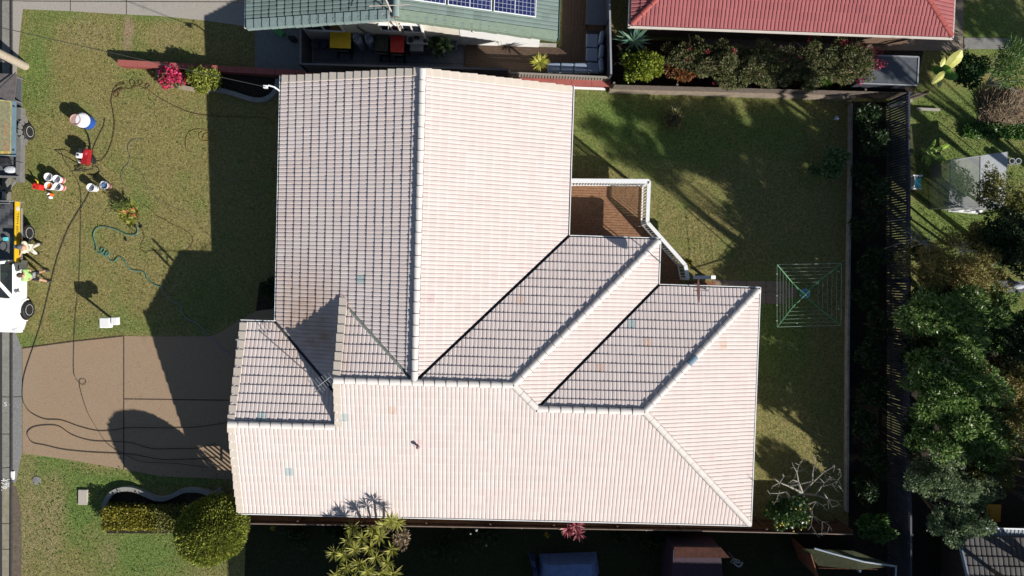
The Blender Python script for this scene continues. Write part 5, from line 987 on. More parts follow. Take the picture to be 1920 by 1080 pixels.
# grey tiled house at the lower right
eS=2.5; a=PZ(1797,1006,eS); sh_=thing('house','grey tiled house corner in the lower right corner','house',(a.x+5,a.y-4,0)); mGy=TILE('grey roof tiles',(.12,.115,.115),.12,stain=(.08,.07,.065),stain_amt=.5)
tiled('roof',[('y',-1,a.y,[([(a.x,a.y),(a.x+12,a.y),(a.x+12,a.y-5),(a.x+.5,a.y-5)],{})]),('y',1,a.y-10,[([(a.x+.5,a.y-10),(a.x+12,a.y-10),(a.x+12,a.y-5),(a.x+.5,a.y-5)],{})])],[mGy],sh_,eS,.33,rh=.045,roll=.2,gauge=.33,pw=.8)
b=MB(); b.bar((a.x-.04,a.y+.1,eS),(a.x+.46,a.y-5,eS+1.65),.06,.16); b.build('barge_board',M('blue grey board',(.28,.33,.42),.5,.1),sh_)
b=MB(); c1=PZ(1836,989,eS-.1); b.prism([(c1.x,a.y+.02),(c1.x+9,a.y+.02),(c1.x+9,c1.y),(c1.x,c1.y)],eS-.16,eS-.08)
for k in range(60): b.bar((c1.x+.06+k*.15,a.y+.03,eS-.07),(c1.x+.06+k*.15,c1.y-.01,eS-.07),.03,.02)
b.build('awning',M('pale awning',(.26,.30,.34),.6,.1),sh_); b=MB(); b.bar((c1.x,c1.y,eS-.06),(c1.x+9,c1.y,eS-.06),.05,.05); b.build('awning_edge',mWhiteMetal,sh_)
b=MB(); b.prism([(a.x+.6,a.y-.5),(a.x+11.5,a.y-.5),(a.x+11.5,a.y-9.5),(a.x+.6,a.y-9.5)],G(0,a.y-5)-.3,eS-.02); b.build('wall',M('dark brick',(.10,.07,.06),.9,.2,6,.4),sh_)
# tall house to the south, just outside the picture: it throws the big shade over the lower yard
s0_=P(772,1192); gS=G(0,s0_.y); hS=5.3+gS; x0=s0_.x; y1=s0_.y; th_=thing('house','tall two storey house just below the lower yard, shading it','house',(x0+10,y1-5,0))
b=MB(); b.prism([(x0+.5,y1-.5),(x0+24,y1-.5),(x0+24,y1-11),(x0+.5,y1-11)],gS-.2,hS); b.build('wall',mCream,th_)
tiled('roof',[('y',-1,y1,[([(x0,y1),(x0+24.5,y1),(x0+19,y1-5.5),(x0+5.5,y1-5.5)],{})]),('x',1,x0,[([(x0,y1),(x0+5.5,y1-5.5),(x0,y1-11)],{})]),('y',1,y1-11,[([(x0,y1-11),(x0+24.5,y1-11),(x0+19,y1-5.5),(x0+5.5,y1-5.5)],{})]),('x',-1,x0+24.5,[([(x0+24.5,y1),(x0+19,y1-5.5),(x0+24.5,y1-11)],{})])],[mGy],th_,hS,.3,roll=.3,gauge=.64)
for k in range(4): window((x0+3+k*6,y1-.48,gS+1.5),1.6,1.2,(0,1,0),th_)
# south yard things
c=base(1318,1042,1.9); t=thing('garden_shed','rusty brown roofed shed in the dark lower yard','shed',c); zt=c.z+1.9
A_=[PZ(1264,1026,zt),PZ(1352,1027,zt),PZ(1376,1046,zt+.15),PZ(1271,1046,zt+.15)]; A_[3].x=A_[0].x; A_[2].x=A_[1].x+.3
b=MB(); b.hexa([p-Vector((0,0,.05)) for p in A_][::-1],A_[::-1]); b.build('roof',M('rusty iron',(.11,.042,.028),.8,.3,6,.3),t)
b=MB(); b.hexa([Vector((A_[i].x,A_[i].y-(.05 if i<2 else 2.0),c.z-.1)) for i in (3,2,1,0)],[Vector((A_[i].x,A_[i].y-(.05 if i<2 else 2.0),zt-.1)) for i in (3,2,1,0)]); b.build('wall',M('plum boards',(.05,.03,.045),.8,.2,8,.3),t)
c=base(1381,1055,1.0); b=MB(); b.tube([c+Vector((.22*math.cos(a),.05*math.sin(3*a),1.0+.25*math.sin(a))) for a in [k*math.pi/10 for k in range(21)]],.03,6); b.tube([c+Vector((.12*math.cos(a),.06,1.0+.14*math.sin(a))) for a in [k*math.pi/10 for k in range(21)]],.03,6); b.bar(c,c+Vector((0,0,.9)),.06,.06,up=(1,0,0)); b.build('hose_reel',M('pale hose coil',(.30,.34,.38),.5,.1),label='pale coiled hose reel on a post beside the rusty shed',cat='hose reel')
def cloth(name,label,cat,pts,h0,h1,mat,nx=14,ny=8,amp=.05):
    b=MB(); p=[P(x,y) for x,y in pts]; Gd=[]
    for j in range(ny+1):
        row=[]
        for i in range(nx+1):
            u,v=i/nx,j/ny; q=p[0].lerp(p[1],u).lerp(p[3].lerp(p[2],u),v); ed=min(u,1-u,v,1-v)*8; hh=h0+(h1-h0)*min(1,ed)+amp*math.sin(u*17+v*5)*math.sin(v*9)
            row.append(q+Vector((0,0,hh if ed>0 else .02)))
        Gd.append(row)
    for j in range(ny):
        for i in range(nx): b.face([Gd[j][i],Gd[j][i+1],Gd[j+1][i+1],Gd[j+1][i]][::-1])
    return b.build(name,mat,smooth=True,label=label,cat=cat)
mTarpB=M('blue tarpaulin',(.12,.20,.40),.55,.15,5,.3)
cloth('tarpaulin','pale blue tarpaulin draped over a low load at the bottom edge','tarpaulin',[(1012,1038),(1118,1034),(1124,1075),(1008,1078)],.3,.9,mTarpB)
cloth('tarpaulin','dark blue folded sheet left of the pale blue tarpaulin','tarpaulin',[(990,1034),(1003,1040),(1010,1078),(1000,1078)],.2,.5,M('navy tarpaulin',(.04,.06,.14),.55,.15,5,.3),6,8)
c=base(1590,1050,1.9); t=thing('garden_shed','olive roofed timber shed with a white gutter, at the bottom edge','shed',c); zt=c.z+1.95
R_=[PZ(1506,1029,zt-.25),PZ(1600,1033,zt-.1),PZ(1680,1062,zt),PZ(1610,1068,zt+.12),PZ(1535,1061,zt)]
b=MB(); b.hexa([p-Vector((0,0,.05)) for p in R_][::-1],R_[::-1]); b.build('roof',M('olive felt',(.060,.066,.030),.9,.3,8,.4),t)
b=MB(); b.tube([PZ(1527,1028,zt-.1),PZ(1570,1040,zt),PZ(1620,1053,zt+.05),PZ(1680,1062,zt+.05),PZ(1679,1100,zt+.05)],.04,6); b.build('gutter',M('grey white gutter',(.35,.40,.48),.5,.1),t)
w0,w1,w2=PZ(1535,1063,zt-.1),PZ(1645,1067,zt-.1),PZ(1678,1064,zt-.1)
b=MB()
for k in range(12): z_=c.z+.08+k*.155; b.box(((w0.x+w1.x)/2,w0.y-.05,z_),(abs(w1.x-w0.x),.03,.145))
for k in range(12): z_=c.z+.08+k*.155; b.box((w0.x+.2-.35,(w0.y+R_[0].y)/2-.3,z_),(.03,1.0,.145),.35)
b.build('weatherboards',M('warm timber boards',(.24,.095,.05),.8,.25,8,.3),t)
b=MB(); q=PZ(1612,1066,zt-.1); b.bar((q.x,q.y-.09,c.z),(q.x,q.y-.09,zt-.05),.09,.07,up=(1,0,0)); b.build('downpipe',mWhiteMetal,t)
# back yard to the east: shade box, chair, pipes, bench
c=base(1838,335,1.2); t=thing('shade_house','grey mesh covered frame box standing on the grass beyond the fence','shade house',c); zt=c.z+1.3
S_=[PZ(1783,300,zt),PZ(1889,285,zt),PZ(1884,390,zt),PZ(1779,388,zt)]; Bt=[Vector((p.x,p.y,c.z)) for p in S_]
mMeshC=bpy.data.materials.new('shade cloth'); mMeshC.use_nodes=True; t_=mMeshC.node_tree; bb=t_.nodes['Principled BSDF']; bb.inputs['Roughness'].default_value=.7
nz=t_.nodes.new('ShaderNodeTexNoise'); nz.inputs['Scale'].default_value=2.5; rr_=t_.nodes.new('ShaderNodeValToRGB'); rr_.color_ramp.elements[0].color=(.20,.21,.22,1); rr_.color_ramp.elements[1].color=(.40,.41,.42,1); t_.links.new(nz.outputs['Fac'],rr_.inputs[0]); t_.links.new(rr_.outputs[0],bb.inputs['Base Color'])
trn=t_.nodes.new('ShaderNodeBsdfTransparent'); mx_=t_.nodes.new('ShaderNodeMixShader'); mx_.inputs[0].default_value=.62; t_.links.new(trn.outputs[0],mx_.inputs[1]); t_.links.new(bb.outputs[0],mx_.inputs[2]); t_.links.new(mx_.outputs[0],t_.nodes['Material Output'].inputs[0])
mSolidC=M('white sheet',(.38,.40,.42),.6,.12,3,.4)
mid0=S_[0].lerp(S_[1],.52); mid1=S_[3].lerp(S_[2],.55)
b=MB(); b.face([S_[0],S_[3],mid1,mid0]); b.face([Bt[0],Bt[3],S_[3],S_[0]]); b.face([Bt[3],Bt[2],S_[2],S_[3]]); b.build('mesh_cover',mMeshC,t)
b=MB(); b.hexa([p-Vector((0,0,.01)) for p in (mid0,mid1,S_[2],S_[1])],[p+Vector((0,0,.01)) for p in (mid0,mid1,S_[2],S_[1])]); b.build('solid_cover',mSolidC,t)
b=MB()
for i in range(4): b.tube([S_[i],S_[(i+1)%4]],.02,6); b.tube([Bt[i],S_[i]],.02,6)
b.tube([mid0,mid1],.02,6); b.build('frame',mSteel,t)
cloth('plastic_sheet','crumpled white plastic sheet on the grass at the foot of the shade house','plastic sheet',[(1772,383),(1850,388),(1836,402),(1778,397)],.03,.15,M('crumpled white',(.55,.56,.58),.5,.1,10,.5))
c=base(1717,342,.5); t=thing('garden_chair','white plastic chair with a turquoise cushion half hidden by the fence','chair',c)
b=MB(); b.box(c+Vector((0,0,.42)),(.46,.46,.05)); b.build('seat',mPl,t,bevel=.02); b=MB(); b.box(c+Vector((.02,0,.47)),(.42,.42,.06)); b.build('cushion',M('turquoise cloth',(.10,.48,.55),.8,.08),t,bevel=.02)
for s_ in (-1,1):
    b=MB(); b.tube([c+Vector((.22,s_*.25,.42)),c+Vector((.18,s_*.27,.63)),c+Vector((-.2,s_*.27,.63)),c+Vector((-.24,s_*.24,.42))],.035,6); b.build('armrest',mPl,t)
    for s2 in (-1,1): b=MB(); b.bar(c+Vector((s2*.2,s_*.2,0)),c+Vector((s2*.2,s_*.2,.42)),.04,.04,up=(1,0,0)); b.build('leg',mPl,t)
b=MB(); b.box(c+Vector((-.25,0,.62)),(.05,.44,.42)); b.build('backrest',mPl,t,bevel=.02)
for px,lb in ((1898,'left open grey pipe end of the pair beside the shade house'),(1910,'right open grey pipe end of the pair beside the shade house')):
    lathe_thing('pipe',lb,'pipe',base(px,302,.5),[(.12,0),(.13,.5),(.10,.5),(.09,.05)],M('pvc grey',(.35,.37,.37),.5,.1),18,'grey pipes')
c=base(1885,537,.5); t=thing('bench','long grey garden bench with a pale bundle on it, among the eastern trees','bench',c)
b=MB(); 
for k in range(4): b.box(c+Vector((.2,-.18+k*.12,.45)),(1.5,.1,.03))
b.build('seat',M('grey timber',(.13,.13,.14),.8,.2,8,.3),t)
for s_ in (-.4,.8): b=MB(); b.box(c+Vector((s_,0,.22)),(.06,.4,.44)); b.build('leg',mConcD,t)
b=MB(); b.ball(c+Vector((.5,.02,.55)),(.26,.12,.09)); b.build('cloth_bundle',M('pale cloth',(.42,.44,.48),.8,.1,10,.4),smooth=True,label='pale bundle lying on the grey garden bench',cat='cloth')
b=MB(); c=P(1561,225,.0); b.lathe(c,[(.012,0),(.012,.32),(.07,.33),(.085,.37),(.05,.41),(.004,.42)],16); b.build('garden_light',M('pale blue light body',(.40,.52,.70),.4,.1),loc=c,label='small round solar garden light in the shade of the back lawn',cat='garden light')
b=MB(); b.bar(P(1718,204,.1),P(1762,206,.1),.10,.06); b.build('plank',mConc,label='pale plank lying in the shade just beyond the slatted fence',cat='plank')
# ------------------------------------------------------------------ plants
def leafquads(pos,ax,nrm,ln,wd,name,mat,parent=None,loc=None,fold=.0,**kw):
    N=len(pos); ax=ax/np.linalg.norm(ax,axis=1,keepdims=True); sd=np.cross(ax,nrm); sd/=np.linalg.norm(sd,axis=1,keepdims=True)+1e-9; nn=np.cross(sd,ax)
    ln=np.broadcast_to(ln,(N,))[:,None]; wd=np.broadcast_to(wd,(N,))[:,None]
    v=np.stack([pos,pos+ax*ln*.45+sd*wd/2-nn*wd*.12,pos+ax*ln-nn*ln*fold,pos+ax*ln*.45-sd*wd/2-nn*wd*.12],1).reshape(-1,3)
    L=np.array(LOC[parent.name]) if parent is not None else (np.array(loc) if loc is not None else np.zeros(3)); v=v-L
    me=bpy.data.meshes.new(name); me.vertices.add(4*N); me.vertices.foreach_set('co',v.astype(np.float32).ravel()); me.loops.add(4*N); me.loops.foreach_set('vertex_index',np.arange(4*N,dtype=np.int32))
    me.polygons.add(N); me.polygons.foreach_set('loop_start',np.arange(0,4*N,4,dtype=np.int32)); me.polygons.foreach_set('loop_total',np.full(N,4,dtype=np.int32)); me.update(calc_edges=True); me.validate(); me.materials.append(mat)
    o=bpy.data.objects.new(name,me); C.objects.link(o)
    if parent is not None: o.parent=parent
    else: o.location=tuple(L)
    LOC[o.name]=Vector(L); return tag(o,kw.get('label'),kw.get('cat'),kw.get('group'),kw.get('kind'))
def rdir(n):
    d=rng.normal(size=(n,3)); return d/np.linalg.norm(d,axis=1,keepdims=True)
def blobs_leaves(blobs,n,ln,wd,up=.5,inner=.35,out=.8):
    """points near the surface of many small clumps"""
    w_=np.array([b[1][0]*b[1][1] for b in blobs]); w_=w_/w_.sum(); k=rng.choice(len(blobs),n,p=w_); cs=np.array([tuple(b[0]) for b in blobs])[k]; rs=np.array([b[1] for b in blobs])[k]
    d=rdir(n); rad=(1-inner*rng.random(n)**1.6)[:,None]; pos=cs+d*rs*rad
    ax=d*out+rdir(n)*.8; ax[:,2]+=.15; nr=rdir(n)*.55; nr[:,2]+=up+.35; nr+=d*.5
    l=ln*(.65+.7*rng.random(n)); return pos,ax,nr,l,l*wd/ln
def clumps(c,r,k,cr,zf=.75,shell=.55):
    out=[]
    for i in range(k):
        d=rdir(1)[0]; rr=(shell+(1-shell)*random.random())*(1-cr*.6); s=cr*random.uniform(.7,1.25)
        out.append((np.array([c[0]+d[0]*r[0]*rr,c[1]+d[1]*r[1]*rr,c[2]+d[2]*r[2]*rr]),(r[0]*s,r[1]*s,max(r[2]*s,min(r[0],r[1])*s*zf))))
    return out
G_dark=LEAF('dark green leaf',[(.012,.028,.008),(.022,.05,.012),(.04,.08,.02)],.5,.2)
G_mid=LEAF('mid green leaf',[(.03,.08,.015),(.07,.15,.028),(.13,.24,.055)],.42,.25)
G_bright=LEAF('bright green leaf',[(.03,.08,.01),(.07,.16,.02),(.14,.24,.045)],.42,.3)
G_olive=LEAF('olive leaf',[(.07,.085,.02),(.16,.17,.04),(.27,.25,.07)],.6,.25)
G_brown=LEAF('olive brown leaf',[(.08,.075,.022),(.20,.17,.045),(.27,.27,.07),(.38,.22,.09)],.65,.2)
G_yel=LEAF('yellow green leaf',[(.10,.12,.01),(.22,.21,.02),(.36,.31,.03)],.5,.3)
G_top=LEAF('topiary leaf',[(.07,.09,.015),(.20,.24,.035),(.42,.45,.08)],.5,.35)
G_grey=LEAF('grey green leaf',[(.06,.10,.045),(.14,.20,.09),(.27,.34,.18)],.5,.38)
G_pink=LEAF('pink petal',[(.40,.015,.07),(.65,.04,.14),(.72,.12,.22)],.5,.35); G_magenta=LEAF('magenta petal',[(.22,.01,.04),(.45,.03,.08)],.5,.3)
G_red=LEAF('red bract',[(.30,.03,.03),(.55,.12,.07),(.4,.25,.08)],.5,.25); G_agave=LEAF('agave leaf',[(.05,.12,.09),(.10,.20,.15),(.16,.26,.17)],.45,.1)
G_brom=LEAF('pink rosette leaf',[(.18,.02,.04),(.40,.07,.10),(.55,.30,.30)],.5,.2); G_dead=LEAF('dead twig leaf',[(.12,.085,.05),(.25,.18,.11),(.36,.28,.19)],.8,.05)
G_bgv=LEAF('bougainvillea leaf',[(.03,.045,.012),(.08,.10,.03),(.15,.17,.055),(.20,.13,.08)],.5,.2); G_drac=LEAF('dracaena leaf',[(.15,.17,.02),(.33,.34,.06),(.52,.49,.14)],.5,.35)
def wood(name,base_,tips,mat,parent,r0=.09):
    b=MB(); base_=Vector(base_)
    m=sum([Vector(t) for t in tips],Vector())/len(tips); fork=base_.lerp(m,.42)
    b.tube([base_,base_.lerp(fork,.5)+Vector((random.uniform(-.06,.06),random.uniform(-.06,.06),0)),fork],[r0,r0*.82,r0*.7],8)
    for t in tips:
        t=Vector(t); mid=fork.lerp(t,.5)+Vector((random.uniform(-.12,.12),random.uniform(-.12,.12),.08)); b.tube([fork,mid,t],[r0*.6,r0*.38,r0*.12],6)
        for _ in range(2):
            s=mid.lerp(t,random.uniform(.1,.7)); e_=s+Vector((random.uniform(-1,1),random.uniform(-1,1),random.uniform(0,.7)))*.35; b.tube([s,e_],[r0*.22,r0*.06],5)
    return b.build(name,mat,parent)
def tree(name,label,cat,px,py,zc,r,mat,n=2500,ln=.16,wd=.09,k=14,cr=.36,group=None,trunk=True,bark=None,base_h=None,off=(0,0),shell=.5,zr=None):
    """px,py: picture position of the crown centre, zc its height over the ground, r its radius"""
    c=P(px,py,zc); r=r if isinstance(r,tuple) else (r,r,r*.8); g=G(c.x,c.y); bs=Vector((c.x+off[0],c.y+off[1],G(c.x,c.y+off[1])))
    t=thing(name,label,cat,bs,group); bl=clumps(c,r,k,cr,shell=shell)
    leafquads(*blobs_leaves(bl,n,ln,wd),'crown' if trunk else 'foliage',mat,t)
    wood('trunk' if trunk else 'stems',bs,[tuple(b_[0]) for b_ in random.sample(bl,min(6,len(bl)))],bark or mBark,t,max(.02,.05*r[0]))
    return t
# front yard
t=thing('bush','vivid pink flowering bush at the end of the red wall','bush',base(322,146,.4)); c=P(322,144,.45)
bl=clumps(c,(.55,.5,.4),12,.36); leafquads(*blobs_leaves(bl,1500,.10,.07),'flowers',G_pink,t); leafquads(*blobs_leaves([(np.array(c)-np.array([0,0,.08]),(.48,.44,.34))],500,.10,.05),'foliage',G_bgv,t); wood('stems',t.location,[tuple(b_[0]) for b_ in bl[:5]],mBark,t,.03)
t=thing('bush','rounded yellow green bush right of the pink bush','bush',base(383,150,.6)); c=P(384,149,.62); bl=clumps(c,(.68,.58,.5),16,.33,shell=.6)
leafquads(*blobs_leaves(bl,3000,.09,.05),'foliage',G_top,t); bl2=[b_ for b_ in bl if b_[0][0]<c.x-.1][:3] or bl[:2]; leafquads(*blobs_leaves(bl2,350,.09,.06),'yellow_growth',G_yel,t); wood('stems',t.location,[tuple(b_[0]) for b_ in bl[:5]],mBark,t,.04)
cT=P(400,992,1.75); t=thing('round_topiary','big round clipped yellow green bush left of the lower fence','bush',Vector((cT.x,cT.y,G(cT.x,cT.y))))
N=15000; d=rdir(N); d[:,2]=np.abs(d[:,2])*np.where(rng.random(N)<.8,1,-1); rad=(1-.13*rng.random(N)**2)[:,None]; wob=1+.03*np.sin(d[:,0:1]*7+1)+.03*np.sin(d[:,1:2]*8); pos=np.array(cT)+d*np.array([1.22,1.24,1.45])*rad*wob
ax=d+rdir(N)*.7; ax[:,2]+=.2; nr=d+rdir(N)*.6; l=.10*(.7+.6*rng.random(N)); leafquads(pos,ax,nr,l,l*.5,'foliage',G_top,t)
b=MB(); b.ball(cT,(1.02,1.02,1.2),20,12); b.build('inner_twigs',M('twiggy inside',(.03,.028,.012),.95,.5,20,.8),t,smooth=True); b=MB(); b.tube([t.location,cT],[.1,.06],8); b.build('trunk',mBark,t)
t=thing('hedge','low clipped yellow green hedge below the wavy edging','hedge',base(262,972,.3)); N=6500; g=G(0,t.location.y)
u=rng.random((N,3)); side=rng.random(N); q0=P(194,952,.55); q1=P(336,995,.55); X=q0.x+(q1.x-q0.x)*u[:,0]; Y=q1.y+(q0.y-q1.y)*u[:,1]; Z=g+.52+.07*u[:,2]+.04*np.sin(X*6)+.03*np.sin(Y*9+X*3)
m=side<.35; Z[m]=g+.05+.5*u[m,2]; Y[m]=np.where(u[m,1]<.5,q1.y,q0.y)+rng.normal(size=m.sum())*.04; m2=(side>=.35)&(side<.42); Z[m2]=g+.05+.5*u[m2,2]; X[m2]=np.where(u[m2,0]<.5,q0.x,q1.x)+rng.normal(size=m2.sum())*.04
pos=np.stack([X,Y,Z],1); ax=rdir(N); ax[:,2]+=.5; nr=rdir(N)*.6; nr[:,2]+=.7; l=.10*(.7+.6*rng.random(N)); mk=X<(q0.x+(q1.x-q0.x)*(.62+.1*rng.random(N)))
leafquads(pos[mk],ax[mk],nr[mk],l[mk],l[mk]*.5,'yellow_foliage',LEAF('hedge yellow',[(.08,.09,.01),(.22,.20,.02),(.34,.30,.04)],.5,.25),t); mk=~mk; leafquads(pos[mk],ax[mk],nr[mk],l[mk],l[mk]*.5,'foliage',G_olive,t)
b=MB(); b.box(((q0.x+q1.x)/2,(q0.y+q1.y)/2,g+.25),(q1.x-q0.x-.12,q0.y-q1.y-.12,.48)); b.build('inner_twigs',mSoilShade,t)
def rosette(c,n,ln,wd,elev=(10,80),droop=.2,az0=0,azr=6.283):
    P_=[];A_=[];N_=[];L_=[]
    for i in range(n):
        a=az0+azr*(i/n)*1+random.uniform(-.25,.25)+(i*2.399 if azr>6 else 0); el=math.radians(random.uniform(*elev)); d=(math.cos(a)*math.cos(el),math.sin(a)*math.cos(el),math.sin(el)); P_.append(c); A_.append(d); N_.append((-math.cos(a)*math.sin(el),-math.sin(a)*math.sin(el),math.cos(el))); L_.append(ln*random.uniform(.75,1.1))
    return np.array([tuple(p) for p in P_]),np.array(A_),np.array(N_),np.array(L_),np.array(L_)*wd/ln
def many(rs): return [np.concatenate([r_[i] for r_ in rs]) for i in range(5)]
# small croton-like plant in the lawn
c=base(242,404,.1); t=thing('small_plant','small spiky plant with red centre leaves growing alone in the front lawn','plant',c)
rs=[rosette(P(x,y,h),16,.30,.06,(5,60)) for x,y,h in ((232,392,.35),(246,388,.4),(255,398,.3),(240,400,.45),(252,410,.3),(236,408,.25),(246,418,.15),(228,402,.25))]; leafquads(*many(rs),'foliage',LEAF('variegated leaf',[(.10,.14,.02),(.28,.28,.03),(.40,.36,.10)],.5,.2),t,fold=.1)
rs=[rosette(P(x,y,h),10,.24,.05,(20,70)) for x,y,h in ((236,399,.45),(244,401,.45),(254,394,.4),(258,406,.3))]; leafquads(*many(rs),'red_leaves',G_red,t); b=MB()
for x,y,h in ((232,392,.35),(246,388,.4),(240,400,.45),(252,410,.3)): b.tube([c,P(x,y,h)],[.025,.012],5)
b.build('stems',mBark,t)
# taller stem whose leafy shadow falls beside the buckets
for (x,y,z_,r_) in ():
    pass
t=thing('tall_grass_plant','upright leafy shrub at the top of the small spiky plant','shrub',base(244,386,.1)); cc=base(244,388,.1); tips=[cc+Vector((-.10+.05*k,.05*math.sin(k*2),1.0+.22*math.sin(k*1.7))) for k in range(6)]
rs=[]
for tp_ in tips:
    for f_ in (.45,.6,.75,.9,1.0): rs.append(rosette(cc.lerp(tp_,f_)+Vector((random.uniform(-.12,.12),random.uniform(-.1,.1),0)),7,.20,.035,(-10,60)))
leafquads(*many(rs),'foliage',LEAF('strap leaf',[(.04,.08,.015),(.11,.15,.03),(.2,.22,.06)],.5,.2),t,fold=.15); b=MB()
for tp_ in tips: b.tube([cc,cc.lerp(tp_,.5)+Vector((.03,0,0)),tp_],[.015,.01,.006],5)
b.build('stems',mBark,t)
for (x,y,r_,lb) in ((498,548,.35,'small dark shrub in the shaded bed at the inner corner of the house front'),(512,530,.3,'taller dark shrub above it in the shaded bed, nearest the house wall')): tree('shrub',lb,'shrub',x,y,.4,r_,G_dark,350,.12,.06,6,.4,trunk=False)
# north side
def spiky(name,label,cat,px,py,h,n,ln,wd,mat,elev=(5,75),fold=.15,stem=True):
    c=P(px,py,h); bs=Vector((c.x,c.y,G(c.x,c.y))); t=thing(name,label,cat,bs); leafquads(*rosette(c,n,ln,wd,elev),'leaves',mat,t,fold=fold)
    b=MB(); b.tube([bs,c],[.06,.05],7); b.build('stem',mBark,t); return t
spiky('spiky_plant','bright yellow green spiky plant beside the left end of the corner sofa','plant',1012,118,1.0,46,.44,.07,LEAF('lime strap',[(.25,.27,.02),(.42,.42,.06),(.55,.52,.15)],.5,.2),(0,60))
spiky('agave','blue green agave below the corner of the red tiled roof','agave',1188,78,.7,34,.85,.10,G_agave,(10,65),.08)
tree('potted_plant','dark leafy plant beside the barbecue and hose reel','plant',824,86,.8,(.42,.42,.4),LEAF('rubber leaf',[(.015,.035,.015),(.04,.09,.03),(.10,.16,.06)],.3,.1),260,.22,.12,8,.4,trunk=False)
spiky('spiky_plant','small grey spiky plant at the foot of the white wall, beneath the green roof','plant',934,72,.6,26,.32,.04,G_grey)
tree('shrub','bright yellow green shrub right of the cream screen','shrub',1202,124,1.15,(.95,.72,.5),LEAF('lime foliage',[(.07,.12,.01),(.18,.24,.02),(.34,.36,.04)],.5,.3),3800,.13,.05,18,.3,trunk=False)
tree('shrub','dark green shrub between the agave and the yellow green shrub','shrub',1180,100,.8,(.6,.4,.4),G_dark,900,.14,.06,8,.35,trunk=False)
tree('shrub','reddish orange leaved shrub right of the yellow green shrub','shrub',1272,138,.9,(.75,.45,.35),LEAF('reddish leaf',[(.08,.05,.015),(.20,.10,.03),(.30,.07,.04),(.16,.16,.04)],.5,.25),1500,.12,.05,12,.33,trunk=False)
for i,(x,y,z_,r_,lb) in enumerate([(1290,105,1.2,(1.0,.7,.5),'leftmost dark sprawling bougainvillea bush below the red roof'),(1362,118,1.5,(1.2,.95,.6),'second dark sprawling bougainvillea bush from the left below the red roof'),(1440,122,1.6,(1.2,1.0,.6),'middle sprawling bougainvillea bush with few flowers below the red roof'),(1520,118,1.6,(1.2,1.05,.6),'sprawling bougainvillea bush above the two grassy clumps'),(1596,116,1.8,(1.15,.95,.6),'bougainvillea bush with many pink flowers beside the grey shed')]):
    t=tree('bougainvillea',lb,'bush',x,y,z_,(r_[0]*1.15,r_[1]*1.05,r_[2]),G_bgv,15000,.09,.035,64,.20,'bougainvillea bushes',trunk=False,shell=.25,bark=mPaleBark)
    c=P(x,y,z_); nb=clumps(c,(r_[0],r_[1],r_[2]*1.1),3,.05,shell=.8)
    if i==4: nb=[(np.array(P(px_,py_,2.2)),(.13,.11,.07)) for px_,py_ in ((1584,80),(1592,82),(1612,86),(1620,88),(1642,95),(1650,98),(1640,108),(1650,118),(1657,121),(1645,126),(1612,154),(1630,92))]
    leafquads(*blobs_leaves(nb,(26 if i==4 else 12)*len(nb),.06,.05),'flowers',G_magenta,t,kind='stuff')
    b=MB()
    for _ in range(6):
        a_=rng.random()*6.28; s_=Vector(c)+Vector((math.cos(a_)*r_[0]*.2,math.sin(a_)*r_[1]*.2,.1)); e_=Vector(c)+Vector((math.cos(a_)*r_[0]*1.1,math.sin(a_)*r_[1]*1.1,r_[2]*.7*random.random())); b.tube([s_,s_.lerp(e_,.5)+Vector((0,0,.25)),e_],[.009,.006,.003],4)
    b.build('bare_runners',mBark,t)
for x,y,lb in ((1548,152,'left green grassy clump by the sleeper wall'),(1574,150,'right yellowish grassy clump by the sleeper wall')): spiky('grass_clump',lb,'plant',x,y,.7,70,.42,.025,G_bright if x<1560 else G_drac,(0,80),.3)
# banana leaves
def big_leaf(b,p,q,wd,n=9,cup=.1,rag=.15):
    p=Vector(p);q=Vector(q);d=(q-p); s=d.cross(Vector((0,0,1))).normalized(); rows=[]
    for i in range(n+1):
        f=i/n; c=p.lerp(q,f)+Vector((0,0,.18*math.sin(f*2.6)*d.length)); w_=wd*(math.sin(math.pi*(.06+.9*f))**.7)*(1-rag*random.random()); rows.append([c+s*w_/2+Vector((0,0,-cup*w_)),c,c-s*w_*(1-rag*random.random())/2+Vector((0,0,-cup*w_))])
    for i in range(n):
        b.face([rows[i][0],rows[i][1],rows[i+1][1],rows[i+1][0]]); b.face([rows[i][1],rows[i][2],rows[i+1][2],rows[i+1][1]])
mBanY=M('pale yellow banana leaf',(.42,.42,.10),.5,.2,5,.2,col2=(.58,.58,.20)); mBanG=M('green banana leaf',(.06,.16,.015),.4,.3,6,.2,col2=(.14,.28,.03))
c=base(1772,134,.2); t=thing('banana_plant','banana plant with broad pale yellow leaves beside the grey shed','banana plant',c)
for p,q,w_,m_ in [((1772,132,1.3),(1800,95,1.9),.55,mBanY),((1772,134,1.5),(1745,158,1.5),.30,mBanY),((1764,125,1.5),(1770,108,1.6),.22,mBanY),((1758,140,1.3),(1782,128,1.6),.6,mBanG),((1770,140,1.3),(1795,145,1.2),.45,mBanG),((1765,135,1.2),(1745,128,1.2),.4,mBanG),((1762,140,1.2),(1758,165,1.4),.32,mBanY)]:
    b=MB(); big_leaf(b,P(*p),P(*q),w_); b.build('leaf',m_,t)
b=MB(); b.tube([c,P(1768,132,1.4)],[.12,.08],8); b.build('trunk',mBark,t)
c=base(1738,294,.2); t=thing('banana_plant','young green banana plant against the far side of the slatted fence','banana plant',c); mBanL=M('lime banana leaf',(.14,.24,.03),.4,.2,6,.2,col2=(.28,.38,.06))
for q,w_ in (((1777,272,.8),.28),((1781,309,.7),.30),((1741,312,.7),.35),((1726,276,.8),.25),((1752,262,.9),.22),((1728,304,.8),.25)):
    b=MB(); big_leaf(b,P(1736,288,1.1),P(*q),w_,12,.15,.35); b.build('leaf',mBanL,t)
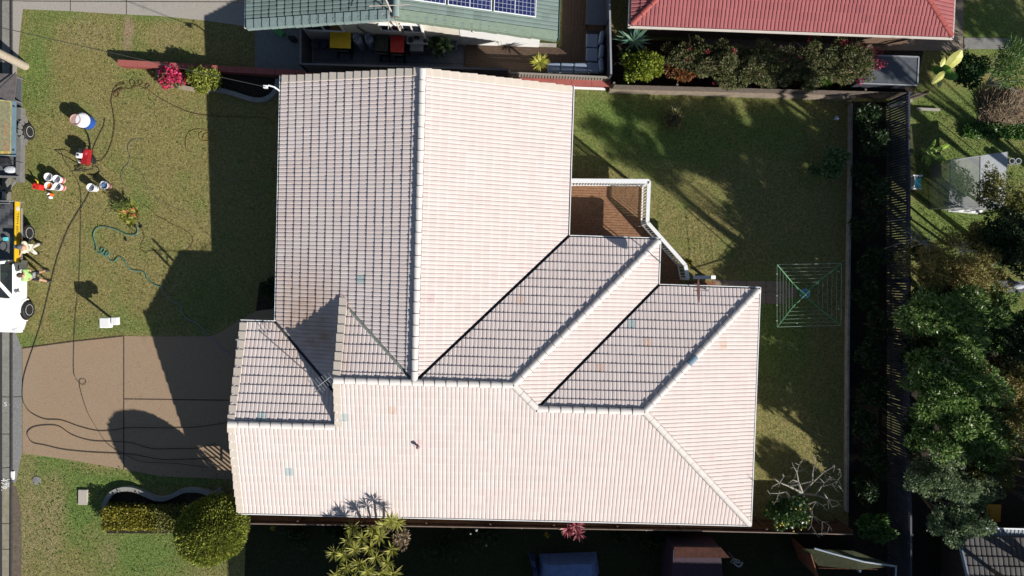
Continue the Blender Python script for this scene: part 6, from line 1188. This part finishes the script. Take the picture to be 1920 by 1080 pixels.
b=MB(); b.tube([c,P(1736,288,1.1)],[.08,.06],8); b.build('trunk',mBark,t)
tree('shrub','rounded mid green bush right of the banana plant with yellow leaves','shrub',1818,132,1.0,(.65,.75,.6),LEAF('deep green',[(.012,.04,.01),(.03,.085,.02),(.06,.14,.04)],.45,.2),2600,.12,.06,14,.34,trunk=False)
t=tree('spreading_shrub','grassy leaved shrub with pale bare branches at the upper right edge','shrub',1905,115,1.6,(1.0,1.0,.7),G_mid,1600,.26,.03,16,.35,trunk=False,bark=mPaleBark)
b=MB(); c0=P(1850,158,.2)
for (x,y,z_) in ((1885,120,1.5),(1905,140,1.4),(1920,150,1.2),(1895,165,1.0),(1912,172,.9),(1870,105,1.6)): b.tube([c0,c0.lerp(P(x,y,z_),.5)+Vector((0,0,.2)),P(x,y,z_)],[.05,.035,.012],6)
b.build('bare_branches',mPaleBark,t)
# pile of dead fronds and ground cover
N=5200; c=P(1882,205,.1); u=rng.random((N,2)); X=c.x+(u[:,0]-.5)*2.1; Y=c.y+(u[:,1]-.5)*1.5; r2_=((u[:,0]-.5)**2+(u[:,1]-.5)**2)*4; Z=G(0,c.y)+.03+np.maximum(0,.6*(1-r2_))*rng.random(N)**.4; a=rng.normal(size=N)*.9+.45; ax=np.stack([np.cos(a),np.sin(a),rng.normal(size=N)*.45],1); nr=rdir(N)*.5; nr[:,2]+=1; l=.28*(.4+rng.random(N))
t=thing('frond_pile','heap of dry brown fronds and sticks on the grass at the upper right','pile',base(1882,205,0)); leafquads(np.stack([X,Y,Z],1),ax,nr,l,l*.06+.008,'fronds',G_dead,t); b=MB(); b.ball(base(1882,205,0),(.7,.45,.2),16,8); b.build('twig_heap',M('twig heap',(.07,.05,.03),.95,.5,20,1),t)
N=2600; u=rng.random((N,2)); A0=P(1805,232,0); B0=P(1935,262,0); X=A0.x+(B0.x-A0.x)*u[:,0]; Y=A0.y+(B0.y-A0.y)*u[:,1]; pos=np.stack([X,Y,GY*Y+.08+.1*rng.random(N)],1); ax=rdir(N); nr=rdir(N)*.4; nr[:,2]+=1; leafquads(pos,ax,nr,.13,.09,'ground_cover',G_mid,loc=(A0.x,A0.y,0),kind='stuff',label='strip of leafy ground cover below the frond pile',cat='ground cover')
# back lawn
c=base(1258,226,.1); t=thing('planter','round wire and terracotta planter holding a small twiggy plant, on the back lawn','planter',c); b=MB(); b.lathe(c,[(.30,0),(.36,.35),(.40,.36),(.40,.42),(.34,.42),(.33,.30),(.01,.28)],22); b.build('tub',M('terracotta rim',(.15,.085,.055),.85,.3,8,.4),t)
b=MB()
for k in range(34):
    a_=random.random()*6.28; e_=c+Vector((math.cos(a_)*random.uniform(.2,.55),math.sin(a_)*random.uniform(.2,.55),random.uniform(.45,.9))); b.tube([c+Vector((0,0,.28)),c.lerp(e_,.5)+Vector((0,0,.2)),e_],[.014,.01,.004],4)
b.build('twigs',M('grey twigs',(.16,.14,.11),.8,.3),t); leafquads(*blobs_leaves([(np.array(c)+np.array([0,0,.55]),(.38,.38,.22))],420,.09,.04),'leaves',G_olive,t)
tree('shrub','leafy green shrub beside the pale edging of the back lawn','shrub',1562,302,.9,(.55,.75,.45),LEAF('glossy leaf',[(.03,.07,.02),(.09,.17,.05),(.20,.30,.12)],.3,.2),1300,.14,.06,14,.3,trunk=False)
tree('shrub','small pale leaved shrub left of the leafy shrub near the edging','shrub',1528,322,.5,(.28,.22,.2),G_grey,260,.12,.06,6,.35,trunk=False)
tree('shrub','small yellow leaved shrub outside the diagonal balustrade','shrub',1289,492,.4,(.22,.2,.2),G_yel,180,.10,.05,5,.4,trunk=False)
bedp=[(1628,215,.9,.7),(1635,265,1.0,.75),(1625,330,.8,.7),(1645,370,1.2,.8),(1622,430,.8,.65),(1640,490,1.0,.75),(1625,550,.9,.7),(1645,610,1.1,.8),(1625,670,.9,.7),(1640,735,1.0,.75),(1622,800,.9,.7),(1642,860,1.0,.75),(1625,920,.8,.65)]
words=['first','second','third','fourth','fifth','sixth','seventh','eighth','ninth','tenth','eleventh','twelfth','thirteenth']
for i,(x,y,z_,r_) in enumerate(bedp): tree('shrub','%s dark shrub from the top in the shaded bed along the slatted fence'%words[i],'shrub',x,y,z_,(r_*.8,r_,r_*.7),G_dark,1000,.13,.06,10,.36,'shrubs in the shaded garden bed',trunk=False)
tree('shrub','rounded bright shrub at the bottom of the garden bed, past the lower fence end','shrub',1650,987,1.3,(.92,.6,.6),LEAF('fresh green',[(.02,.06,.01),(.05,.13,.02),(.12,.22,.05)],.45,.25),3400,.13,.07,18,.3,trunk=False)
# lemon tree
t=tree('lemon_tree','dark leafy lemon tree with pale yellow fruit behind the lower right house corner','lemon tree',1478,962,1.6,(.95,.75,.6),LEAF('citrus leaf',[(.018,.045,.01),(.04,.09,.02),(.09,.15,.04)],.35,.2),3000,.11,.06,18,.3)
c=P(1478,962,1.6); mLem=M('lemon skin',(.55,.48,.10),.5,.1)
for k in range(16):
    d=rdir(1)[0]; d[2]=abs(d[2]); b=MB(); b.ball(Vector((c.x+d[0]*.9,c.y+d[1]*.72,c.z+d[2]*.55)),(.04,.04,.05),8,6); b.build('lemon',mLem,t,smooth=True)
# bare branching tree
c=base(1508,930,.2); t=thing('bare_tree','leafless pale tree with forking branches above the lemon tree','tree',c)
segs=[[(1505,925,1.0),(1497,903,1.7),(1494,885,2.1)],[(1505,925,1.0),(1523,905,1.6),(1545,885,2.1),(1565,874,2.4)],[(1505,925,1.0),(1530,928,1.5),(1552,936,1.9),(1570,940,2.2)],[(1505,925,1.0),(1513,945,1.5),(1523,966,2.0),(1541,978,2.4)],[(1505,925,1.0),(1480,912,1.6),(1462,905,2.0),(1452,898,2.3)],[(1505,925,1.0),(1482,935,1.4),(1474,922,1.8),(1460,925,2.1)],[(1523,966,2.0),(1521,985,2.4),(1529,1000,2.7)],[(1541,978,2.4),(1541,1000,2.7)],[(1541,978,2.4),(1555,985,2.7)],[(1494,885,2.1),(1498,872,2.4),(1503,866,2.6)],[(1494,885,2.1),(1488,875,2.4)],[(1523,905,1.6),(1524,885,2.1),(1530,855,2.6)],[(1524,885,2.1),(1541,868,2.4)],[(1545,885,2.1),(1550,900,2.4),(1572,899,2.7)],[(1530,928,1.5),(1540,912,2.0),(1560,908,2.4),(1578,917,2.6)],[(1552,936,1.9),(1560,950,2.3)],[(1552,936,1.9),(1545,925,2.3)],[(1462,905,2.0),(1448,912,2.3)],[(1462,905,2.0),(1470,893,2.3)],[(1460,925,2.1),(1443,925,2.4)],[(1460,925,2.1),(1455,940,2.4)],[(1513,945,1.5),(1530,940,2.0),(1543,948,2.3)],[(1497,903,1.7),(1486,900,2.1),(1480,905,2.3)],[(1565,874,2.4),(1575,880,2.6)],[(1480,912,1.6),(1520,903,1.9),(1545,905,2.3),(1560,895,2.6)]]
b=MB(); b.tube([c,P(1505,925,1.0)],[.10,.075],8)
for s_ in segs:
    z0=s_[0][2]; k=len(s_); pts=[P(*q) for q in s_]; r_=lambda z:max(.009,.055-.026*(z-.9)*1.2); b.tube(pts,[r_(q[2]) for q in s_],6)
    for q in (s_[-1],):
        e_=P(*q)
        for _ in range(3): b.tube([e_,e_+Vector((random.uniform(-.22,.22),random.uniform(-.22,.22),random.uniform(.1,.3)))],[.010,.006],5)
    if k>2:
        e_=P(*s_[-2])
        for _ in range(2): b.tube([e_,e_+Vector((random.uniform(-.3,.3),random.uniform(-.3,.3),random.uniform(.1,.35)))],[.012,.006],5)
b.build('branches',M('silvery bark',(.26,.245,.215),.8,.2,8,.3),t)
# south yard
c=base(690,1030,.2); t=thing('dracaena','tall clump of yellow green leaf rosettes below the lower eave of the big house','dracaena',c); spots=[(733,975,2.6),(700,993,2.4),(661,990,2.1),(655,1012,2.3),(680,1008,2.6),(694,1026,2.6),(712,1005,2.7),(735,1030,2.4),(628,1036,2.1),(645,1040,2.4),(665,1030,2.5),(705,1045,2.6),(727,1055,2.5),(650,1062,2.3),(675,1058,2.6),(690,1070,2.6),(715,1075,2.5),(632,1078,2.2),(660,1085,2.4),(700,1090,2.5),(738,1075,2.3),(720,985,2.5),(745,980,2.4)]
rs=[]
spots=[(x,y,h+.15) for x,y,h in spots]
for x,y,h in spots: rs.append(rosette(P(x,y,h),34,.40,.05,(-5,75)))
leafquads(*many(rs),'leaf_rosettes',G_drac,t,fold=.18); b=MB()
for x,y,h in spots: p=P(x,y,h); b.tube([c+Vector((random.uniform(-.3,.3),random.uniform(-.3,.3),0)),c.lerp(p,.5)+Vector((0,0,.3)),p],[.05,.04,.03],6)
b.build('stems',mBark,t)
tree('dry_shrub','dry brown twiggy shrub right of the dracaena clump','shrub',752,1012,1.6,(.35,.45,.3),G_dead,700,.12,.03,8,.35,trunk=False)
rs=[rosette(P(x,y,h),40,.36,.05,(5,70)) for x,y,h in ((1064,992,1.5),(1080,985,1.6),(1084,1000,1.5))]; c=base(1074,992,.3); t=thing('bromeliad','pink and red leafed rosette plant against the lower fence','bromeliad',c); leafquads(*many(rs),'leaf_rosettes',G_brom,t,fold=.15); b=MB()
for x,y,h in ((1064,992,1.5),(1080,985,1.6),(1084,1000,1.5)): b.tube([c,P(x,y,h)],[.03,.025],6)
b.build('stems',mBark,t)
for x,y,lb in ((851,988,'small lime plant in front of the lower fence right of the dracaena'),(1026,1003,'small lime sprig left of the pink rosette plant'),(512,990,'small yellowish plant at the left end of the lower fence')): spiky('small_plant',lb,'plant',x,y,.9,14,.16,.05,G_yel)
mSeed=M('pale seed head',(.30,.31,.28),.9,.1)
for i,(x,y,lb) in enumerate([(893,994,'pale seed head, largest, right of the lime plant by the lower fence'),(882,1001,'small pale seed head just below the largest one'),(965,989,'left pale seed head of the two at the fence middle'),(978,990,'right pale seed head of the two at the fence middle'),(912,1023,'pale seed head lowest in the shade right of the dracaena'),(1212,994,'lone pale seed head near the right of the lower fence')]):
    p=P(x,y,1.2); b=MB(); bs=Vector((p.x-.1,p.y-.2,G(0,p.y))); b.ball(p,(.06,.06,.05) if i==0 else (.04,.04,.035),8,6); b.tube([bs,p],[.006,.004],4); b.build('seed_head',mSeed,loc=bs,label=lb,cat='seed head')
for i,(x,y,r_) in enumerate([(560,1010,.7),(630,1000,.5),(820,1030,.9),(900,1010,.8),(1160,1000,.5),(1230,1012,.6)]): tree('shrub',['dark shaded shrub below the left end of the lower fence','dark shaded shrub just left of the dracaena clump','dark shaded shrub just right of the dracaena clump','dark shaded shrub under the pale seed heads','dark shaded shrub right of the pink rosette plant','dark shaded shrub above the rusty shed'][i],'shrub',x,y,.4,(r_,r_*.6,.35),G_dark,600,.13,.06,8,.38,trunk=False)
# trees to the east
mk=LEAF('fresh mango leaf',[(.03,.07,.014),(.09,.19,.034),(.19,.30,.07),(.34,.42,.18)],.35,.38)
T_=[('olive brown leafed spreading tree just right of the slatted fence, with bare twigs','olive_tree',1795,502,2.9,(2.2,1.35,.7),G_brown,7500,.15,.035,60,.17,(.6,.3)),
 ('rusty leafed small tree crown at the top of the eastern trees, near the shade house','rusty_tree',1835,450,2.6,(1.1,.7,.6),G_brown,2400,.13,.05,18,.28,(.4,0)),
 ('thin olive leafed sapling reaching over the shade house','sapling',1858,352,2.8,(.75,1.1,.7),G_olive,900,.15,.045,16,.22,(.9,-.6)),
 ('dark leafy tree at the right edge below the shade house','dark_tree',1895,455,3.2,(1.2,1.3,.9),G_dark,4200,.14,.06,24,.28,(.3,0)),
 ('large glossy green tree right of the slatted fence, above the others','glossy_tree',1790,610,3.4,(1.9,1.5,1.0),mk,6800,.17,.06,32,.25,(.9,0)),
 ('large glossy green tree in the middle of the eastern row','glossy_tree',1780,725,3.6,(1.8,1.5,1.1),mk,7600,.18,.065,34,.24,(1.0,0)),
 ('glossy green tree lower in the eastern row, brighter leaves','glossy_tree',1800,815,3.6,(1.8,1.25,1.0),mk,6800,.17,.06,30,.25,(.8,0)),
 ('orange brown tinged tree at the right edge beside the glossy trees','rusty_tree',1895,740,3.0,(1.3,2.0,.9),G_brown,6500,.13,.05,34,.24,(.3,0)),
 ('small leafed grey green tree at the lower left of the eastern row','fine_tree',1765,890,3.4,(1.4,1.0,.9),G_grey,6000,.10,.05,30,.24,(.9,.2)),
 ('round grey green tree crown overlapping the grey tiled roof','fine_tree',1800,980,3.8,(1.0,.85,.7),G_grey,4600,.10,.05,24,.25,(.2,.2)),
 ('yellow green tree at the right edge above the orange lidded bin','yellow_tree',1862,880,3.0,(1.0,.8,.7),G_olive,3000,.12,.05,20,.27,(.3,0)),
 ('dark green low tree under the glossy trees beside the slatted fence','dark_tree',1735,660,2.0,(.9,1.6,.8),G_dark,2600,.15,.06,18,.3,(0,0)),
 ('small dark shrub tree in the gap by the fence, beside bare twigs','dark_tree',1728,468,1.8,(.55,.55,.5),G_dark,700,.14,.06,10,.32,(0,0)),
 ('lower dark green tree between the fence and the grey green tree','dark_tree',1720,800,2.0,(.6,1.1,.7),G_dark,1500,.15,.06,14,.32,(0,0))]
T_+=[('dark green filler tree between the olive brown tree and the upper glossy tree','fill_tree',1760,560,2.4,(1.3,.9,.7),G_dark,3000,.15,.055,24,.24,(.3,0)),
 ('olive leafed filler tree beside the left end of the bench','fill_tree',1835,560,2.5,(1.0,.7,.6),G_olive,2000,.14,.045,20,.24,(.3,0)),
 ('mid green tree filling the gap between the olive brown tree and the glossy trees','fill_tree',1860,600,2.6,(1.5,1.3,.8),G_mid,4200,.14,.055,24,.26,(.4,0)),
 ('dark leafy tree at the far right edge level with the clothes hoist','fill_tree',1910,640,3.0,(1.2,1.3,.9),G_dark,3600,.14,.06,22,.28,(.3,0)),
 ('mid green tree under the rusty tree at the right edge','fill_tree',1850,790,2.6,(1.5,1.6,.8),mk,4200,.15,.06,24,.26,(.4,0)),
 ('grey green tree joining the fine leafed trees above the grey roof','fill_tree',1815,915,2.9,(1.2,.8,.7),G_grey,3600,.10,.05,22,.26,(.2,0)),
 ('olive sapling foliage at the right edge beside the shade house','sapling',1910,390,2.6,(.8,1.0,.6),G_olive,1500,.13,.05,16,.26,(.3,0))]
for lb,nm,x,y,z_,r_,m_,n_,ln,wd,k_,cr_,off in T_: tree(nm,lb,'tree',x,y,z_,tuple(q*1.12 for q in r_),m_,int(n_*2.1),ln*.92,wd*.9,int(k_*1.9),cr_*.84,off=off,shell=.10)
def tall(label,gx,gy,h,r_,n,lean=(0,0),k=22,cr=.26,ln=.30,rt_=.14):
    bs=P(gx,gy,0); c=bs+Vector((lean[0],lean[1],h)); r_=r_ if isinstance(r_,tuple) else (r_,r_,r_*.8); t=thing('tall_tree',label,'tree',bs,'tall trees east of the block'); bl=clumps(c,r_,k,cr,shell=.3)
    leafquads(*blobs_leaves(bl,n,ln,ln*.45),'crown',G_dark,t); wood('trunk',bs,[tuple(b_[0]) for b_ in bl[:9]],mBark,t,rt_)
def tall_at(label,sx,sy,h,r_,n,k=20,cr=.28,ln=.30,rt_=.14):
    c=P(sx,sy,0)+Vector((-SX*h,-SY*h,h)); bs=Vector((c.x+.6,c.y-.4,G(c.x,c.y-.4))); t=thing('tall_tree',label,'tree',bs,'tall trees east of the block'); bl=clumps(c,r_,k,cr,shell=.3)
    leafquads(*blobs_leaves(bl,n,ln,ln*.45),'crown',G_dark,t); wood('trunk',bs,[tuple(b_[0]) for b_ in bl[:9]],mBark,t,rt_)
for i,(sx,sy,h,r_,n,k) in enumerate([(1335,255,10,(2.3,1.4,1.2),3000,34),(1470,255,9,(1.7,1.2,1.1),1900,26),(1225,300,11,(1.7,.9,1.0),800,14),(1190,200,11.5,(1.3,.6,.7),420,10),(1115,240,12,(.6,.35,.4),160,5),(1370,330,9,(1.5,.9,.9),1500,14),
    (1500,905,6.5,(1.4,.9,1.0),2200,16),(1548,760,5,(.6,1.7,.9),1800,14),(1540,610,5,(.8,1.5,.9),2200,16),(1455,600,5.5,(.8,.6,.6),800,12),(1435,745,5.5,(.4,.4,.4),250,6),(1310,40,9,(1.4,.8,.8),500,12),(1490,35,9,(1.0,.8,.7),500,9),(1690,118,8,(1.2,.7,.8),1100,14),(1880,40,8,(2.0,1.0,1.0),1800,20)]):
    tall_at(['broad','dense','open','thin','small','low'][i%6]+' crowned tall tree outside the right edge, '+['northmost','second','third','fourth','fifth','sixth','seventh','eighth','ninth','tenth','eleventh','twelfth','thirteenth','fourteenth','fifteenth','sixteenth','seventeenth','eighteenth','nineteenth'][i]+' of the group',sx,sy,h,r_,n,k,cr=.20 if sy<335 else .28)
# short turf blades over the lawns give them their grain
def turf(name,label,poly,dens,mat,hgt=.034):
    pts=[P(x,y) for x,y in poly]; xs=[p.x for p in pts]; ys=[p.y for p in pts]; A=(max(xs)-min(xs))*(max(ys)-min(ys)); N=int(A*dens); X=min(xs)+(max(xs)-min(xs))*rng.random(N); Y=min(ys)+(max(ys)-min(ys))*rng.random(N); ins=np.zeros(N,bool)
    for i in range(len(pts)):
        a,c=pts[i],pts[(i+1)%len(pts)]
        if a.y==c.y: continue
        m=((a.y>Y)!=(c.y>Y))&(X<(c.x-a.x)*(Y-a.y)/(c.y-a.y)+a.x); ins^=m
    X=X[ins];Y=Y[ins];N=len(X); ax=rdir(N); ax[:,2]=np.abs(ax[:,2])*.8+.15; nr=rdir(N)*.5; nr[:,2]+=.8; l=hgt*(.6+1.0*rng.random(N)); leafquads(np.stack([X,Y,GY*Y],1),ax,nr,l,.014+.016*rng.random(N),name,mat,loc=(pts[0].x,pts[0].y,0),kind='stuff',label=label,cat='grass')
G_turf=LEAF('turf blade',[(.08,.095,.020),(.19,.19,.048),(.31,.285,.095),(.48,.43,.19)],.8,.25,.1); G_turfg=LEAF('green turf blade',[(.03,.065,.012),(.09,.15,.028),(.18,.25,.06),(.32,.33,.13)],.8,.25,.1)
turf('grass','short olive lawn grass in front of the house',[(44,20),(235,30),(520,56),(520,570),(440,600),(395,628),(232,628),(130,638),(42,650),(30,600),(30,150)],420,G_turf)
turf('grass','greener lawn grass below the driveway',[(44,853),(130,865),(232,884),(440,906),(420,1090),(42,1090),(32,905)],420,G_turfg)
turf('grass','back lawn grass between the house and the pale edging',[(1072,172),(1590,186),(1583,975),(1415,975),(1425,545),(1330,520),(1290,500),(1215,415),(1215,340),(1068,335)],380,G_turfg)
turf('grass','grass of the yard beyond the slatted fence',[(1720,190),(1925,190),(1925,600),(1720,600)],260,G_turfg,.07)
sheet('garden_bed_or_shade',[(1690,560),(1935,600),(1935,985),(1790,1000),(1790,1090),(1690,1090)],mSoilShade,.02)  # no planted bed: dark sheet standing in for shade under the eastern trees

for (x,y,h,lb) in ((1712,448,2.6,'upper bare twig cluster poking over the slatted fence beside the olive brown tree'),(1735,455,2.9,'bare grey twigs standing above the olive brown tree'),(1800,470,3.6,'pale bare branches showing through the olive brown crown')):
    c=P(x,y,h); bs=Vector((c.x+.3,c.y-.3,G(c.x,c.y))); b=MB(); b.tube([bs,c],[.035,.018],5)
    for k in range(12):
        e_=c+Vector((random.uniform(-.6,.6),random.uniform(-.5,.5),random.uniform(0,.5))); m_=c.lerp(e_,.5)+Vector((random.uniform(-.08,.08),random.uniform(-.08,.08),.05)); b.tube([c,m_,e_],[.014,.009,.004],4); b.tube([m_,m_+Vector((random.uniform(-.25,.25),random.uniform(-.25,.25),.1))],[.007,.003],4)
    b.build('bare_twigs',mPaleBark,loc=bs,label=lb,cat='bare shrub')
def litter(name,label,cat,poly,N,mat,ln,wd,h):
    pts=[P(x,y) for x,y in poly]; X=pts[0].x+(pts[2].x-pts[0].x)*rng.random(N); Y=pts[0].y+(pts[2].y-pts[0].y)*rng.random(N); k=np.sin(X*1.3+2)*np.cos(Y*.9)+rng.normal(size=N)*.5>.1; X=X[k];Y=Y[k];N=len(X); ax=rdir(N); ax[:,2]*=.2; nr=rdir(N)*.3; nr[:,2]+=1; leafquads(np.stack([X,Y,GY*Y+h],1),ax,nr,ln*(.5+rng.random(N)),wd,name,mat,loc=(pts[0].x,pts[0].y,0),kind='stuff',label=label,cat=cat)
litter('leaf_litter','scattered dry leaves and clippings over the front lawn','leaf litter',[(50,30),(400,30),(400,620),(50,620)],1500,G_dead,.06,.03,.035)
litter('leaf_litter','scattered dry leaves over the driveway','leaf litter',[(60,670),(430,670),(430,850),(60,850)],160,G_dead,.06,.03,.022)
litter('lawn_weeds','low broad leaved weeds dotted through the front lawn','weeds',[(50,30),(400,30),(400,620),(50,620)],900,G_bright,.07,.045,.03)
litter('lawn_weeds','low broad leaved weeds dotted through the lawn below the driveway','weeds',[(50,870),(420,870),(420,1080),(50,1080)],1200,G_bright,.07,.045,.03)
